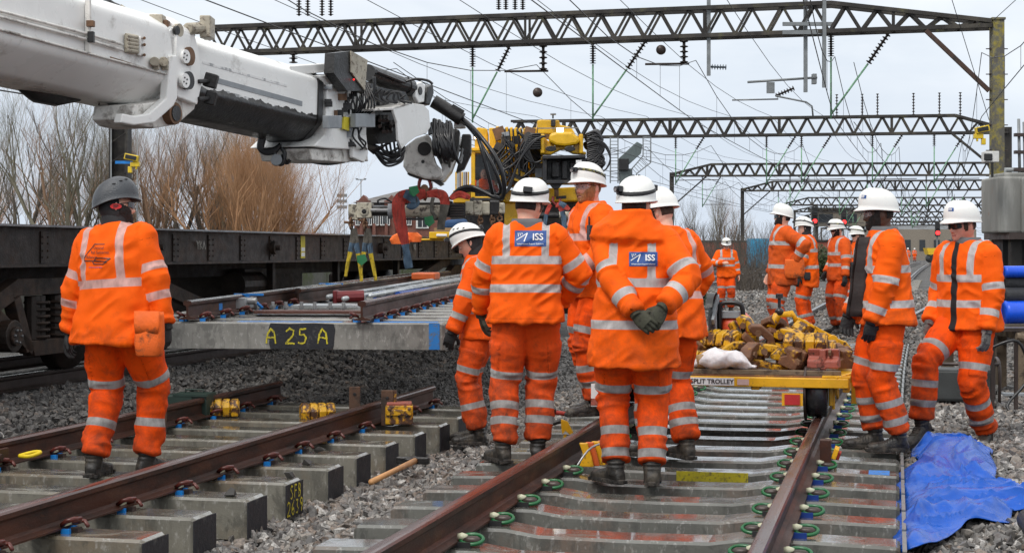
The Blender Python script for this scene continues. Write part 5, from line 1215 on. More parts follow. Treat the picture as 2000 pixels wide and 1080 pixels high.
# grey caged cabin on the second gantry
o = empty('signal_cage', P(1240, 345, 70), 0, 'grey enclosed signal stair with mesh cages on the second gantry', 'signal'); M_CAGE = mat('grey_green_steel', (.10, .125, .125), .5, bump=.05)
def q_(px, py, dy=0): return P(px, py, 70) - o.location + Vector((0, dy, 0))
mb = MB(); mb.prism([q_(1208, 310), q_(1244, 277), q_(1255, 283), q_(1252, 300), q_(1225, 325), q_(1225, 352), q_(1210, 352)], (0, .8, 0), M_CAGE); mb.box(q_(1218, 322, -.1), (.42, .3, .5), M_SIGB); mb.box(q_(1222, 350, .2), (.5, .6, .9), M_CAGE); mb.build('cabin', o, bevel=.02)
mb = MB()
for x in (1192, 1207): mb.bar(q_(x, 268), q_(x, 358), .05, .05, M_GALV)
for k in range(14): mb.bar(q_(1192, 270 + 6.4 * k), q_(1207, 270 + 6.4 * k), .03, .03, M_GALV)
for a, b in (((1256, 268), (1256, 305)), ((1271, 268), (1271, 318)), ((1256, 305), (1234, 330)), ((1271, 318), (1243, 340)), ((1234, 330), (1234, 360)), ((1243, 340), (1243, 360)), ((1256, 268), (1271, 268))): mb.bar(q_(*a), q_(*b), .05, .05, M_GALV)
for k in range(7): mb.bar(q_(1256, 270 + 6 * k), q_(1271, 270 + 6 * k), .02, .02, M_GALV); mb.bar(q_(1256 - 3.6 * k, 305 + 4 * k), q_(1271 - 4.5 * k, 318 + 3.6 * k), .02, .02, M_GALV)
mb.build('mesh_cage', o)
# far tiny machinery
mb = MB(); c = at_px(1838, 170, .6); mb.prism([c + Vector(p) for p in ((-1.3, 0, .4), (1.2, 0, .2), (1.5, 0, 1.1), (-1.5, 0, 1.1))], (0, 1.6, 0), mat('dumper_yellow', (.75, .48, .02), .5, bump=0)); mb.cyl(c + Vector((-.8, -.1, 0)), c + Vector((-.8, 1.6, 0)), .45, M_SIGB, 12); mb.cyl(c + Vector((.9, -.1, 0)), c + Vector((.9, 1.6, 0)), .45, M_SIGB, 12)
mb.build('dumper', label='tiny yellow dumper beside the distant tracks', cat='dumper')
# big concrete tank housing at the right edge
tk = empty('concrete_tank', P(1994, 490, 24), 0, 'streaked grey concrete tank on a plinth with a blacked-in void at the right edge', 'tank'); tk.location.z = 0
def tz(py): return CH - (py - 490) * 24 / FPX
M_TANK = mat('streaked_tank_concrete', (.20, .20, .185), .7, var=.25, scale=2, stretch=(2, 2, .4), dirt=(.20, .08, .03), dscale=6, dlo=.62, dhi=.7, bump=.3, bscale=20, col2=(.33, .33, .31), c2scale=.9, c2lo=.5, c2hi=.6)
mb = MB(); x0 = (1950 - 1994) * 24 / FPX; mb.box((x0 + 1.5, .45, (tz(345) + tz(455)) / 2), (3.0, .9, tz(345) - tz(455)), M_TANK); mb.box((x0 + .4, -.03, (tz(347) + tz(455)) / 2), (.14, .06, tz(347) - tz(456)), M_TANK); mb.box((x0 + 1.5, .45, tz(343)), (2.8, .8, .10), M_TANK); mb.build('tank_body', tk, bevel=.06)
mb = MB(); mb.box((x0 + 1.75, .6, tz(461)), (3.2, 1.3, .10), M_DKRAIL); mb.box((x0 + .34, .3, (tz(466) - .1) / 2), (.16, .16, tz(466) + .1), M_GIRD); mb.box((x0 + 1.9, 1.1, (tz(466) - .1) / 2), (3.0, .2, tz(466) + .1), M_SIGB); mb.box((x0 + .3, .9, (tz(466) - .1) / 2), (.1, .6, tz(466) + .1), M_SIGB); mb.build('plinth', tk)  # black boards under the slab paint in its dark open void
mb = MB()
for k in range(5): mb.tube([(x0 + .38 + k * .08, .2, tz(343)), (x0 + .38 + k * .08, .25, tz(230 + 6 * k))], .022, M_GALV, 6)
for k in range(3): mb.box((x0 + .55, .2, tz(330 - 34 * k)), (.5, .08, .05), M_DKRAIL)
mb.tube([(x0 + .2, .3, tz(345)), (x0 + .2, .3, tz(330)), (x0 + .45, .3, tz(330)), (x0 + .45, .3, tz(345))], .04, M_GALV, 8); mb.build('conduit', tk)
mb = MB(); mb.box(P(1934, 307, 23.6) - tk.location, (.20, .22, .16), M_WFR); mb.box(P(1930, 307, 23.48) - tk.location, (.12, .03, .10), M_SIGB); mb.bar(P(1938, 315, 23.6) - tk.location, P(1938, 345, 23.9) - tk.location, .04, .04, M_GALV); mb.build('camera_box', tk, bevel=.01)
# yellow portable floodlights strapped to posts
M_YELP = mat('yellow_plastic', (.72, .50, .02), .4, bump=.05)
def flood(px, py, Y, label, fl=1):
    c = P(px, py, Y); o = empty('floodlight', c, 0, label, 'floodlight'); k = Y / 40 * 1.0
    mb = MB(); mb.box((0, 0, 0), (.34 * k, .16 * k, .15 * k), M_YELP, Ry(12 * fl)); mb.box((0, -.09 * k, -.0), (.28 * k, .02, .10 * k), M_SIGB, Ry(12 * fl)); mb.build('lamp_head', o, bevel=.015)
    mb = MB(); mb.box((fl * .08 * k, .03, -.17 * k), (.22 * k, .14 * k, .12 * k), M_YELP); mb.box((-fl * .04 * k, .02, -.30 * k), (.10 * k, .10 * k, .16 * k), M_YELP); mb.tube([(0, 0, -.05), (.12 * k * fl, 0, -.1), (.12 * k * fl, 0, -.3 * k)], .03 * k, M_YELP, 6); mb.build('bracket', o, bevel=.01)
    if fl > 0: mb = MB(); mb.box((-.18 * k, .0, -.12 * k), (.44 * k, .05, .07 * k), M_CLIPB); mb.build('blue_strap', o)
flood(257, 308, 34, 'yellow floodlight strapped in blue to the gantry post'); flood(1918, 253, 38.6, 'yellow floodlight on the right post above the tank', -1)
# ================================================================= FLAT WAGON
M_WAG = mat('dark_wagon_steel', (.028, .020, .016), .5, .2, var=.4, dirt=(.07, .035, .02), dscale=2.5, dlo=.52, dhi=.75, bump=.4, bscale=40)
M_WAGR = mat('rusty_wagon_steel', (.05, .028, .018), .7, var=.4, dirt=(.02, .015, .013), dscale=5, dlo=.42, dhi=.6, bump=.4)
M_WETGLINT = mat('wet_steel_glint', (.22, .22, .225), .2, .5, bump=.1)  # pale base colour paints the highlight along the wet flange
M_CHALK = mat('chalk_mark', (.38, .36, .32), .8, bump=0, dirt=(.05, .04, .035), dscale=40, dlo=.48, dhi=.6)
wg = empty('flat_wagon', T(-9.1, 20, 0), -TH, 'long dark flat wagon standing on its bogies behind the hanging panel', 'wagon')
def wl(v, s, z): return Vector((v + 9.1, s - 20, z))
mb = MB()
for v in (-7.85, -10.35):
    mb.box(wl(v, 19.5, 1.435), (.03, 28, .37), M_WAG); mb.box(wl(v + (.05 if v > -9 else -.05), 19.5, 1.262), (.13, 28, .024), M_WAG)
    for k in range(29): mb.box(wl(v + .022, 6.2 + k * .95, 1.435), (.015, .14, .30), M_WAG)
mb.build('side_girder', wg)
mb = MB(); mb.box(wl(-7.80, 19.5, 1.632), (.17, 28, .020), M_WETGLINT); mb.build('top_flange', wg)
mb = MB()
for k in range(29):
    for a in (-.05, .05):
        for z in (1.34, 1.40, 1.47, 1.53): mb.sphere(wl(-7.82, 6.2 + k * .95 + a, z), .012, M_WAGR, 6, 4)
tag(mb.build('rivet', wg), kind='stuff')
mb = MB(); mb.box(wl(-9.1, 19.5, 1.60), (2.35, 27.6, .05), M_WAGR); mb.box(wl(-9.1, 19.5, 1.28), (.34, 27.6, .45), M_WAG)
for k in range(14): mb.box(wl(-9.1, 7 + k * 2, 1.42), (2.4, .12, .22), M_WAG)
mb.build('deck', wg)
for k, s in enumerate((16.1, 19.5, 24, 28.5)):
    mb = MB(); mb.cyl(wl(-7.86, s, 1.44), wl(-7.76, s, 1.44), .085, M_WAGR, 20); mb.cyl(wl(-7.77, s, 1.44), wl(-7.70, s, 1.44), .035, M_WAGR, 12); mb.build('lashing_boss', wg)
mb = MB(); text_on(mb, 'YKA', .13, wl(-7.815, 17.3, 1.46), (0, 1, 0), (0, 0, 1), M_CHALK, .004, off=.004); mb.build('wagon_lettering', wg, fixn=False)
mb = MB(); text_on(mb, '98', .13, wl(-7.815, 25.8, 1.46), (0, 1, 0), (0, 0, 1), M_CHALK, .004, off=.004); mb.build('wagon_number', wg, fixn=False)
mb = MB(); mb.box(wl(-7.818, 20.6, 1.45), (.006, .16, .30), mat('warning_yellow', (.62, .52, .04), .5, bump=0)); mb.box(wl(-7.814, 20.6, 1.42), (.004, .13, .05), M_TXTW); mb.box(wl(-7.814, 20.6, 1.35), (.004, .13, .05), M_TXTW); mb.build('warning_label', wg)
mb = MB(); mb.box(wl(-7.815, 12.75, 1.43), (.02, .30, .22), M_CHALK); mb.box(wl(-7.803, 12.75, 1.43), (.02, .24, .16), M_WAG); mb.build('label_clip', wg)
mb = MB()
for s in (16.9, 20.4, 23.0, 26.0): mb.box(wl(-8.2, s, .75), (.09, .09, 1.0), M_WAG)
mb.bar(wl(-7.98, 15.6, 1.22), wl(-8.0, 18.3, .62), .10, .15, M_WAGR); mb.bar(wl(-8.1, 24.5, .5), wl(-8.0, 28.5, 1.25), .10, .16, M_WAGR); mb.bar(wl(-8.6, 17, .55), wl(-8.6, 26, .55), .2, .12, M_WAG); mb.box(wl(-9.3, 21.8, .85), (1.2, 2.2, .6), M_WAG); mb.cyl(wl(-8.4, 19.6, .95), wl(-8.4, 20.4, .95), .17, M_WAG, 14); mb.build('underframe_truss', wg)
for sc_, nm in ((14.2, 0), (29.5, 1)):
    b = empty('bogie', wl(-9.1, sc_, 0), 0, parent=wg)
    for side in (1, -1):
        x = side * 1.02; mb = MB()
        def poly(pts, th=.13): mb.prism([Vector((x, p[0], p[1])) for p in pts], (side * th, 0, 0), M_WAGR)
        poly([(-1.15, .95), (-.65, 1.14), (.65, 1.14), (1.15, .95), (1.15, .78), (.6, .98), (-.6, .98), (-1.15, .78)])
        poly([(-.35, .40), (.35, .40), (.42, .55), (-.42, .55)]); 
        for q in (-1, 1):
            poly([(q * .98, .80), (q * 1.20, .80), (q * 1.16, .42), (q * 1.0, .42)]); poly([(q * .62, 1.0), (q * .74, .98), (q * .50, .44), (q * .36, .46)]); poly([(q * .36, .52), (q * .95, .86), (q * 1.0, .74), (q * .40, .42)])
            for a in (-.13, .13): mb.cyl((x + side * .05, q * .22 + a * .4, .55), (x + side * .05, q * .22 + a * .4, .97), .0 + .075, M_WAG, 10)
            for z in range(6): mb.tube([Vector((x + side * (.06 + .11 * math.cos(t)), q * .2 + .11 * math.sin(t), .58 + z * .065)) for t in [j * math.pi / 6 for j in range(13)]], .018, M_WAGR, 5)
            mb.cyl((x, q * .9, .62), (x + side * .24, q * .9, .62), .15, M_WAG, 16); mb.cyl((x + side * .24, q * .9, .62), (x + side * .27, q * .9, .62), .09, M_WAGR, 12)
            for j in range(6): mb.cyl((x + side * .26, q * .9 + .06 * math.cos(j), .62 + .06 * math.sin(j)), (x + side * .29, q * .9 + .06 * math.cos(j), .62 + .06 * math.sin(j)), .014, M_WETGLINT, 6)
        mb.build('side_frame', b, bevel=.012)
    for q in (-.9, .9):
        mb = MB(); mb.tube([(-.83, q, .62), (-.80, q, .62), (-.69, q, .62), (-.68, q, .62)], [.46, .46, .43, .2], M_DKRAIL, 32); mb.tube([(.83, q, .62), (.80, q, .62), (.69, q, .62), (.68, q, .62)], [.43, .43, .46, .2], M_DKRAIL, 32); mb.cyl((-.8, q, .62), (.8, q, .62), .08, M_DKRAIL, 12); mb.build('wheelset', b)
    if nm == 0: mb = MB(); mb.box((1.20, -1.75, .92), (.02, .36, .30), M_WAG); text_on(mb, 'EXC', .09, (1.212, -1.75, 1.0), (0, 1, 0), (0, 0, 1), M_CHALK, .001, off=.002); text_on(mb, '4776', .08, (1.212, -1.75, .90), (0, 1, 0), (0, 0, 1), M_CHALK, .001, off=.002); mb.build('bogie_label', b, fixn=False)
# things lying on the wagon
def pbox(mb, x0, y0, x1, y1, Y, dep, m, base=None):
    a = P(x0, y0, Y); b = P(x1, y1, Y); c = (a + b) / 2 + Vector((0, dep / 2, 0)); o = base or Vector((0, 0, 0)); mb.box(c - o, (abs(b.x - a.x), dep, abs(a.z - b.z)), m)
def smooth(pts, n=6):
    pts = [Vector(p) for p in pts]; out = []
    for i in range(len(pts) - 1):
        p0 = pts[max(i - 1, 0)]; p1 = pts[i]; p2 = pts[i + 1]; p3 = pts[min(i + 2, len(pts) - 1)]
        for k in range(n):
            t = k / n; out.append(.5 * ((2 * p1) + (p2 - p0) * t + (2 * p0 - 5 * p1 + 4 * p2 - p3) * t * t + (3 * p1 - p0 - 3 * p2 + p3) * t ** 3))
    out.append(pts[-1]); return out
M_HOSE = mat('black_hydraulic_hose', (.012, .012, .014), .35, bump=0)
def hose(mb, pts, Y, r, base=None, m=None, n=6):
    o = base or Vector((0, 0, 0)); q = []
    for i, p in enumerate(pts):
        y = Y[i] if isinstance(Y, (list, tuple)) else Y; q.append(P(p[0], p[1], y) - o)
    mb.tube(smooth(q, n), r, m or M_HOSE, 7)
M_SLAT = mat('yellow_machine_paint', (.72, .42, .012), .32, var=.15, dirt=(.08, .05, .02), dscale=4, dlo=.56, dhi=.72, bump=.08)
mb = MB(); pbox(mb, 838, 453, 903, 466, 24.4, .25, M_SLAT); pbox(mb, 852, 457, 873, 462, 24.37, .04, M_TXTW); pbox(mb, 815, 466, 905, 470, 24.5, .4, M_SLAT); mb.build('track_gauge_bar', bevel=.01, label='yellow steel bar with a white label lying on the wagon deck', cat='gauge bar')
mb = MB(); c = P(782, 466, 23.5); mo_ = mat('orange_bag_cloth', (.75, .14, .02), .8, bump=1, bscale=14); mb.rings([ell(c + Vector((0, 0, z)), a, .12, None, 14, 2.6) for z, a in ((-.08, .13), (-.02, .16), (.04, .12), (.08, .04))], mo_, smooth=False); mb.rings([ell(P(806, 462, 23.6) + Vector((0, 0, z)), a, .10, None, 9, 2.6) for z, a in ((-.08, .12), (.0, .14), (.06, .07))], mo_, smooth=False); mb.build('orange_bag', label='crumpled orange bag on the wagon behind the red sling', cat='bag')
mb = MB(); pbox(mb, 848, 445, 905, 452, 25, 1.4, mat('timber', (.26, .18, .10), .8, stretch=(.3, 1, 1), bump=.3)); mb.build('timber_baulk', label='pale timber baulk lying across the wagon load', cat='timber')
# ================================================================= WHITE CRANE
M_WHT = mat('weathered_white_paint', (.84, .84, .82), .30, var=.06, scale=1.5, dirt=(.26, .23, .19), dscale=3.2, dlo=.58, dhi=.78, bump=.05, bscale=8, stretch=(1, 1, 1))
M_WHTD = mat('grimy_white_paint', (.74, .72, .68), .5, var=.12, dirt=(.10, .075, .055), dscale=5.5, dlo=.50, dhi=.68, bump=.2, bscale=20)
M_GRIME = mat('greasy_black', (.014, .013, .013), .38, var=.5, scale=5, bump=.6, bscale=30, dirt=(.10, .10, .10), dscale=5, dlo=.66, dhi=.76)
M_LGREY = mat('junction_box_grey', (.25, .27, .29), .45, bump=.05); M_RUST = mat('rusty_fitting', (.16, .085, .045), .7, var=.4, bump=.3)
M_CREAM = mat('cream_fitting', (.42, .38, .30), .55, dirt=(.10, .07, .05), dscale=20, dlo=.52, dhi=.64, bump=.2)
A0 = P(0, 60, 13.0); D0 = (P(630, 220, 18.0) - A0).normalized(); NR = Vector((D0.y, -D0.x, 0)).normalized(); UP = NR.cross(D0).normalized()
if UP.z < 0: UP = -UP
cr = empty('crane_boom', Vector((A0.x, A0.y, 0)), 0, 'white telescopic crane boom reaching in from the left over the wagon', 'crane'); CO = cr.location.copy()
def axs(px, off=0.0):
    k = (px - 1000) / FPX; b = A0 + NR * off; return (k * b.y - b.x) / (D0.x - k * D0.y)
def W(s, w, h): return A0 + D0 * s + NR * w + UP * h - CO
def bp(px, py, off): return ray_plane(px, py, A0 + NR * off, NR) - CO
def sec(pts, m=3):
    "mirror the right half outline"
    return pts + [(-w, h) for w, h in pts[::-1]]
def roundit(pts, k=3, f=.28):
    out = []; n = len(pts)
    for i in range(n):
        a = Vector(pts[i - 1]); b = Vector(pts[i]); c = Vector(pts[(i + 1) % n]); p = b + (a - b) * f; q = b + (c - b) * f
        for j in range(k + 1): t = j / k; out.append((1 - t) ** 2 * p + 2 * t * (1 - t) * b + t * t * q)
    return out
SO = roundit(sec([(.30, .41), (.50, .28), (.50, -.19), (.22, -.42)]), 4, .16); SI = roundit(sec([(.22, .36), (.38, .24), (.38, -.20), (.20, -.40)]), 4, .14)
def tubebox(name, sc_, s0, s1, m, parent, g=1.0, n=2):
    mb = MB(); mb.rings([[W(s, w * g, h * g) for w, h in sc_] for s in np.linspace(s0, s1, n)], m, smooth=True); o = mb.build(name, parent)
    md = o.modifiers.new('es', 'EDGE_SPLIT'); md.split_angle = R(50); return o
s_out = axs(372, .5); s_in = axs(628, .38)
outer = tubebox('outer_boom', SO, -9, s_out, M_WHT, cr, 1, 12); inner = tubebox('inner_boom', SI, s_out - .6, s_in, M_WHT, cr, 1, 8)
# greasy underside and wear plates on the inner boom
mb = MB(); seg_ = []
for k in range(90):
    s = s_out + .02 + (s_in - s_out - .02) * k / 89; j = .010 * math.sin(k * 1.1) + .012 * math.sin(k * .31) + .006 * math.sin(k * 2.7); e = .004
    seg_.append([W(s, .38 + e, -.145 + j), W(s, .38 + e, -.205), W(s, .345 + e, -.262), W(s, .225 + e, -.380 - e), W(s, .16, -.402 - e), W(s, -.16, -.402 - e), W(s, -.16, -.40), W(s, .16, -.398), W(s, .21, -.37), W(s, .33, -.25), W(s, .372, -.19), W(s, .372, -.15)])
mb.rings(seg_, M_GRIME); mb.build('grease_layer', inner)
mb = MB(); a = bp(425, 158, .383); b = bp(590, 203, .383); mb.bar(a, b, .006, .050, M_LGREY, up=UP); mb.build('wear_strip', inner)
M_SMEAR = mat('grey_smear', (.45, .46, .47), .5, var=.3, scale=9, bump=0, dirt=(.80, .80, .79), dscale=9, dlo=.42, dhi=.52)
mb = MB(); mb.bar(bp(405, 172, .381), bp(600, 228, .381), .002, .045, M_SMEAR, up=UP); mb.bar(bp(395, 122, .382), bp(560, 168, .382), .004, .025, M_SMEAR, up=UP); mb.build('dirt_smear', inner)
def collar(name, pxs, sc_, g, th, m, parent, off):
    s0 = axs(pxs, off); mb = MB(); mb.rings([[W(s, w * k, h * k) for w, h in sc_] for s, k in ((s0 - th / 2, 1.001), (s0 - th / 2, g), (s0 + th / 2, g), (s0 + th / 2, .9))], m, smooth=False); return mb.build(name, parent)
collar('seal_collar', 624, SI, 1.045, .10, M_GRIME, inner, .38)
collar('end_collar', 352, SO, 1.06, .22, M_WHT, outer, .5); 
# deep head frame hanging under the outer boom end
def plate(name, pts, off, th, m, parent, bevel=.012):
    mb = MB(); q = [bp(x, y, off) for x, y in pts]; mb.prism(q, -NR * th, m); return mb.build(name, parent, bevel=bevel)
plate('end_frame', [(332, 110), (346, 108), (347, 192), (340, 207), (303, 240), (262, 245), (236, 240), (240, 222), (264, 227), (292, 222), (326, 192)], .54, .08, M_WHT, outer)
plate('end_frame', [(262, 205), (300, 200), (345, 184), (388, 188), (380, 214), (346, 244), (302, 251), (272, 245), (258, 232)], .44, .42, M_WHTD, outer)
plate('end_frame', [(330, 60), (346, 48), (378, 60), (388, 95), (394, 168), (386, 205), (347, 190), (340, 150)], .50, .14, M_WHT, outer)
plate('end_frame', [(330, 60), (346, 48), (378, 60), (388, 95), (394, 168), (386, 205), (347, 190), (340, 150)], -.36, .14, M_WHT, outer)
def disc(mb, px, py, off, r, th, m, n=24): c = bp(px, py, off); mb.cyl(c - NR * .02, c + NR * th, r, m, n)
mb = MB(); disc(mb, 362, 111, .50, .085, .05, M_RUST); disc(mb, 362, 111, .55, .062, .012, M_WHT); disc(mb, 361, 158, .50, .082, .05, M_GRIME); disc(mb, 361, 158, .55, .066, .012, M_WHT)
for cy in (111, 158):
    for q in range(4): c = bp(362, cy, .562); mb.cyl(c + UP * .028 * math.sin(q * 1.57 + .5) + D0 * .028 * math.cos(q * 1.57 + .5), c + UP * .028 * math.sin(q * 1.57 + .5) + D0 * .028 * math.cos(q * 1.57 + .5) + NR * .006, .008, M_GRIME, 8)
disc(mb, 346, 60, .5, .06, .03, M_CREAM); disc(mb, 346, 60, .53, .04, .006, M_GRIME); mb.build('roller_pad', outer)
mb = MB(); a = bp(366, 57, .5); b = bp(405, 55, .5); mb.cyl(a, b, .055, M_CREAM, 14); mb.box(b, (.10, .24, .20), M_CREAM); mb.build('sheave_pin', outer, bevel=.01)
mb = MB(); hoseY = None
for o_ in (0, 11): mb.tube([bp(-150, -12 + o_, .53), bp(0, 22 + o_, .53), bp(175, 68 + o_, .53), bp(240, 88 + o_, .53)], .012, M_WHTD, 8)
mb.tube([bp(-150, 25, .515), bp(0, 58, .515), bp(170, 104, .515), bp(330, 146, .515)], .010, M_WHTD, 8); mb.build('pressure_pipe', outer)
mb = MB(); mb.bar(bp(172, 0, .53), bp(172, 104, .53), .05, .022, M_WHTD, up=D0); mb.box(bp(177, 47, .56), (.06, .06, .05), M_RUST); mb.box(bp(178, 73, .56), (.05, .05, .09), M_GRIME)
for y in (70, 77, 84, 91, 98): mb.cyl(bp(246, y, .53), bp(268, y + 4, .53), .021, M_CREAM, 10)
mb.box(bp(274, 92, .52), (.03, .09, .16), M_WHT, None)
for y in (75, 88, 108): mb.cyl(bp(282, y, .51), bp(282, y, .58), .014, M_RUST, 8)
mb.build('valve_block', outer, bevel=.004)
mb = MB()
for x in (302, 320): mb.cyl(bp(x, 121, .5) , bp(x, 121, .56), .042, M_CREAM, 14); mb.box(bp(x + 3, 128, .53), (.05, .04, .08), M_CREAM)
mb.build('access_cap', outer, bevel=.004)
mb = MB(); mb.bar(bp(215, 113, .502), bp(280, 133, .502), .004, .018, M_RUST, up=UP); mb.build('rust_streak', outer)
# stay rope at top
mb = MB(); hose(mb, [(190, -15), (215, 8), (232, 16)], 14.2, .035, CO); hose(mb, [(232, 16), (258, 33)], 14.3, .042, CO, M_CREAM); hose(mb, [(258, 30), (280, 42), (300, 47)], 14.4, .052, CO); mb.box(P(300, 52, 14.4) - CO, (.28, .12, .10), M_RUST); mb.box(P(308, 46, 14.4) - CO, (.12, .16, .14), M_CREAM); mb.build('stay_rope', cr, bevel=.01)
mb = MB(); pbox(mb, 120, -8, 195, 6, 13.8, .3, M_GRIME, CO); mb.tube([P(35, 165, 13.4) - CO, P(70, 178, 13.6) - CO, P(110, 188, 13.8) - CO, P(155, 192, 14) - CO], [.04, .10, .09, .03], M_GRIME, 10); mb.build('cable_tray', outer)
# work lamps below and on the collar
mb = MB(); c = P(203, 217, 14.2) - CO; mb.tube([c + Vector((0, 0, .05)), c, c - Vector((0, 0, .06))], [.045, .068, .055], M_GRIME, 14); mb.tube([c + Vector((-.05, 0, .03)), c + Vector((-.03, 0, .12)), c + Vector((.02, 0, .13))], .008, M_DKRAIL, 6); mb.build('work_lamp', outer, bevel=.006)
for y, w_ in ((158, .12), (192, .10)): mb = MB(); c = bp(412, y, .52); mb.box(c, (w_, .10, .13), M_GRIME, Ry(15)); mb.bar(c, bp(386, y + 2, .50), .05, .04, M_GRIME); mb.build('work_lamp', outer, bevel=.012)
mb = MB(); hose(mb, [(350, 178), (362, 165), (374, 150), (380, 140)], 15.2, .016, CO, M_CREAM); mb.cyl(P(362, 135, 15.1) - CO, P(395, 133, 15.1) - CO, .03, M_CREAM, 10); hose(mb, [(352, 183), (372, 190), (388, 197), (392, 180), (385, 150)], 15.3, .009, CO); hose(mb, [(238, 222), (275, 232), (310, 226), (345, 198), (352, 185)], 14.9, .010, CO); mb.build('cable_loop', outer)
mb = MB(); c = bp(338, 222, .49); mb.cyl(c - NR * .1, c + NR * .03, .10, M_RUST, 14); mb.cyl(c + NR * .03, c + NR * .04, .07, M_GRIME, 12); mb.build('pivot_boss', outer)
# ---- boom head
hd_ = empty('boom_head', (0, 0, 0), parent=cr)
plate('head_frame', [(618, 148), (655, 146), (668, 158), (715, 165), (716, 250), (716, 282), (690, 292), (640, 290), (612, 286), (636, 262), (640, 170)], .40, .78, M_WHT, hd_)
plate('head_top_plate', [(566, 129), (640, 124), (655, 128), (650, 140), (588, 146), (566, 138)], .34, .66, M_WHT, hd_)
plate('head_arm', [(700, 158), (722, 160), (760, 166), (800, 176), (842, 166), (848, 182), (840, 206), (800, 214), (735, 224), (700, 230)], .30, .60, M_WHTD, hd_)
mb = MB(); r_ = random.Random(12)
for k in range(26):
    x = r_.uniform(640, 720); y = r_.uniform(165, 285); q = bp(x, y, .415); mb.box(q, (r_.uniform(.03, .09), r_.uniform(.02, .05), r_.uniform(.02, .08)), r_.choice([M_GRIME, M_GRIME, M_RUST, M_LGREY, M_BOLT]))
tag(mb.build('fitting', hd_), kind='stuff')
plate('lower_bracket', [(604, 290), (640, 292), (700, 290), (716, 284), (720, 316), (700, 308), (682, 318), (610, 313)], .34, .62, M_WHTD, hd_)
plate('lower_bracket', [(688, 262), (716, 262), (720, 300), (712, 318), (690, 308)], .42, .05, M_WHT, hd_)
plate('hose_guard', [(768, 212), (798, 201), (828, 205), (838, 216), (841, 248), (833, 261), (812, 268), (797, 279), (785, 291), (778, 274), (776, 240), (770, 222)], .62, .03, M_WHT, hd_, .006)
plate('hose_guard_top', [(729, 213), (768, 210), (798, 201), (800, 206), (768, 215), (730, 217)], .62, .5, M_WHTD, hd_, .004)
mb = MB(); mb.prism([bp(x, y, .30) for x, y in ((732, 216), (780, 214), (784, 276), (740, 282), (730, 262))], -NR * .3, M_GRIME)  # black block paints the shade of a dark cavity beside the guard
for k in range(9): mb.cyl(bp(742 + 7 * (k % 5), 228 + 11 * (k // 3), .30), bp(742 + 7 * (k % 5), 236 + 11 * (k // 3), .42), .022, M_DKRAIL, 8)
mb.build('valve_cavity', hd_)
mb = MB(); q = [bp(x, y, .56) for x, y in ((654, 104), (686, 100), (686, 142), (711, 177), (679, 179), (652, 143))]; mb.prism(q, -NR * .12, M_GRIME); mb.build('camera_hood', hd_)
mb = MB(); q = [bp(x, y, .58) for x, y in ((686, 100), (718, 118), (713, 177), (686, 141))]; mb.prism(q, -NR * .015, M_CREAM); mb.sphere(bp(691, 156, .585), .012, mat('dim_red_lamp', (.5, .02, .02), .3, bump=0, emit=(1, .02, .02, 1)), 8, 6); mb.build('hood_plate', hd_)
def pcyl(mb, a, b, off, r, m, n=18, off2=None): mb.cyl(bp(a[0], a[1], off), bp(b[0], b[1], off if off2 is None else off2), r, m, n)
mb = MB(); pcyl(mb, (718, 142), (796, 170), .34, .095, M_GRIME); pcyl(mb, (796, 169), (824, 178), .34, .045, M_BOLT); pcyl(mb, (790, 168), (800, 172), .34, .105, M_GRIME); pcyl(mb, (735, 140), (790, 162), .46, .02, M_HOSE, 8); mb.build('luffing_cylinder', hd_)
plate('link_plate', [(813, 164), (824, 160), (831, 168), (829, 200), (818, 202), (812, 190)], .44, .05, M_WHT, hd_); plate('link_plate', [(836, 170), (846, 165), (848, 182), (840, 206), (832, 204)], .44, .10, M_GRIME, hd_)
mb = MB(); c = bp(820, 178, .44); mb.cyl(c, c + NR * .012, .05, M_GRIME, 16); c = bp(724, 168, .40); mb.cyl(c - NR * .05, c + NR * .012, .03, M_GRIME, 12); mb.build('link_pin', hd_)
mb = MB(); hose(mb, [(846, 198), (872, 214), (902, 234)], 19.9, .085, CO, M_GRIME); hose(mb, [(900, 233), (914, 243)], 19.9, .04, CO, M_BOLT); mb.box(P(893, 216, 19.9) - CO, (.16, .12, .08), M_GRIME, Ry(30)); mb.build('slewing_cylinder', hd_)
# junction boxes
for x0, y0, x1, y1, ylw in ((641, 226, 668, 251, 0), (695, 222, 733, 249, 0)):
    mb = MB(); a = bp(x0, y0, .54); b = bp(x1, y0, .54); c = bp(x1, y1, .54); d = bp(x0, y1, .54); mb.prism([a, b, c, d], -NR * .07, M_LGREY); mb.build('junction_box', hd_, bevel=.006)
mb = MB(); mb.prism([bp(672, 228, .45), bp(683, 230, .45), bp(682, 256, .45), bp(671, 252, .45)], -NR * .02, MATS['warning_yellow']); mb.prism([bp(683, 228, .45), bp(690, 232, .45), bp(688, 256, .45), bp(683, 256, .45)], -NR * .05, M_LGREY); mb.build('yellow_label', hd_)
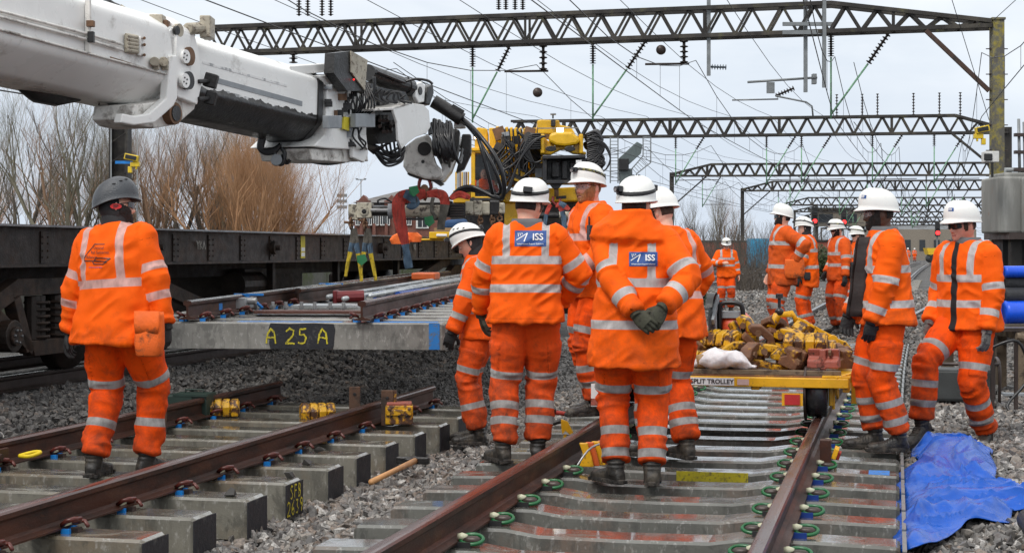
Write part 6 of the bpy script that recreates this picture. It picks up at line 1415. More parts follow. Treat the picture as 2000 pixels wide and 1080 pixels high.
# rotator block below
RB = 19.9
def rbp(pts, Y=RB): return [P(x, y, Y) - CO for x, y in pts]
rb = empty('rotator', (0, 0, 0), parent=cr)
mb = MB(); mb.prism(rbp([(789, 288), (812, 270), (838, 262), (844, 300), (850, 318), (862, 330), (866, 344), (857, 352), (832, 350), (795, 337), (787, 325)]), (0, .55, 0), M_WHTD); mb.build('rotator_body', rb, bevel=.03)
mb = MB(); mb.prism(rbp([(844, 230), (862, 234), (872, 250), (894, 252), (900, 272), (892, 302), (880, 334), (864, 355), (852, 352), (864, 330), (850, 300), (842, 262)], RB + .12), (0, .6, 0), M_WHT); mb.build('rotator_body', rb, bevel=.03)
mb = MB(); mb.cyl(P(829, 291, RB - .02) - CO, P(829, 291, RB + .1) - CO, .085, M_GRIME, 20); mb.cyl(P(826, 316, RB - .01) - CO, P(826, 316, RB + .1) - CO, .022, M_GRIME, 12); mb.prism(rbp([(795, 338), (832, 351), (857, 353), (866, 358), (858, 362), (842, 352), (815, 348), (796, 341)], RB + .05), (0, .4, 0), M_GRIME); mb.build('pivot_hole', rb)
mb = MB(); mb.prism(rbp([(902, 262), (920, 262), (920, 300), (906, 330), (890, 338), (898, 306)], RB + .4), (0, .3, 0), M_GRIME); mb.prism(rbp([(866, 250), (898, 254), (896, 296), (884, 318), (862, 300)], RB + .02), (0, .3, 0), M_GRIME); mb.build('slew_motor', rb, bevel=.02)
mb = MB(); mb.prism(rbp([(888, 225), (905, 232), (909, 248), (886, 250)], RB + .05), (0, .3, 0), M_WHT); mb.tube(rbp([(866, 268), (872, 272)], RB - .1), .05, M_CREAM, 10); mb.build('guard_plate', rb, bevel=.01)
mb = MB(); r_ = random.Random(5)
for k in range(13):
    x = 842 + k * 3.4; hose(mb, [(x + r_.uniform(-3, 3), 236 + r_.uniform(-4, 8)), (x + 3 + r_.uniform(-5, 5), 262), (x + 5 + r_.uniform(-7, 7), 290 + r_.uniform(-6, 6)), (x + 9 + r_.uniform(-8, 8), 312 + r_.uniform(-8, 8)), (x + 22 + r_.uniform(-8, 4), 300 + r_.uniform(-12, 20))], [19.7, 19.55, 19.5, 19.6, 19.8], r_.uniform(.014, .022), CO)
for k in range(9): hose(mb, [(838, 246 + k * 2), (856, 252 + k), (862 + k * 1.2, 280), (868 + k, 306), (878, 318 + k)], [19.75, 19.6, 19.5, 19.55, 19.8], .016, CO)
mb.build('hose_bundle', rb)
mb = MB()
u_ = r_.uniform
for k in range(7): hose(mb, [(716 + u_(-2, 6), 280 + u_(-4, 4)), (733 + u_(-4, 6), 302 - 3 * k + u_(-3, 3)), (756 + u_(-5, 5), 320 - 4 * k + u_(-4, 4)), (778 + u_(-5, 5), 316 - 4 * k), (788 + u_(-6, 2), 300 - 3 * k), (784 - u_(0, 12), 282)], [19.0, 19.1, 19.2, 19.3, 19.4, 19.4], u_(.012, .019), CO)
for k in range(6): hose(mb, [(690 + 4 * k, 250), (700 + 3 * k, 272), (716 + 4 * k, 288), (730 + 6 * k, 300 - 4 * k)], [18.6, 18.7, 18.9, 19.1], .014, CO)
for k in range(5): hose(mb, [(745 + 8 * k, 275), (748 + 8 * k, 292 + k), (758 + 6 * k, 305), (772 + 2 * k, 300)], 19.2, .014, CO)
mb.build('hose_bundle', hd_)
mb = MB(); r_ = random.Random(9)
for k in range(11): x = 645 + 5 * k; hose(mb, [(x, 158 + r_.uniform(-5, 12)), (x + r_.uniform(-4, 8), 185), (x + r_.uniform(-2, 12), 208), (x + r_.uniform(-6, 10), 226)], [17.75, 17.65, 17.65, 17.75], .010, CO)
for k in range(9): x = 650 + 7 * k; hose(mb, [(x, 250), (x + r_.uniform(-6, 8), 268), (x + r_.uniform(0, 16), 282 + r_.uniform(-6, 8)), (x + r_.uniform(4, 14), 292)], [17.8, 17.75, 17.8, 18.1], .011, CO)
hose(mb, [(672, 190), (662, 184), (660, 170), (666, 160)], 17.7, .012, CO); hose(mb, [(668, 200), (680, 216), (694, 214), (698, 190)], 17.8, .012, CO); hose(mb, [(731, 150), (730, 180), (715, 200), (708, 216), (704, 190), (712, 178)], 17.9, .018, CO); hose(mb, [(738, 206), (742, 190), (758, 182), (780, 182), (788, 196)], 18.5, .022, CO); hose(mb, [(792, 160), (812, 155), (835, 158), (845, 165)], 19, .016, CO)
for k in range(7): x = 742 + 8 * k + r_.uniform(-4, 4); hose(mb, [(x, 174 + 2 * k), (x - 6 + r_.uniform(-8, 12), 190 + k), (x + 10 + r_.uniform(-6, 6), 202)], 18.3, r_.uniform(.008, .018), CO)
for k in range(6): hose(mb, [(700 + 3 * k, 160), (704 + 5 * k, 190), (700 + 6 * k, 214), (694 + 4 * k, 226)], [17.95, 17.85, 17.85, 17.9], .010, CO)
mb.prism([bp(x, y, .415) for x, y in ((735, 170), (792, 180), (800, 196), (742, 200))], -NR * .03, M_GRIME)
for x, y in ((668, 190), (700, 176), (756, 214), (678, 208)): mb.box(bp(x, y, .43), (.10, .05, .07), M_RUST if x == 668 else M_GRIME)
mb.build('wiring', hd_)
mb = MB()
for k in range(4): hose(mb, [(508 + 3 * k, 268), (506 + 2 * k, 290), (520, 300 - 2 * k), (538, 296 - 2 * k), (548, 282)], 17.1, .022, CO)
hose(mb, [(536, 290), (540, 316), (552, 320), (556, 300), (550, 290)], 17.1, .022, CO); hose(mb, [(566, 292), (566, 312), (558, 318), (552, 300)], 17.2, .022, CO); hose(mb, [(552, 292), (585, 298), (604, 314), (640, 320), (672, 316)], [17.2, 17.5, 17.8, 18, 18.3], .020, CO); hose(mb, [(545, 290), (575, 294), (598, 308), (620, 318)], [17.2, 17.5, 17.8, 18], .016, CO)
mb.cyl(P(540, 312, 17.05) - CO, P(540, 314, 17.2) - CO, .06, M_LGREY, 14); mb.build('hose_loops', hd_)
mb = MB(); a = P(829, 352, 20) - CO
mb.tube([P(x, y, 20) - CO for x, y in ((822, 348), (819, 356), (818, 366), (823, 374), (830, 377), (837, 374), (842, 366), (840, 356), (836, 348))], .022, mat('red_hook_paint', (.22, .025, .02), .5, dirt=(.05, .02, .015), dscale=20), 10); mb.cyl(P(829, 368, 19.85) - CO, P(829, 372, 20.15) - CO, .05, M_RUST, 12); mb.tube([P(825, 378, 20) - CO, P(829, 372, 20) - CO, P(835, 380, 20) - CO, P(829, 392, 20) - CO], .018, M_RUST, 8); mb.build('shackle', cr)
# long hoses from the rotator to the lifting beam
mb = MB()
hose(mb, [(902, 231), (933, 260), (969, 309), (984, 353), (982, 384), (964, 384), (924, 366), (898, 370), (880, 388)], [19.9, 19.6, 19.4, 19.4, 19.5, 19.6, 19.7, 19.8, 19.9], .028, CO); hose(mb, [(904, 236), (931, 268), (960, 318), (976, 358), (976, 378), (955, 380), (920, 372), (896, 378)], [19.95, 19.7, 19.5, 19.5, 19.6, 19.7, 19.75, 19.9], .022, CO)
hose(mb, [(912, 243), (930, 262), (940, 290), (954, 344), (962, 378)], [19.9, 19.7, 19.5, 19.5, 19.6], .024, CO); mb.build('long_hoses', cr)
# ================================================================= LIFTING BEAM AND SLINGS
BY = 20.0; lbm = empty('lifting_beam', P(820, 412, BY), 0, 'white and black hydraulic lifting beam hanging below the white crane', 'lifting beam'); LO = lbm.location.copy()
M_BEAMW = mat('chipped_cream_paint', (.52, .48, .38), .5, var=.15, dirt=(.06, .045, .035), dscale=9, dlo=.50, dhi=.60, bump=.3)
mb = MB(); pbox(mb, 680, 399, 700, 430, BY, .25, M_BEAMW, LO); pbox(mb, 697, 396, 726, 426, BY - .03, .3, M_BEAMW, LO); mb.cyl(P(711, 413, BY - .05) - LO, P(711, 413, BY) - LO, .055, M_BEAMW, 16); mb.cyl(P(711, 413, BY - .06) - LO, P(711, 413, BY - .04) - LO, .03, M_GRIME, 12); mb.build('end_block', lbm, bevel=.015)
mb = MB(); mb.cyl(P(724, 412, BY + .05) - LO, P(762, 412, BY + .05) - LO, .065, M_GRIME, 16); mb.cyl(P(724, 411, BY - .04) - LO, P(762, 411, BY - .04) - LO, .022, M_BOLT, 10); mb.build('piston_rod', lbm)
mb = MB(); mb.cyl(P(760, 413, BY) - LO, P(868, 413, BY) - LO, .078, M_BEAMW, 20); mb.cyl(P(758, 413, BY) - LO, P(766, 413, BY) - LO, .095, M_LGREY, 20); mb.box(P(820, 428, BY) - LO, (.5, .05, .03), M_GRIME); mb.build('cylinder', lbm)
mb = MB(); pbox(mb, 878, 398, 909, 425, BY - .05, .25, M_GRIME, LO); pbox(mb, 866, 393, 884, 424, BY, .2, M_GRIME, LO)
for k in range(5): mb.box(P(893, 401 + 5 * k, BY - .06) - LO, (.17, .02, .012), M_DKRAIL)
mb.build('motor_box', lbm, bevel=.01)
mb = MB()
for x0, x1, y0, y1, m_ in ((908, 925, 393, 420, M_BEAMW), (924, 942, 391, 421, M_BEAMW), (941, 957, 394, 419, M_BEAMW), (956, 976, 392, 421, M_GRIME), (974, 986, 396, 417, M_BEAMW)): pbox(mb, x0, y0, x1, y1, BY - .04, .28, m_, LO)
mb.build('end_block', lbm, bevel=.02)
mb = MB()
for x, y0, y1 in ((686, 428, 446), (713, 428, 448), (938, 420, 442), (962, 420, 440), (976, 410, 444)):
    for k in range(3): yy = y0 + (y1 - y0) * (k + .5) / 3; mb.tube([P(x + 4.5 * math.cos(a) * (1 if k % 2 else .5), yy + 5 * math.sin(a), BY + (.03 * math.cos(a) if k % 2 == 0 else 0)) - LO for a in [j * math.pi / 5 for j in range(11)]], .013, M_RUST, 6)
hose(mb, [(742, 400), (738, 392), (752, 388), (766, 396)], BY - .05, .012, LO); mb.build('chain', lbm)
for c_ in ((672, 434), (700, 430)): mb = MB(); mb.cyl(P(c_[0], c_[1], BY) - LO, P(c_[0] + 14, c_[1] + 1, BY) - LO, .016, M_RUST, 8); mb.build('shackle_pin', lbm)
M_SLR = mat('red_webbing', (.42, .045, .03), .8, var=.25, scale=20, stretch=(6, 6, .6), dirt=(.09, .035, .03), dscale=6, dlo=.5, dhi=.68, bump=.3, bscale=90); M_SLB = mat('blue_grey_webbing', (.07, .12, .18), .8, dirt=(.03, .03, .03), dscale=6, bump=.3, bscale=90, stretch=(6, 6, .6)); M_SLY = mat('yellow_webbing', (.50, .36, .02), .8, dirt=(.10, .07, .02), dscale=10, bump=.3, bscale=90); M_SLG = mat('dirty_webbing', (.10, .09, .075), .85, var=.3, bump=.4, bscale=60); M_GRNT = mat('green_tag', (.01, .15, .05), .6)
def ribbon(name, pts, wds, Y, mats, label, cat='sling', parent=None, th=.009, o=None):
    q = smooth([P(x, y, (Y[i] if isinstance(Y, list) else Y)) for i, (x, y) in enumerate(pts)], 5); n = len(q); mb = MB(); ws = np.interp(np.linspace(0, len(pts) - 1, n), range(len(pts)), wds)
    rings = []
    for i, p in enumerate(q):
        d = (q[min(i + 1, n - 1)] - q[max(i - 1, 0)]).normalized(); x = d.cross(Vector((0, 1, 0))).normalized(); y = Vector((0, 1, 0)); w = ws[i] * BY / FPX / 2; wv = .012 * math.sin(i * .9)
        rings.append([p + x * w * a + y * (b * th + wv * a + .006 * a * a) for a, b in ((-1, -.5), (-.5, -.8), (0, -.5), (.5, -.9), (1, -.5), (1, .5), (0, .6), (-1, .5))])
    cut = len(mats); k = [int(round(c * (n - 1))) for c in [0] + [m[1] for m in mats]]
    for i, (m_, _) in enumerate(mats): mb.rings(rings[k[i]:k[i + 1] + 1], m_, smooth=False)
    return mb.build(name, label=label, cat=cat)
ribbon('lifting_sling', [(832, 378), (808, 382), (786, 386), (778, 400), (781, 430), (788, 462), (793, 486), (796, 508), (799, 524)], [16, 26, 26, 25, 25, 19, 13, 16, 16], [19.8, 19.75, 19.75, 19.7, 19.7, 19.7, 19.7, 19.7, 19.7], [(M_SLR, .70), (M_SLB, 1.0)], 'broad red sling with a blue end looped over the beam, hanging lowest')
ribbon('lifting_sling', [(834, 380), (850, 378), (864, 382), (869, 396), (866, 416), (862, 434), (861, 449)], [12, 16, 20, 18, 16, 15, 15], 19.72, [(M_SLR, .55), (M_SLG, 1.0)], 'red sling turning dirty grey, looped over the beam right of the shackle')
ribbon('lifting_sling', [(790, 378), (802, 384), (812, 396), (803, 404), (796, 400)], [16, 18, 16, 12, 10], 19.66, [(M_SLB, 1.0)], 'short blue grey webbing loop tucked by the shackle')
ribbon('lifting_sling', [(846, 386), (843, 400), (844, 414), (850, 424), (838, 430)], [7, 7, 7, 7, 8], 19.65, [(M_SLG, 1.0)], 'thin dirty webbing strap hanging by the middle of the beam')
ribbon('lifting_sling', [(880, 388), (896, 380), (912, 384), (918, 388)], [9, 14, 12, 5], 19.7, [(M_SLR, 1.0)], 'faded red webbing flap on the right part of the beam')
for (c_, l_) in (((808, 372), 'small green tag above the blue webbing loop'), ((838, 431), 'small green tag under the white cylinder'), ((706, 506), 'green tag between the yellow slings')):
    mb = MB(); c = P(c_[0], c_[1], 19.6); mb.prism([c + Vector(p) for p in ((-.06, 0, .04), (.04, .01, .06), (.07, 0, -.02), (.0, -.01, -.08), (-.05, 0, -.04))], (0, .02, 0), M_GRNT); mb.build('sling_tag', label=l_, cat='tag')
for i, (pts, l_) in enumerate((([(690, 446), (688, 470), (684, 492), (679, 515), (675, 540)], 'yellow sling from the left chain to the far rail, outermost left'), ([(692, 446), (695, 470), (699, 495), (704, 525), (706, 550)], 'yellow sling under the left chain, second from left'), ([(718, 446), (714, 470), (711, 492), (706, 515), (704, 536)], 'yellow sling under the green tag, third from left'), ([(719, 446), (722, 470), (724, 495), (730, 525), (734, 548)], 'yellow sling outermost right, below the beam left end'))):
    ribbon('yellow_sling', pts, [9, 11, 9, 7, 6], 20.0, [(M_SLG, .32), (M_SLB, .5), (M_SLY, 1.0)], l_)
# ================================================================= YELLOW CRANE
YY = 30.0; yc = empty('yellow_crane', P(1030, 490, YY), 0, 'yellow rail crane with its black boom head facing the camera', 'crane'); yc.location.z = 0; YO = yc.location.copy()
M_YEL = M_SLAT; M_BLK = mat('black_machine_paint', (.018, .018, .02), .35, bump=.1, dirt=(.06, .05, .04), dscale=4)
def yp(pts, Y): return [P(x, y, Y) - YO for x, y in pts]
def yplate(name, pts, Y, th, m, bevel=.02, parent=None): mb = MB(); mb.prism(yp(pts, Y), (0, th, 0), m); return mb.build(name, parent or yc, bevel=bevel)
cab = empty('cab', (0, 0, 0), parent=yc); mb = MB()
for x0, y0, x1, y1 in ((920, 293, 928, 392), (978, 293, 986, 392), (928, 293, 978, 299), (920, 384, 986, 394)): pbox(mb, x0, y0, x1, y1, 30.0, .12, M_YEL, YO)
pbox(mb, 920, 293, 925, 392, 31.4, .1, M_YEL, YO); pbox(mb, 981, 293, 986, 392, 31.4, .1, M_YEL, YO); 
a = P(920, 292, 30) - YO; b = P(986, 296, 30) - YO; mb.box(((a.x + b.x) / 2, .75 + 30 - YO.y, a.z), (b.x - a.x, 1.6, .06), M_YEL); mb.box(((a.x + b.x) / 2, 1.5 + 30 - YO.y, (P(0, 345, 30).z)), (b.x - a.x, .05, 1.0), M_BLK); c = P(950, 390, 30) - YO; mb.box((c.x, .75, c.z), (.62, 1.6, .06), M_BLK); mb.build('cab_frame', cab, bevel=.01)
mb = MB(); gx = P(929, 300, 30.03) - YO; gy = P(978, 384, 30.03) - YO
def glassm():
    m, nt, b = _nt('cab_glass'); setc(b.inputs['Base Color'], (.02, .025, .03)); b.inputs['Roughness'].default_value = .06; b.inputs['Alpha'].default_value = .45; return m
mb.box(((gx.x + gy.x) / 2, gx.y, (gx.z + gy.z) / 2), (gy.x - gx.x, .012, gx.z - gy.z), glassm()); mb.build('windscreen', cab)
mb = MB(); mb.box(P(947, 355, 31.1) - YO, (.42, .12, .55), M_BLK); mb.box(P(947, 377, 30.8) - YO, (.42, .45, .12), M_BLK); mb.build('seat', cab, bevel=.03)
yplate('engine_cover', [(927, 252), (934, 249), (952, 252), (954, 289), (927, 291)], 30.4, 1.2, M_YEL); yplate('engine_cover', [(955, 250), (966, 250), (970, 291), (956, 291)], 30.2, 1.2, M_YEL)
for k in range(7): yplate('boom_section', [(968 + 9 * k, 248 + k * .6), (974 + 9 * k, 246 + k * .6), (977 + 9 * k, 262), (977 + 9 * k, 345 + k * 2), (969 + 9 * k, 345 + k * 2)], 30.6 - .1 * k, 1.0, M_YEL, .015)
yplate('boom_section', [(975, 262), (1045, 262), (1052, 330), (1030, 372), (985, 360), (978, 300)], 30.9, .9, M_YEL); yplate('boom_section', [(1030, 250), (1060, 250), (1062, 370), (1040, 372), (1034, 320)], 30.1, .5, M_YEL)
yplate('red_panel', [(1011, 272), (1027, 272), (1027, 304), (1011, 304)], 30.0, .06, mat('dark_red_paint', (.16, .015, .02), .4)); yplate('lamp_box', [(978, 265), (998, 265), (998, 284), (978, 284)], 29.8, .3, M_BLK)
yplate('louvre', [(1016, 318), (1032, 318), (1032, 352), (1016, 352)], 30.0, .06, M_LGREY)
yplate('boom_hood', [(1049, 236), (1056, 234), (1092, 235), (1094, 244), (1116, 249), (1124, 262), (1050, 262)], 29.7, 1.5, M_YEL); yplate('beacon_post', [(1076, 233), (1085, 233), (1085, 248), (1076, 248)], 29.6, .09, M_GRIME)
mb = MB(); mb.tube(yp([(1080.5, 222), (1080.5, 225)], 29.6) , .055, M_LGREY, 12); mb.cyl(P(1080, 232, 29.6) - YO, P(1080, 223, 29.6) - YO, .015, M_GRIME, 6); mb.build('beacon', yc)
hb = empty('boom_head', (0, 0, 0), parent=yc)
yplate('casting', [(1073, 262), (1086, 258), (1118, 258), (1128, 266), (1134, 274), (1128, 282), (1104, 286), (1086, 284), (1072, 277)], 29.0, .35, M_YEL, .05, hb)
yplate('casting', [(1056, 266), (1064, 270), (1084, 286), (1120, 286), (1134, 268), (1138, 268), (1138, 296), (1145, 297), (1145, 302), (1120, 300), (1104, 292), (1096, 292), (1076, 302), (1056, 302)], 29.2, .3, M_YEL, .03, hb)
for x in (1056, 1131): yplate('casting', [(x, 262), (x + 8, 262), (x + 8, 300), (x, 300)], 29.1, .5, M_YEL, .02, hb)
for x in (1076, 1113):
    mb = MB(); c = P(x, 291, 28.98) - YO; mb.rings([[c + Vector((.10 * k * math.cos(t), dy, .05 * k * math.sin(t))) for t in [j * math.pi / 9 for j in range(18)]] for dy, k in ((.0, 1), (-.02, 1), (-.02, .8))], M_GRIME); mb.build('casting_slot', hb)
yplate('work_light_bar', [(1050, 250), (1130, 249), (1130, 251), (1050, 252)], 29.3, .04, M_GALV, 0, hb)
mb = MB(); mb.box(P(1094, 255, 29.1) - YO, (.12, .05, .09), mat('lamp_lit', (.9, .9, .9), .3, bump=0, emit=(1, .97, .9, 3))); mb.build('work_light', hb)
mb = MB(); mb.sphere(P(932, 267, 29.5) - YO, .055, mat('lit_amber_lamp', (1, .7, .3), .3, bump=0, emit=(1, .62, .25, 22)), 12, 8); mb.build('lit_lamp', yc); yplate('lamp_bracket', [(924, 262), (930, 262), (930, 275), (924, 275)], 29.7, .1, M_LGREY)
mb = MB(); mb.prism(yp([(1060, 304), (1144, 303), (1144, 309), (1060, 311)], 28.9), (0, .7, 0), M_BLK); pbox(mb, 1060, 311, 1068, 355, 29.0, .6, M_BLK, YO); pbox(mb, 1132, 309, 1145, 340, 29.0, .6, M_BLK, YO); pbox(mb, 1068, 310, 1134, 356, 29.5, .1, M_BLK, YO); pbox(mb, 1060, 352, 1134, 359, 29.0, .6, M_BLK, YO)
for x0, y0, x1, y1 in ((1078, 316, 1092, 346), (1098, 314, 1108, 350), (1114, 318, 1128, 338)): pbox(mb, x0, y0, x1, y1, 29.2, .3, M_GRIME, YO)
mb.build('winch_box', hb, bevel=.01); 
mb = MB(); pbox(mb, 1125, 313, 1136, 319, 28.9, .05, M_TXTW, YO); mb.build('white_label', hb)
mb = MB()
for a, b, r in (((1030, 268), (1054, 276), .10), ((1036, 282), (1056, 300), .09), ((1150, 270), (1166, 262), .10), ((1146, 286), (1172, 270), .09), ((1158, 300), (1174, 322), .10), ((1144, 320), (1172, 330), .08), ((1030, 290), (1050, 310), .08)): mb = MB(); mb.cyl(P(a[0], a[1], 29.3) - YO, P(b[0], b[1], 29.5) - YO, r, M_GRIME, 14); mb.build('black_cylinder', hb)
mb = MB(); r_ = random.Random(3)
for k in range(16): hose(mb, [(1146, 262 + 4 * k), (1160 + r_.uniform(0, 10), 258 + 4 * k), (1172 + r_.uniform(-4, 8), 275 + 3 * k + r_.uniform(-8, 8)), (1160 + r_.uniform(-6, 8), 300 + 2 * k), (1144, 312 + 2 * k)], 29.2, r_.uniform(.016, .03), YO)
for k in range(3): hose(mb, [(1150, 268), (1180, 280 + 3 * k), (1192, 305 + 3 * k), (1184, 330), (1168, 338)], 29.0, .014, YO)
for k in range(8): hose(mb, [(1056, 262 + 4 * k), (1034 - 2 * k, 266 + 4 * k), (1030 + r_.uniform(-3, 3), 290 + 3 * k), (1044, 318), (1058, 314)], 29.1, .02, YO)
for k in range(3): hose(mb, [(1066 - 3 * k, 266), (1038, 278 + 3 * k), (1012, 320), (992 + 2 * k, 368), (978, 385)], 29.0, .018, YO)
for k in range(6): hose(mb, [(986 + 8 * k, 252), (990 + 8 * k, 300 + r_.uniform(-10, 10)), (1000 + 6 * k, 340), (1010 + 5 * k, 375)], 29.8, .018, YO)
mb.build('hose_bundle', hb)
mb = MB(); r_ = random.Random(21)
for k in range(60):
    x = r_.uniform(968, 1058); y = r_.uniform(258, 372); q = P(x, y, 29.75 + r_.uniform(0, .3)) - YO; mb.box(q, (r_.uniform(.04, .22), r_.uniform(.05, .2), r_.uniform(.04, .25)), r_.choice([M_BLK, M_GRIME, M_BLK, M_YEL, M_RUST, M_LGREY]), Ry(r_.uniform(-30, 30)))
for k in range(14):
    x = r_.uniform(975, 1060); y = r_.uniform(250, 300); hose(mb, [(x, y), (x + r_.uniform(-22, 22), y + 22), (x + r_.uniform(-22, 22), y + 50), (x + r_.uniform(-18, 18), y + 75)], 29.6, r_.uniform(.014, .026), YO)
tag(mb.build('fitting', hb), kind='stuff')
lb_ = empty('undercarriage', (0, 0, 0), parent=yc)
yplate('deck_frame', [(985, 372), (1150, 364), (1150, 392), (985, 396)], 30.2, 1.6, M_YEL, .02, lb_); yplate('deck_frame', [(985, 396), (1030, 396), (1030, 470), (985, 470)], 30.3, 1.2, M_YEL, .02, lb_); yplate('deck_frame', [(1030, 444), (1160, 444), (1160, 450), (1030, 450)], 29.9, .6, M_YEL, .01, lb_); yplate('dark_gear', [(1030, 396), (1150, 392), (1150, 470), (1030, 470)], 30.9, .5, M_BLK, .02, lb_)
yplate('dark_gear', [(1086, 384), (1106, 382), (1106, 388), (1086, 389)], 30.1, .05, M_BLK, 0, lb_)
for k in range(7): yplate('ladder', [(889 + 4 * k, 336), (892 + 4 * k, 336), (892 + 4 * k, 372), (889 + 4 * k, 372)], 30.3, .1, [M_YEL, M_LGREY, M_RUST][k % 3], 0, lb_)
yplate('side_box', [(885, 372), (924, 372), (924, 396), (885, 396)], 30.4, .8, M_YEL, .01, lb_); yplate('chassis', [(880, 396), (990, 396), (990, 475), (880, 475)], 31.2, 1.0, M_BLK, .01, lb_)
yplate('blue_tarp_bundle', [(868, 430), (912, 427), (915, 446), (866, 448)], 25.5, .3, mat('dark_blue_canvas', (.01, .05, .14), .7, bump=.6, bscale=12), .05, lb_)
for sx in (-1, 1):
    for yk in (31.2, 33.5): mb = MB(); x = P(1030, 0, 30).x - YO.x + sx * .75; mb.cyl((x - .06, yk - YO.y, .60), (x + .06, yk - YO.y, .60), .42, M_DKRAIL, 28); mb.build('wheel', lb_)
mb = MB(); mb.box((0, 32.4 - YO.y, 1.1), (2.3, 3.6, .5), M_YEL); mb.build('chassis', lb_, bevel=.03)
mb = MB(); mb.tube(yp([(1083, 360), (1087, 372), (1087, 384)], 29.2), .04, M_RUST, 8); mb.tube(yp([(1081, 384), (1079, 393), (1085, 400), (1093, 397), (1094, 388)], 29.2), .025, MATS['red_hook_paint'], 8); mb.prism(yp([(1072, 358), (1100, 358), (1092, 368), (1080, 368)], 29.1), (0, .15, 0), M_GRIME); mb.build('hook_block', yc)
mb = MB(); mb.cyl(P(1092, 421, 29) - YO, P(1132, 421, 29) - YO, .07, M_BEAMW, 14); mb.cyl(P(1040, 421, 29) - YO, P(1092, 421, 29) - YO, .06, M_GRIME, 14); mb.build('spreader_beam', yc)
def rib2(pts, w, m1, m2, l): 
    ribbon('lifting_sling', pts, w, 28.8, [(m1, .55), (m2, 1.0)], l)
rib2([(1076, 400), (1070, 410), (1066, 425), (1064, 442)], [12, 12, 11, 11], M_SLR, M_SLB, 'red and blue sling hanging left under the yellow crane hook'); rib2([(1086, 400), (1094, 404), (1100, 420), (1103, 446)], [14, 16, 14, 14], M_SLR, M_SLB, 'red and blue sling hanging right under the yellow crane hook'); ribbon('lifting_sling', [(1092, 396), (1102, 402), (1112, 410)], [10, 16, 10], 28.7, [(M_SLB, .6), (M_SLR, 1)], 'blue bundle of webbing beside the ginger bearded worker')
worker('crane operator in orange sitting behind the yellow crane cab glass', P(946, 490, 30.75) * 1.0 + Vector((0, 0, 1.29 - CH)), 178, .95, q=.5, helm=None, upper_only=True, pelvis=(0, 0, 1.0), hem=.95, wrists=((-.2, .3, 1.15), (.2, .3, 1.15)), elbows=((-1, -.3, -.4), (1, -.3, -.4)), hair=H_GRY, gloves=None, tb=(.2,), cat='crane operator', seed=20)
# ================================================================= THE TROLLEY AND ITS LOAD
M_TRY = mat('yellow_trolley_paint', (.72, .38, .008), .4, var=.15, dirt=(.10, .05, .02), dscale=14, dlo=.58, dhi=.68, bump=.15)
M_CLY = mat('chipped_yellow_clamp_paint', (.66, .36, .010), .42, var=.2, dirt=(.075, .032, .016), dscale=12, dlo=.465, dhi=.53, bump=.4, bscale=40, col2=(.45, .20, .01), c2scale=7)
M_CLR = mat('rusty_clamp', (.15, .065, .03), .65, var=.4, dirt=(.45, .25, .02), dscale=10, dlo=.55, dhi=.63, bump=.5); M_CLP = mat('pink_red_clamp', (.36, .10, .07), .5, dirt=(.05, .03, .02), dscale=12, bump=.3); M_WOOD = mat('ash_handle_wood', (.52, .27, .11), .6, stretch=(1, 1, 1), bump=.2, bscale=60, var=.2); M_BOARD = mat('dirty_timber_board', (.16, .12, .08), .85, dirt=(.05, .035, .025), dscale=8, bump=.5)
ZT = .48; tro = empty('rail_trolley', T(-1.32, 11.84, 0), -TH, 'yellow split trolley standing on the right track, loaded with rail clamps', 'trolley')
def tl(v, s, z): return Vector((v + 1.32, s - 11.84, z))
mb = MB(); mb.box(tl(-1.30, 11.86, ZT - .035), (1.94, .05, .070), M_TRY); mb.box(tl(-1.30, 13.08, ZT - .05), (1.94, .05, .07), M_TRY)
for v in (-2.25, -.35): mb.box(tl(v, 12.47, ZT - .052), (.05, 1.2, .10), M_TRY)
for v in (-1.7, -1.0): mb.box(tl(v, 12.47, ZT - .06), (.06, 1.2, .07), M_TRY)
mb.build('frame', tro, bevel=.006)
mb = MB(); mb.box(tl(-1.30, 12.47, ZT + .001), (1.86, 1.18, .018), M_CLR); mb.build('deck_plate', tro)
mb = MB(); mb.box(tl(-.42, 12.35, ZT + .008), (.20, 1.0, .012), M_TRY); mb.build('deck_edge', tro)
for v in (-2.085, -.56):
    for s in (12.05, 12.9):
        mb = MB(); x = tl(v, s, 0); sg = 1 if v < -1.3 else -1
        mb.tube([(x.x - .075, x.y, .355), (x.x - .065, x.y, .355), (x.x + .065, x.y, .355), (x.x + .075, x.y, .355)], [.150, .172, .172, .150], M_LAMP, 28); mb.tube([(x.x + sg * .078, x.y, .355), (x.x + sg * .095, x.y, .355)], [.20, .195], M_DKRAIL, 28); mb.build('wheel', tro)
        mb = MB(); mb.box((x.x - sg * .10, x.y, .38), (.03, .16, .22), M_TRY); mb.box((x.x - sg * .115, x.y, .34), (.02, .05, .20), M_TRY); mb.build('wheel_bracket', tro, bevel=.006)
mb = MB(); mb.box(tl(-.73, 11.83, ZT - .155), (.15, .02, .09), M_TRY); mb.box(tl(-.73, 11.815, ZT - .155), (.11, .012, .075), mat('red_reflector', (.45, .01, .01), .2, bump=0, coat=1)); mb.build('reflector', tro)
mb = MB(); mb.box(tl(-2.12, 11.82, ZT - .13), (.14, .03, .15), M_TRY); mb.box(tl(-2.17, 11.80, ZT - .15), (.07, .006, .17), M_TXTW); mb.box(tl(-2.17, 11.794, ZT - .20), (.07, .004, .05), MATS['pink_red_clamp']); mb.build('end_plate', tro)
mb = MB(); mb.box(tl(-.33, 12.1, ZT - .02), (.08, .04, .05), M_TRY); mb.box(tl(-.30, 12.1, ZT - .10), (.04, .05, .20), M_TRY); mb.bar(tl(-.42, 11.84, ZT + .0), tl(-.30, 12.0, ZT + .03), .02, .02, M_TRY); mb.build('latch', tro, bevel=.004)
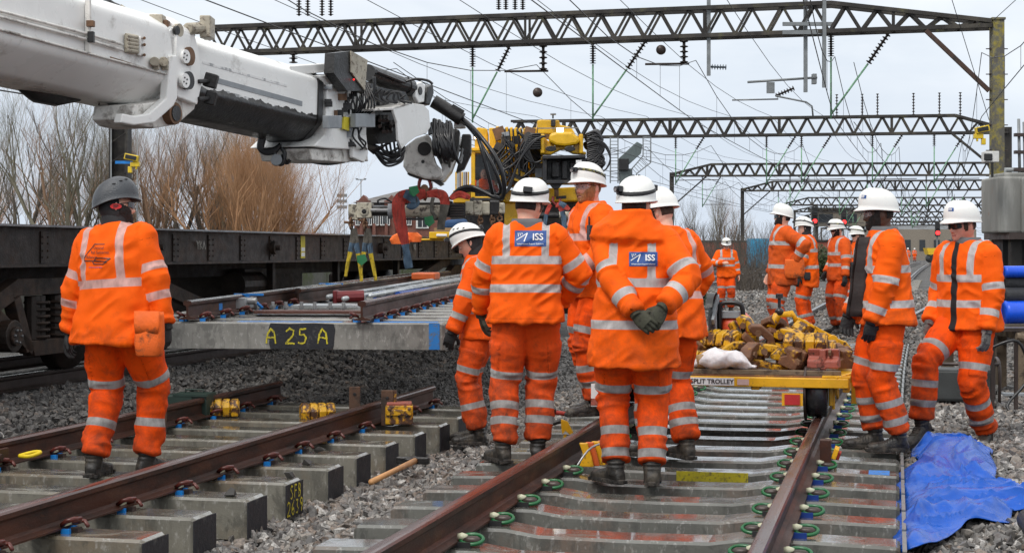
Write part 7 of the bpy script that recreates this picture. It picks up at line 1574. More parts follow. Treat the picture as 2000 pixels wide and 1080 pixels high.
mb = MB(); mb.box(tl(-1.33, 11.832, ZT - .035), (.36, .004, .055), M_TXTW); text_on(mb, 'SPLIT TROLLEY', .047, tl(-1.31, 11.828, ZT - .036), (1, 0, 0), (0, 0, 1), M_TXTB, .0012, off=.001); mb.box(tl(-1.085, 11.832, ZT - .036), (.085, .004, .042), mat('pale_pink_sticker', (.55, .38, .34), .6, bump=0)); mb.build('name_sticker', tro, fixn=False)
mb = MB(); mb.box(tl(-1.25, 11.98, ZT + .028), (1.72, .06, .035), M_BOARD); mb.build('board', bevel=.004, label='dirty timber board along the front of the trolley deck', cat='board').matrix_world = Matrix.Translation(tro.location) @ Matrix.Rotation(-TH, 4, 'Z')
def clamp(kind, m):
    "open C shaped steel clamp with a bolt"
    root = empty('rail_clamp'); mb = MB()
    if kind == 0:
        pts = [(-.13, -.07), (.10, -.09), (.14, -.04), (.13, .06), (.05, .11), (-.08, .11), (-.14, .06), (-.14, .02), (-.07, .01), (-.03, .05), (.04, .05), (.07, .0), (.04, -.035), (-.06, -.02), (-.13, -.02)]
        mb.prism([Vector((x, -.05, z)) for x, z in pts], (0, .10, 0), m)
    elif kind == 1:
        pts = [(-.11, -.075), (.11, -.075), (.13, .02), (.07, .09), (-.07, .09), (-.13, .02)]
        for k in range(4): mb.prism([Vector((x, -.16 + k * .082, z)) for x, z in pts], (0, .070, 0), m)
        mb.prism([Vector((x * .8, -.17, z * .8)) for x, z in pts], (0, .34, 0), m)
    else:
        mb.prism([Vector((x, -.12, z)) for x, z in ((-.08, -.07), (.08, -.07), (.08, -.01), (.03, .02), (.05, .08), (-.05, .08), (-.03, .02), (-.08, -.01))], (0, .24, 0), m); mb.box((0, 0, .0), (.16, .05, .16), m)
    mb.build('clamp_body', root, bevel=.010)
    b = MB(); b.cyl((.06, -.09, .0), (.06, .09, .0), .014, M_RUST, 8); b.cyl((.06, -.11, .0), (.06, -.085, .0), .030, M_RUST, 6); b.cyl((-.06, -.065, .05), (-.06, -.045, .05), .028, M_RUST, 6); b.build('bolt', root)
    return root
protos = [clamp(0, M_CLY), clamp(1, M_CLY), clamp(2, M_CLR), clamp(0, M_CLR), clamp(2, M_CLP)]; usedp = set()
XT = Matrix.Translation(tro.location) @ Matrix.Rotation(-TH, 4, 'Z')
heap = [  # v, s, z, kind, rot z, tilt x, tilt y
 (-1.62, 12.20, .56, 1, 70, 0, 6), (-1.86, 12.25, .57, 0, 85, 10, 80), (-1.40, 12.35, .60, 0, 12, 5, -30), (-1.12, 12.28, .59, 0, 8, 0, 8), (-.98, 12.20, .565, 0, 20, 0, 4), (-.72, 12.16, .60, 4, 85, 0, 0), (-.80, 12.40, .64, 1, 82, 0, 0),
 (-.62, 12.50, .60, 2, 30, 15, 0), (-1.95, 12.5, .62, 2, 30, 0, 50), (-1.75, 12.42, .66, 2, 60, 30, 20), (-1.50, 12.5, .69, 1, 60, 0, 28), (-1.22, 12.45, .71, 3, 20, 15, 40), (-.98, 12.42, .70, 0, -30, 5, 10), (-.86, 12.30, .70, 1, 88, 0, 4),
 (-1.35, 12.60, .76, 0, 5, 20, 60), (-1.10, 12.62, .78, 3, 50, -20, 20), (-.92, 12.64, .76, 0, 70, 30, 0), (-1.60, 12.68, .68, 0, -20, 0, 15), (-1.82, 12.72, .62, 3, 45, 0, 10), (-.66, 12.72, .62, 0, 10, 0, 20), (-.98, 12.80, .64, 1, 40, 0, 0), (-1.30, 12.85, .60, 2, 15, 10, 0), (-1.25, 12.22, .60, 3, 70, 0, -20), (-.93, 12.15, .60, 2, -20, 0, 20)]
names_ = ['ribbed yellow', 'chipped yellow', 'rusty brown', 'pink red', 'curled yellow']
wher = ['at the front left, by the white bag', 'at the left end near the orange coat', 'leaning above the white bag', 'flat in the middle front row', 'low behind the end of the white bag', 'with pinkish paint at the right front', 'lying crosswise on the right, topmost of the front row', 'at the far right corner', 'standing on the left end behind the coat', 'slanting at left below the saw', 'tilted like a ramp under the saw', 'in the middle of the heap, on edge', 'right of the heap centre', 'largest on the right shoulder of the heap', 'upright at the heap centre', 'dark one near the top', 'topmost yellow one right of centre', 'hidden behind the saw', 'low at the rear left', 'rear right corner', 'rear right middle', 'rear centre', 'wedged in the front gap', 'small rusty one in the right front row']
KN = {0: 'open yellow clamp', 1: 'ribbed yellow clamp', 2: 'rusty brown clamp', 3: 'rusty open clamp', 4: 'pinkish clamp'}
for i, (v, s, z, k, a, tx, ty) in enumerate(heap):
    o = protos[k] if k not in usedp else copy_tree(protos[k]); usedp.add(k); p = XT @ tl(v + .20, s, z); o.location = p; o.rotation_euler = (R(tx), R(ty), R(a) - TH); o.scale = (.95, .95, .95); tag(o, KN[k] + ' on the trolley, ' + wher[i], 'rail clamp', 'rail clamps heaped on the trolley')
# the yellow lifting jaw on top
jw = empty('lifting_jaw', XT @ tl(-.72, 12.62, .80), -TH + R(14), 'bright yellow bracket with a black bolt sticking up from the heap', 'bracket'); mb = MB(); mb.rings([[Vector((x, y, z)) for x, y, z in q] for q in [[(-.26, -.02, .02), (-.26, .02, .02), (-.20, .02, .0), (-.20, -.02, .0)], [(-.20, -.02, .12), (-.20, .02, .12), (-.15, .02, .09), (-.15, -.02, .09)], [(-.06, -.02, .14), (-.06, .02, .14), (-.06, .02, .09), (-.06, -.02, .09)], [(.0, -.02, .05), (.0, .02, .05), (-.04, .02, .02), (-.04, -.02, .02)]]], M_TRY)
mb.build('jaw', jw); mb = MB(); mb.bar((-.02, 0, .08), (.24, 0, -.06), .10, .02, M_TRY); mb.bar((-.02, 0, .0), (.22, 0, -.13), .10, .02, M_TRY); mb.bar((-.02, -.04, .05), (.10, -.04, -.07), .02, .02, M_TRY); mb.bar((.1, -.04, .02), (.22, -.04, -.10), .02, .02, M_TRY); mb.bar((.10, -.04, -.06), (.12, -.04, .01), .02, .02, M_TRY); mb.cyl((.24, -.06, -.09), (.24, .06, -.09), .045, M_TRY, 14); mb.build('bracket_arm', jw, bevel=.004)
mb = MB(); mb.cyl((-.16, 0, .10), (-.16, 0, .26), .012, M_LAMP, 8); mb.cyl((-.16, 0, .235), (-.16, 0, .27), .028, M_LAMP, 6); mb.sphere((-.16, 0, .13), .035, M_LAMP, 10, 8); mb.build('bolt', jw)
# cut-off saw
sw = empty('cut_off_saw', XT @ tl(-1.36, 12.74, .80), -TH + R(-4), 'orange petrol cut-off saw with a big black disc, standing behind the clamps', 'saw'); M_SAWO = mat('saw_orange', (.62, .07, .02), .35, dirt=(.08, .04, .03), dscale=14, dlo=.58, dhi=.7)
mb = MB(); mb.tube([(-.035, -.10, .06), (-.03, -.10, .06), (-.03, -.10, .06), (-.022, -.10, .06)], [.02, .19, .19, .02], M_GRIME, 40); mb.build('cutting_disc', sw)
mb = MB(); rr = [[Vector((x, -.10 + .21 * math.cos(a), .06 + .21 * math.sin(a))) for a in [math.pi * (.15 + j / 22 * 1.0) for j in range(16)]] for x in (-.055, -.0)]; mb.rings(rr, M_GRIME, cap=False, closed=False); mb.bar((.0, -.25, .05), (-.0, -.02, .24), .02, .05, M_LGREY); mb.build('disc_guard', sw, fixn=False)
mb = MB(); mb.rings([ell((.12, .12, z), a, b, None, 20, 3.5) for z, a, b in ((-.14, .12, .17), (-.02, .13, .18), (.07, .11, .15), (.11, .07, .10))], M_SAWO); mb.rings([ell((-.18, .10, z), a, b, None, 20, 3) for z, a, b in ((-.14, .11, .12), (-.04, .12, .12), (.0, .08, .08))], M_SAWO); mb.box((.10, .0, .10), (.14, .10, .05), M_LGREY); mb.build('engine_housing', sw)
mb = MB(); mb.tube(smooth([(.02, -.06, -.02), (.02, -.07, .14), (.05, -.07, .19), (.16, -.07, .19), (.20, -.06, .14), (.20, -.04, -.08)], 5), .020, M_HOSE, 10); mb.build('handle', sw)
# white plastic sack
mb = MB(); rr = []
for i in range(15):
    t = i / 14; w_ = .02 + .085 * math.sin(min(1, max(0, (t - .12)) / .8) * math.pi) ** .55 if .12 < t < .97 else .022; c = XT @ tl(-1.53 + .52 * t, 12.0 + .02, ZT + .05 + .02 * math.sin(t * 3) + w_ * .45)
    rr.append([c + Vector((.01 * math.sin(5 * a + i), w_ * 1.1 * math.cos(a) * (1 + .18 * math.sin(3 * a + i * 1.7)), w_ * .72 * math.sin(a) * (1 + .22 * math.sin(2 * a + i) + .12 * math.sin(5 * a + 2.3 * i)))) for a in [j * math.pi / 9 for j in range(18)]])
mb.rings(rr, mat('white_plastic_sack', (.72, .70, .72), .28, var=.1, bump=.9, bscale=16, dirt=(.55, .45, .42), dscale=6, dlo=.55, dhi=.7)); o = mb.build('plastic_sack', label='translucent white plastic sack taped at its neck on the trolley edge', cat='sack')
mb = MB(); c = rr[3][0].lerp(rr[3][9], .5); mb.tube([c - Vector((.03, 0, 0)), c + Vector((.03, 0, 0.005))], [.052, .060], mat('brown_tape', (.32, .19, .08), .5), 16); mb.build('tape_band', o)
# ================================================================= BLUE TARPAULIN
def gz(px, py, z): k = (CH - z) * FPX / (py - 490); return P(px, py, k)
outl = [(1738, 1065), (1742, 1010), (1748, 940), (1746, 912), (1792, 906), (1776, 884), (1780, 868), (1850, 862), (1905, 868), (1942, 886), (1936, 905), (1950, 930), (1946, 944), (2040, 968), (2040, 1012), (1985, 1012), (1975, 1035), (1900, 1034), (1846, 1058), (1800, 1070)]
pg = [gz(x, y, -.02) for x, y in outl]
def inside(x, y):
    c = False; n = len(pg)
    for i in range(n):
        a, b = pg[i], pg[i - 1]
        if (a.y > y) != (b.y > y) and x < (b.x - a.x) * (y - a.y) / (b.y - a.y) + a.x: c = not c
    return c
def edged(x, y):
    d = 9
    for i in range(len(pg)):
        a, b = pg[i - 1], pg[i]; ex, ey = b.x - a.x, b.y - a.y; t = max(0, min(1, ((x - a.x) * ex + (y - a.y) * ey) / (ex * ex + ey * ey))); d = min(d, math.hypot(x - a.x - ex * t, y - a.y - ey * t))
    return d
xs = np.arange(min(p.x for p in pg), max(p.x for p in pg), .014); ys = np.arange(min(p.y for p in pg), max(p.y for p in pg), .018); XX, YY_ = np.meshgrid(xs, ys)
ins = np.array([[inside(x, y) for x in xs] for y in ys]); ed = np.array([[edged(x, y) if ins[j, i] else 0 for i, x in enumerate(xs)] for j, y in enumerate(ys)])
q = np.stack([XX.ravel(), YY_.ravel(), np.zeros(XX.size)], 1); w1 = vnoise(q * 1.3 + 9) * .5; wq = q.copy(); wq[:, 0] += w1; wq[:, 1] += vnoise(q * 1.1 + 31) * .5
def ridg(p): return 1 - np.abs(vnoise(p)) * 2.2
rot = wq @ np.array([[.8, .6, 0], [-.6, .8, 0], [0, 0, 1]]).T
z = .050 * ridg(rot * np.array([1.2, 2.4, 1]) + 3) + .045 * np.maximum(0, ridg(rot * np.array([2.6, 1.0, 1]) + 11)) ** 2 + .045 * np.maximum(0, ridg(wq * np.array([2.8, 6.0, 1]) + 5)) ** 3 + .022 * np.maximum(0, ridg(wq * 8.5 + 2)) ** 2
z = (z + .05).reshape(XX.shape) * (.45 + .55 * sstep(0, .14, ed)); z += .04 * np.exp(-((XX - gz(1850, 900, 0).x) / .30) ** 2 - ((YY_ - gz(1850, 900, 0).y) / .35) ** 2)
vv_, ss_ = XX * CT - YY_ * ST, XX * ST + YY_ * CT; Zt = np.maximum(z, .012) + hgt_np(vv_, ss_) + .035
idx = -np.ones(XX.shape, int); idx[ins] = np.arange(ins.sum()); V = np.stack([XX[ins], YY_[ins], Zt[ins]], 1); F = []
for j in range(len(ys) - 1):
    for i in range(len(xs) - 1):
        if ins[j, i] and ins[j, i + 1] and ins[j + 1, i] and ins[j + 1, i + 1]: F.append((idx[j, i], idx[j, i + 1], idx[j + 1, i + 1], idx[j + 1, i]))
M_TARP = mat('blue_tarpaulin', (.003, .078, .42), .22, var=.15, scale=5, bump=1.0, bscale=14, rvar=.08, spec=.35)
o = mesh_np('tarpaulin', V, np.array(F), [M_TARP]); tag(o, 'crumpled bright blue plastic sheet lying on the ballast at the lower right', 'tarpaulin'); 
bm = bmesh.new(); bm.from_mesh(o.data)
bv_ = [v for v in bm.verts if v.is_boundary]; nb_ = {v: [e.other_vert(v) for e in v.link_edges if e.is_boundary] for v in bv_}
for it in range(10):
    new = {v: v.co * .4 + sum((q.co for q in nb_[v]), Vector()) * (.6 / max(1, len(nb_[v]))) for v in bv_ if nb_[v]}
    for v, c in new.items(): v.co = c
for it in range(2): bmesh.ops.smooth_vert(bm, verts=[v for v in bm.verts if not v.is_boundary and any(q.is_boundary for e in v.link_edges for q in [e.other_vert(v)])], factor=.5, use_axis_x=True, use_axis_y=True, use_axis_z=True)
bm.to_mesh(o.data); bm.free()
sd_ = o.modifiers.new('s', 'SOLIDIFY'); sd_.thickness = .004
# ================================================================= ODDMENTS ROUND THE LEFT PANEL
def drop(name, mb, label, cat, bevel=0, group=None): return mb.build(name, bevel=bevel, label=label, cat=cat, group=group)
for i, (px, py, Y, l_, rot) in enumerate(((434, 803, 13.6, 'ribbed yellow clamp block right of the green box', 8), (620, 803, 13.5, 'ribbed yellow clamp block in the middle, at the far panel end', 14))):
    o = copy_tree(protos[1]); c = P(px, py, Y); o.location = (c.x, Y, .075 if i == 0 else .05); o.rotation_euler = (0, R(0), R(90 + rot)); o.scale = (.85, .85, .85) ; tag(o, l_, 'rail clamp', 'yellow clamp blocks on the left track panel')
yb_ = empty('clamp_block', (P(780, 0, 12.95).x, 12.95, 0), R(3), 'yellow clamp block with a red top beside the near rail end', 'rail clamp', 'yellow clamp blocks on the left track panel')
mb = MB(); mb.box((0, 0, .09), (.22, .14, .15), M_CLY); mb.box((0, 0, .175), (.20, .12, .03), M_CLP); mb.box((0, -.075, .11), (.20, .02, .05), M_CLY)
for x in (-.06, 0, .06): mb.cyl((x, -.085, .085), (x, -.065, .085), .012, M_GRIME, 10)
for x in (-.08, .08): mb.cyl((x, -.10, .14), (x, -.07, .14), .016, M_RUST, 6)
mb.build('block_body', yb_, bevel=.008)
M_PLT = mat('rusty_fishplate', (.09, .045, .025), .7, var=.4, bump=.4, dirt=(.03, .02, .015), dscale=8)
for px, y0, y1, Y, w_, l_ in ((693, 755, 790, 13.3, .09, 'upright rusty plate with a hole, left of the near rail end'), (757, 762, 800, 12.95, .10, 'upright rusty plate with a yellow edge at the near rail end'), (313, 745, 785, 12.4, .09, 'short rusty post standing behind the left rail')):
    mb = MB(); a = P(px, y0, Y); b = P(px, y1, Y); z0 = min(b.z, 0.0); mb.box((a.x, Y, (a.z + z0) / 2), (w_, .05, a.z - z0), M_PLT); mb.cyl((a.x, Y - .03, a.z - .06), (a.x, Y - .024, a.z - .06), .014, M_GRIME, 10)
    if px == 757: mb.box((a.x + w_ / 2 + .012, Y, a.z - .08), (.02, .05, .16), M_CLY)
    drop('steel_plate', mb, l_, 'plate', .004)
gb = empty('green_box', (P(380, 0, 13.5).x, 13.5, -.0), R(-10), 'dark green ribbed box on the end of the left rail', 'box'); M_GRNB = mat('dark_green_paint', (.022, .045, .035), .5, bump=.1); mb = MB(); mb.box((0, 0, .12), (.34, .22, .24), M_GRNB)
for k in range(5): mb.box((-.17 + .02, -.12 + k * .055, .12), (.34, .012, .24), M_GRNB)
mb.build('box_body', gb, bevel=.008); mb = MB(); mb.box((0, 0, .252), (.38, .26, .03), M_GRNB); mb.tube([(-.1, 0, .26), (-.1, 0, .30), (.1, 0, .30), (.1, 0, .26)], .008, M_GRNB, 6); mb.build('lid', gb, bevel=.006)
gb.scale = (.8, .8, .8)
# rope shackle
mb = MB(); c = T(-5.50, 9.42, .075); mb.tube(smooth([c + Vector(p) for p in ((-.02, 0, 0), (.02, .04, .01), (.07, .05, .02), (.11, .02, .02), (.09, -.03, .01), (.04, -.03, 0), (-.02, 0, 0))], 5), .013, mat('bright_yellow_rope', (.75, .55, .01), .6), 8); drop('yellow_loop', mb, 'small yellow loop tied at the bolted joint of the left rail', 'rope loop')
# hammer
c0 = gz(725, 962, -.16); c1_ = gz(812, 918, -.16); hm = empty('sledge_hammer', c0 + Vector((0, 0, .07)), 0, 'long handled hammer lying on the ballast between the tracks', 'hammer'); mb = MB(); d = c1_ - c0; mb.tube([Vector((0, 0, 0)), d * .5, d], [.020, .019, .022], M_WOOD, 12); mb.build('handle', hm); mb = MB(); e = d; t_ = Vector((d.x, d.y, 0)).normalized(); x_ = Vector((t_.y, -t_.x, 0)); mb.bar(e - x_ * .03 - t_ * .1, e - x_ * .03 + t_ * .06, .045, .05, M_GRIME); mb.bar(e + x_ * -.14, e + x_ * .10, .05, .05, M_GRIME); mb.build('head', hm, bevel=.008)
# red jack and bars by the boot
mb = MB(); hose(mb, [(1052, 802), (1090, 806), (1104, 808)], 12.4, .018, None, mat('red_tool_handle', (.35, .03, .02), .5)); hose(mb, [(1058, 800), (1085, 803)], 12.4, .026, None, M_GRIME); hose(mb, [(1048, 838), (1075, 828), (1095, 822)], 11.9, .018, None, M_GRIME); mb.cyl(P(1048, 826, 12.0), P(1052, 836, 12.0), .09, M_GRIME, 14); drop('rail_jack', mb, 'black and red jack handles lying beside the left rail behind the boot', 'jack')
mb = MB(); c = P(1104, 832, 11.7); mb.prism([c + Vector(p) for p in ((-.03, 0, .05), (.02, 0, .03), (.06, 0, -.05), (.03, 0, -.06), (.0, 0, -.03), (-.02, 0, -.06), (-.03, 0, 0))], (0, .03, 0), M_TRY); mb.cyl(c + Vector((0, .02, -.06)), c + Vector((0, .02, -.25)), .012, M_TRY, 8); drop('yellow_wedge', mb, 'small yellow toothed wedge leaning by the rail next to the jack handles', 'wedge')
# yellow and red clamp in the web of the left rail of the trolley track
jc = empty('joint_clamp', T(-1.95, 10.15, .03), -TH, 'yellow and orange clamp fixed inside the left rail, beside the green clips', 'clamp'); mb = MB()
for k, m_ in enumerate((M_TRY, MATS['orange_cover'], M_TRY, M_CLP)): mb.prism([Vector((.02 + .03 * k, -.08 + .05 * k, z)) + Vector((x, 0, 0)) for x, z in ((-.03, .0), (.06, .0), (.05, .05), (.02, .15), (-.03, .15), (0, .07))], (0, .035, 0), m_)
mb.tube(smooth([(.0, -.2, .02), (.08, -.12, .13), (.22, .0, .17)], 5), .008, M_BOLT, 6); mb.build('clamp_body', jc, bevel=.004)
jc2 = empty('joint_clamp', T(-.44, 10.55, .02), -TH, 'clamp with a yellow and red strap outside the right rail', 'clamp'); mb = MB(); mb.box((0, 0, .09), (.07, .10, .16), M_RAIL); mb.box((.06, .05, .08), (.03, .16, .07), M_TRY, Ry(20)); mb.box((.08, .08, .06), (.02, .12, .05), M_SLR, Ry(20)); mb.build('clamp_body', jc2, bevel=.004)
# ================================================================= RIGHT EDGE
M_PIPB = mat('blue_pipe_wrap', (.006, .085, .68), .3, bump=.15, var=.1); M_MESHR = mat('black_mesh_roll', (.015, .016, .02), .6, bump=1, bscale=40)
for i, (py, r, m_, dy, l_) in enumerate(((610, .115, M_PIPB, 0, 'thick blue wrapped pipe, lowest of the stack at the right edge'), (578, .085, M_MESHR, .05, 'black mesh roll resting on the thick blue pipe'), (553, .085, M_MESHR, .18, 'black mesh roll just below the top blue pipe'), (531, .060, M_PIPB, .10, 'thin blue pipe on top of the stack at the right edge'))):
    mb = MB(); c = P(1962, py, 16 + dy); mb.tube([c, c + Vector((.01, 0, 0)), c + Vector((1.6, .5, 0)), c + Vector((3.0, 1.0, 0))], r, m_, 24)
    for k in range(3): p = c + Vector((.25 + .9 * k, .08 + .28 * k, 0)); mb.cyl(p, p + Vector((.03, .01, 0)), r * 1.03, M_STRAP if i % 3 else m_, 24)
    mb.build('pipe_roll', label=l_, cat='pipe roll', group='rolls stacked at the right edge')
pl = empty('pallet', P(1990, 640, 16.3), 0, 'weathered timber pallet under the blue pipes', 'pallet'); mb = MB()
for k in range(6): mb.box((-.1 + .0 * k, -.3 + k * .16, .02), (1.4, .11, .025), M_BOARD)
for x in (-.6, -.05, .5): mb.box((x, .1, -.05), (.1, 1.0, .10), M_BOARD)
for x in (-.6, -.05, .5):
    for y in (-.25, .45): mb.box((x, y, -.38), (.10, .10, .58), M_BOARD)
mb.build('slats', pl)
gn = empty('generator', (P(1877, 0, 15).x, 15, -.02), R(-10), 'dark grey box in a tubular frame behind the striding worker', 'generator'); mb = MB(); mb.box((0, 0, .18), (.55, .35, .30), mat('dark_grey_case', (.045, .05, .05), .5, bump=.2)); mb.build('case', gn, bevel=.03); mb = MB()
for x in (-.32, .32):
    mb.tube(smooth([(x, -.2, 0), (x, -.2, .38), (x, .2, .38), (x, .2, 0)], 4), .015, M_DKRAIL, 8)
mb.tube([(-.32, -.2, .38), (.32, -.2, .38)], .015, M_DKRAIL, 8); mb.build('frame', gn)
st = empty('tool_stand', (P(1945, 0, 14.4).x, 14.4, -.02), 0, 'thin dark steel stand with hoses at the right edge', 'stand'); mb = MB()
for x, y in ((-.12, 0), (.0, .1), (.18, 0)): mb.bar((x, y, 0), (x, y, .72), .03, .03, M_DKRAIL)
mb.box((.1, .05, .72), (.5, .25, .03), M_DKRAIL); mb.build('legs', st); mb = MB(); mb.tube(smooth([(-.1, -.1, .55), (.15, -.15, .62), (.25, -.12, .3), (.05, -.2, .02), (.6, -.4, .02)], 6), .014, M_HOSE, 8); mb.cyl((.15, -.1, .66), (.42, -.1, .62), .04, M_BOARD, 10); mb.build('hose', st)
mb = MB(); c = gz(1975, 782, -.02) ; mb.box(c + Vector((.2, 0, .06)), (.55, .16, .02), M_LGREY, Rz(-8)); drop('steel_sheet', mb, 'pale flat sheet lying on the ballast at the right edge', 'sheet')
mb = MB(); c = gz(2026, 1066, -.0); mb.tube([c + Vector((-.03, -.6, .02)), c + Vector((.02, 0, .04)), c + Vector((.12, .5, .04))], .06, M_MESHR, 16); drop('ribbed_duct', mb, 'black ribbed duct lying at the bottom right corner', 'duct')
mb = MB(); r_ = random.Random(4)
for k in range(70): a = T(1.9 + r_.uniform(0, 1.6), 15 + r_.uniform(0, 2.5), 0); mb.tube([a, a + Vector((r_.uniform(-.3, .3), r_.uniform(-.2, .2), r_.uniform(.1, .35))), a + Vector((r_.uniform(-.6, .6), r_.uniform(-.3, .3), r_.uniform(.05, .45)))], [.006, .004, .002], B_D, 4, cap=False)
tag(mb.build('brushwood', fixn=False), 'thin dead twigs on the ballast by the stand at right', 'brushwood', None, 'stuff')
for i, p in enumerate(((-3.63, 9.35), (-3.75, 9.95), (-3.9, 10.6), (-3.7, 8.6))):
    mb = MB(); pv, pf = PROT[i]; mb.add([T(p[0], p[1], .02) + Vector(v) * .045 for v in pv], [tuple(f) for f in pf], mat('loose_stone', (.04, .038, .036), .7)); mb.build('loose_stone', label=['dark stone on the painted sleeper end marked 2639', 'dark stone on the sleeper end beyond the marked one', 'dark stone far along the sleeper ends', 'dark stone on the nearest left sleeper end'][i], cat='stone')
# ================================================================= THE CREW
G_ = 'rail workers in orange high visibility clothing'
c1 = worker('worker in a dark grey helmet seen from behind, standing on the left track', at_px(217, 9.95, .0), -14, 1.03, bulk=1.10, twist=-3, head=(-54, -3, 0), lean=(2, -6),
    feet=(((-.13, .05, .0), 6, 0), ((.15, .22, .0), -38, 0)), pelvis=(.01, .08, .972), wrists=((-.33, .10, .86), (.37, .06, .78)), elbows=((-.7, -1, .0), (1, -.7, 0)), fingers=(None, (0.02, .1, -1)),
    tb=(.19,), hem=.805, sb=(.20, .37), lb=(.38, .66), jm=M_PINK, helm=M_HELMG, hstyle='climb', strap=None, lamp=False, hood=M_BLACKCLOTH, beard=(H_BLK, 0), specs=M_LENSD, seed=1, flare=.03, group=G_)
decal(c1, c1['spine'](-.045, 0, .36), 0, 0, (0, -1, 0), crsa_logo)
mb = MB(); X_ = c1['X']
mb.add([X_ @ Vector((.0925, -.012 + .034 * math.cos(a), .004 + .017 * math.sin(a))) for a in [j * math.pi / 10 for j in range(20)]], [tuple(range(20))], mat('red_badge', (.6, .02, .02), .5, bump=0))
text_on(mb, 'JSP', .024, X_ @ Vector((.0935, -.012, .004)), X_.to_3x3() @ Vector((0, 1, 0)), X_.to_3x3() @ Vector((0, 0, 1)), M_TXTB, .0006, off=.001); mb.build('ear_badge', c1['helmet'], fixn=False)
c2 = worker('worker looking down in a black hood, partly hidden by the man with straight ISS panel', at_px(942, 13.1, -.16), 78, 1.0, head=(5, -22, 0), lean=(8, 0), twist=6,
    feet=(((-.12, .03, 0), 5, 0), ((.12, .12, 0), -10, 0)), wrists=((-.26, .20, .88), (.2, .25, .95)), elbows=((-.7, -1, 0), (1, -.5, 0)), fingers=((.1, .35, -1), None), tb=(.24, .10), hem=.84, lb=(.36, .66),
    hstyle='climb', strap=M_STRAP, hood=M_BLACKCLOTH, tm=M_TRS2, jm=M_JKT2, seed=2, group=G_)
c3 = worker('worker seen from behind with straight ISS back panel, holding his gloves in front', at_px(1022, 10.7, .0), -4, 1.04, bulk=1.06, twist=0, head=(-28, -6, 4), lean=(3, 0),
    feet=(((-.14, -.02, .0), 30, 0), ((.09, .12, .0), -6, 0)), pelvis=(.02, .05, .985), wrists=((-.29, .24, .93), (.22, .25, 1.0)), elbows=((-1, -.35, -.1), (1, -.3, 0)), fingers=((.1, .4, -.9), None), gloves=M_GLOVEO,
    tb=(.30, .12), brlow=.30, hem=.885, sb=(.20, .36), lb=(.40, .62, .72), strap=M_STRAP, hair=H_BLK, specs=M_LENSC, tm=M_TRS2, seed=3, flare=.01, lampdir=.5, group=G_)
decal(c3, c3['spine'](.03, 0, .44), 0, 0, (0, -1, 0), iss_logo(.20))
c4 = worker('smiling ginger bearded worker with clear glasses, one boot up on the rail', at_px(1160, 12.2, .165), 112, 1.045, bulk=1.04, head=(22, 2, 0), lean=(4, 0),
    feet=(((-.10, .06, .0), 0, 0), ((.13, -.05, 0), 10, 0)), wrists=((-.22, .27, 1.02), (.3, .12, .9)), elbows=((-.8, -1, 0), (.7, -1, 0)), gloves=M_GLOVEG, fingers=((0, .2, -1), None),
    tb=(.30, .12), hem=.84, sk=SK_R, beard=(H_GIN, 1), hair=H_GIN, specs=M_LENSC, strap=M_STRAPY, seed=4, jm=M_PINK, group=G_)
c5 = worker('worker from behind in a long coat, hands clasped behind his back', at_px(1240, 9.72, .0), -10, 1.02, bulk=1.08, head=(-14, -4, 0), lean=(2, 0),
    feet=(((-.13, .0, 0), 42, 0), ((.105, -.03, 0), 4, 0)), wrists=((.035, -.285, 1.01), (.185, -.27, 1.05)), elbows=((-1, -.25, -.2), (1, .2, -.3)), fingers=((.75, -.25, -.65), (-.45, -.2, -.85)), backs=((-.1, -1, .1), (.1, -1, .1)), curl=.5, gloves=M_GLOVEO,
    tb=(.20, -.045), brlow=.20, brx=.112, hem=.69, sb=(.22, .43), lb=(.39, .67, .80), collar='wide', hair=H_BLK, strap=M_STRAP, seed=5, flare=.025, seamback=True, lampdir=2.6, tm=M_TRS, jdirt=.04, group=G_)
decal(c5, c5['spine'](.045, 0, .34), 0, 0, (.12, -1, 0), iss_logo(.165))
c6 = worker('worker with long brown hair, turned away behind the man in the long coat', at_px(1310, 10.9, .0), 30, 1.02, bulk=.98, head=(38, -8, -4), lean=(12, 0),
    feet=(((-.1, .12, 0), 5, 0), ((.07, -.06, 0), -4, 0)), wrists=((-.2, .3, 1.0), (.26, .22, .98)), elbows=((-1, -.4, 0), (1, -.5, 0)), tb=(.26, .08), hem=.80, lb=(.40, .64, .74), hair=H_BRN, specs=M_LENSC, strap=None, beard=(H_BRN, 0), seed=6, jm=M_PINK, flare=.03, group=G_)
c7 = worker('distant worker facing the camera in an unzipped coat, standing beside the far rails', at_px(1418, 39, -.09), 178, 1.0, q=.42, bulk=1.05, head=(0, -14, 0), wrists=((-.30, .06, .88), (.10, .26, 1.2)), elbows=((-.7, -1, 0), (1, -.4, -.6)), gloves=None,
    specs=M_LENSD, strap=M_STRAPY, hair=H_BLK, tb=(.32, .16), hem=.84, seed=7, jm=M_JKT, group=G_)
c8 = worker('bearded worker with hand on hip and a stained orange pouch, behind the trolley', at_px(1528, 22.0, .13), 93, 1.05, q=.6, head=(-4, 3, 0), lean=(-2, 0), wrists=((-.24, -.10, 1.06), (.25, .12, .9)), elbows=((-.7, -1, -.3), (.6, -1, 0)), fingers=((.3, .6, -.7), None), gloves=None,
    tb=(.32, .02), hem=.76, strap=None, hair=H_BLK, beard=(H_BLK, 0), specs=M_LENSD, seed=8, jm=M_JKT3, tm=M_TRS2, bulk=1.08, lb=(.36, .46), jdirt=.06, group=G_)
c9 = worker('worker in a white helmet with visor and ear loops, facing away behind the pouch wearer', at_px(1578, 26, .05), 72, 1.05, q=.55, head=(8, -4, 0), wrists=((-.28, .12, .85), (.25, .2, .95)), elbows=((-.7, -1, 0), (.6, -1, 0)), tb=(.30, .05), hem=.72, hstyle='climb', strap=M_STRAP, hood=M_BLACKCLOTH, lb=(.38, .68), seed=9, group=G_)
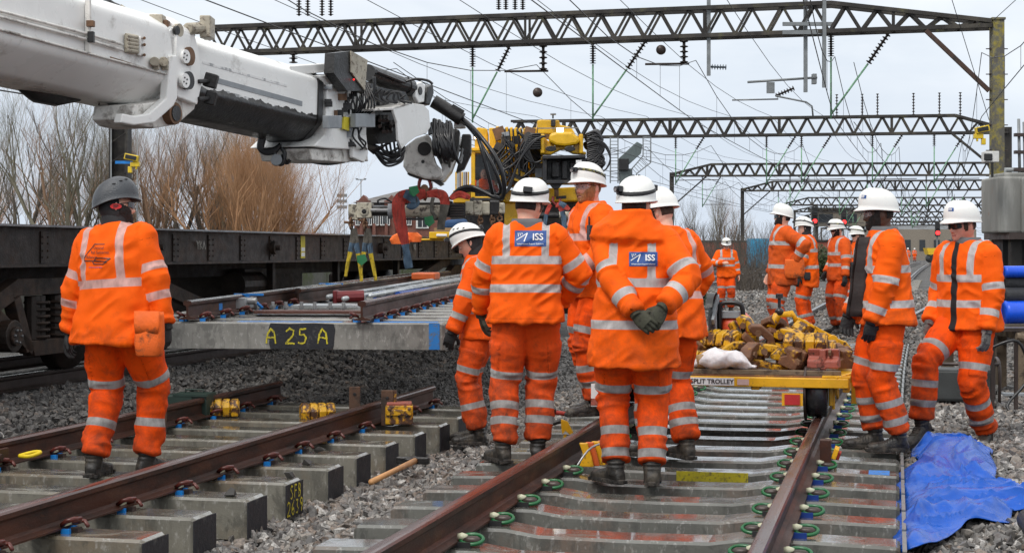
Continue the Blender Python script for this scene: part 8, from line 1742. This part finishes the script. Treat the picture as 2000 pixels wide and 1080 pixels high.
c10 = worker('bearded worker with dark shoulder bag and white armband, third of the far group', at_px(1640, 26.5, .055), 112, 1.03, q=.55, head=(6, -8, 0), wrists=((-.30, .10, .88), (.25, .1, .95)), elbows=((-.7, -1, 0), (.6, -1, 0)), tb=(.28, .10), hem=.82, strap=M_STRAPY, hair=H_BLK, beard=(H_BLK, 0), specs=M_LENSD, tm=M_TRS2, lb=(.38, .72), seed=10, jm=M_JKT3, group=G_)
c11 = worker('worker in black hood and dark goggles, rearmost of the far group', at_px(1679, 29.5, .04), 98, 1.0, q=.55, head=(10, -3, 0), wrists=((-.30, .10, .88), (.25, .1, .95)), elbows=((-.7, -1, 0), (.6, -1, 0)), tb=(.28, .10), hem=.82, strap=M_STRAPY, hood=M_BLACKCLOTH, specs=M_LENSD, seed=11, group=G_)
c12 = worker('dark skinned worker in profile with clear glasses and black gloves, on the sleeper ends', at_px(1737, 11.35, .0), 90, 1.01, bulk=1.04, head=(-2, -3, 0), lean=(3, 0), twist=3,
    feet=(((-.09, -.02, 0), 3, 0), ((.12, .10, 0), 0, 0)), pelvis=(0, 0.03, .99), wrists=((-.20, .17, .90), (.14, .26, .93)), elbows=((-.5, -1, 0), (.5, -1, 0)), fingers=((.1, .12, -1), (-.1, .1, -1)),
    tb=(.27, .03), brlow=.27, hem=.875, sb=(.26, .47), lb=(.37, .63, .76), sk=SK_D, hair=H_BLK, beard=(H_BLK, 0), specs=M_LENSC, strap=None, sticker=.55, seed=12, jdirt=.05, flare=.02, group=G_)
c13 = worker('worker striding in black wraparound sunglasses and grey gloves', at_px(1914, 12.1, -.06), 122, 1.04, bulk=1.04, head=(-14, -4, 0), lean=(5, 0), twist=6,
    feet=(((-.05, .0, 0), 28, 0), ((.10, .47, .085), 8, -28)), pelvis=(0, .12, .935), wrists=((-.24, .20, .84), (.22, .28, .88)), elbows=((-.6, -1, 0), (.6, -1, 0)), fingers=((0, .12, -1), (0, .2, -1)), gloves=M_GLOVEG,
    tb=(.28, .10), brlow=.28, hem=.84, sb=(.24, .43), lb=(.33, .60, .74), sk=SK_R, hair=H_BRN, specs=M_LENSD, strap=None, sticker=.35, opening=(.030, 0), seed=13, flare=.015, group=G_)
for px_, Y_, l_ in ((1773, 189, 'tiny far worker standing between the distant tracks'), (1786, 215, 'tiny far worker beyond the tracks, right of the other tiny one')):
    worker(l_, at_px(px_, Y_, -.05), 180, 1.0, q=.25, strap=None, seed=14, group=G_)
# collars of grey fleece and unzipped coat fronts
def fleece(C, hood=False):
    mb = MB(); nk = C['spine'](0, -.005, .54); r = []
    for z, a, b in ((-.05, .106, .102), (.0, .103, .100), (.026, .096, .094), (.020, .086, .084), (-.02, .084, .08)): r.append(ell(nk + Vector((0, -.002, z)), a, b))
    mb.rings(r, M_GREY, cap=False); mb.build('fleece_collar', C['root'])
fleece(c3)
def coatfront(C, side, zs, out, col=M_LINING, name='open_coat_front', x0=.085):
    "one loose front edge of an unzipped coat, hanging away from the body"
    mb = MB(); rr = []
    for i in range(13):
        t = i / 12; z = zs[0] + (zs[1] - zs[0]) * t
        base = C['spine'](side * x0, .150 - .05 * t ** 3, z); fo_ = C['spine'](side * (x0 - .06 - out[1] * (1 - t)), .150 + out[0] * (1 - t) ** .7 + .02, z)
        d = (fo_ - base); wv = .012 * math.sin(i * 1.3); s_ = Vector((side * .010, 0, 0))
        rr.append([base, base + d * .5 + Vector((wv, .01, 0)), fo_ + Vector((wv, 0, 0)), fo_ + s_ + Vector((wv, 0, 0)), base + d * .5 + s_ * 1.5 + Vector((wv, 0, 0)), base + s_])
    mb.rings(rr, col, smooth=True); mb.build(name, C['root'])
for s_ in (-1, 1):
    coatfront(c12, s_, (-.06, .50), (.08, .0) if s_ < 0 else (.10, .02))
fleece(c12); fleece(c13)
# pouches and bags worn by the crew
def pouch(C, c, size, rot, label, m, strap_to=None):
    mb = MB(); w_, d_, h_ = size; r = []
    for z, k in ((-.5, .80), (-.46, .95), (-.2, 1.08), (.1, 1.05), (.40, 1.0), (.5, .96)):
        r.append(ell(Vector((0, -.01 * (1 - z), z * h_)), w_ / 2 * k, d_ / 2 * k, None, 24, 3.2))
    r.append(ell(Vector((0, 0, .44 * h_)), w_ / 2 * .85, d_ / 2 * .8, None, 24, 3.2)); mb.rings(r, m)
    X_ = C['root'].matrix_basis if False else Matrix.Translation(C['root'].location) @ Matrix.Rotation(C['root'].rotation_euler.z, 4, 'Z') @ Matrix.Scale(C['root'].scale[0], 4)
    p = X_ @ Vector(c); o = mb.build('tool_pouch', loc=p, rz=C['root'].rotation_euler.z + R(rot), label=label, cat='tool pouch')
    f = MB(); f.rings([ell(Vector((0, -d_ * .50, z * h_)), w_ / 2 * k, .012, None, 20, 3) for z, k in ((.52, .98), (.2, 1.0), (.02, .9))], m); f.build('flap', o)
    if strap_to:
        s = MB(); q = [Vector(a) for a in strap_to]; s.tube(q, .012, M_STRAP, 6); s.build('strap', o)
    return o
M_POUCH = mat('stained_orange_canvas', (.80, .13, .012), .8, dirt=(.10, .045, .02), dscale=7, dlo=.52, dhi=.66, bump=.5, bscale=30)
pouch(c1, (.30, -.085, .87), (.17, .10, .27), 0, 'stained orange tool pouch on the hip of the worker in the grey helmet', M_POUCH)
pouch(c8, (-.26, -.10, .98), (.26, .12, .26), 90, 'large stained orange pouch worn by the worker with hand on hip', M_POUCH)
M_BAG = mat('black_bag_fabric', (.02, .02, .022), .7)
pouch(c10, (-.30, -.08, 1.0), (.22, .08, .26), 60, 'dark shoulder bag carried by the bearded third man of the far group', M_BAG)
pouch(c9, (-.24, -.02, .90), (.10, .05, .12), 90, 'small dark pouch on the belt of the worker with the visor', M_BAG)
mb = MB(); ph = Vector((-.21, .13, 1.37)); mb.box(ph, (.055, .03, .11), M_LAMP); mb.cyl(ph + Vector((.015, 0, .05)), ph + Vector((.015, 0, .12)), .007, M_LAMP, 8)
X4 = Matrix.Translation(c4['root'].location) @ Matrix.Rotation(c4['root'].rotation_euler.z, 4, 'Z')
for i in range(len(mb.v)): mb.v[i] = tuple(X4 @ Vector(mb.v[i]))
mb.build('two_way_radio', bevel=.005, label='black radio clipped to the chest of the ginger bearded worker', cat='radio')
# ================================================================= CAMERA, SKY, LIGHT
cam = bpy.data.cameras.new('camera'); co_ = bpy.data.objects.new('camera', cam); COL.objects.link(co_)
co_.location = (0, 0, CH); co_.rotation_euler = (R(90), 0, 0)
cam.sensor_width = 36; cam.lens = 36 * FPX / 2000; cam.shift_y = -50 / 2000; cam.clip_start = .1; cam.clip_end = 5000
SC.camera = co_
w = bpy.data.worlds.new('World'); SC.world = w; w.use_nodes = True; nt = w.node_tree; nt.nodes.clear()
out = N(nt, 'ShaderNodeOutputWorld'); bg = N(nt, 'ShaderNodeBackground'); L(nt, bg.outputs[0], out.inputs[0])
sky = N(nt, 'ShaderNodeTexSky', sky_type='NISHITA'); sky.sun_disc = False; sky.sun_elevation = R(38); sky.sun_rotation = R(200); sky.air_density = 1; sky.dust_density = 4; sky.ozone_density = 1.5
tc = N(nt, 'ShaderNodeTexCoord'); co = tc.outputs['Generated']
cl = noise(nt, scaled(nt, co, 1, 1, 3.2), 2.2, 6, .55, .6)
cl2 = noise(nt, scaled(nt, co, 1, 1, 5), 7, 5, .55, .3)
sep = N(nt, 'ShaderNodeSeparateXYZ'); L(nt, co, sep.inputs[0])
g = mixc(nt, ramp(nt, cl, .38, .62), (6.5, 7.2, 8.1), (9.2, 9.6, 10.0))
g = mixc(nt, ramp(nt, cl2, .45, .75, 0, .35), g, (10.2, 10.3, 10.4))
hz = mixc(nt, ramp(nt, sep.outputs[2], 0.0, .16, 1, 0), g, (6.7, 7.5, 8.6))
up = mixc(nt, ramp(nt, sep.outputs[2], .15, .8), hz, (12.5, 12.5, 12.4))
skyc = mixc(nt, .90, sky.outputs[0], up)
L(nt, skyc, bg.inputs[0]); bg.inputs[1].default_value = .10
sl = bpy.data.lights.new('sun', 'SUN'); sl.energy = 1.5; sl.angle = R(14); sl.color = (1, .965, .92)
so_ = bpy.data.objects.new('sun', sl); COL.objects.link(so_)
# sun high, a little behind the camera and to the left
sd = Vector((-.45, -.65, 1.0)).normalized(); so_.rotation_euler = sd.to_track_quat('Z', 'Y').to_euler()
sky.sun_elevation = math.asin(sd.z); sky.sun_rotation = math.atan2(sd.x, sd.y)
SC.view_settings.view_transform = 'Standard'; SC.view_settings.look = 'None'; SC.view_settings.exposure = .22; SC.view_settings.gamma = 1
SC.cycles.use_denoising = True; SC.cycles.max_bounces = 6; SC.cycles.diffuse_bounces = 3; SC.cycles.caustics_reflective = False; SC.cycles.caustics_refractive = False
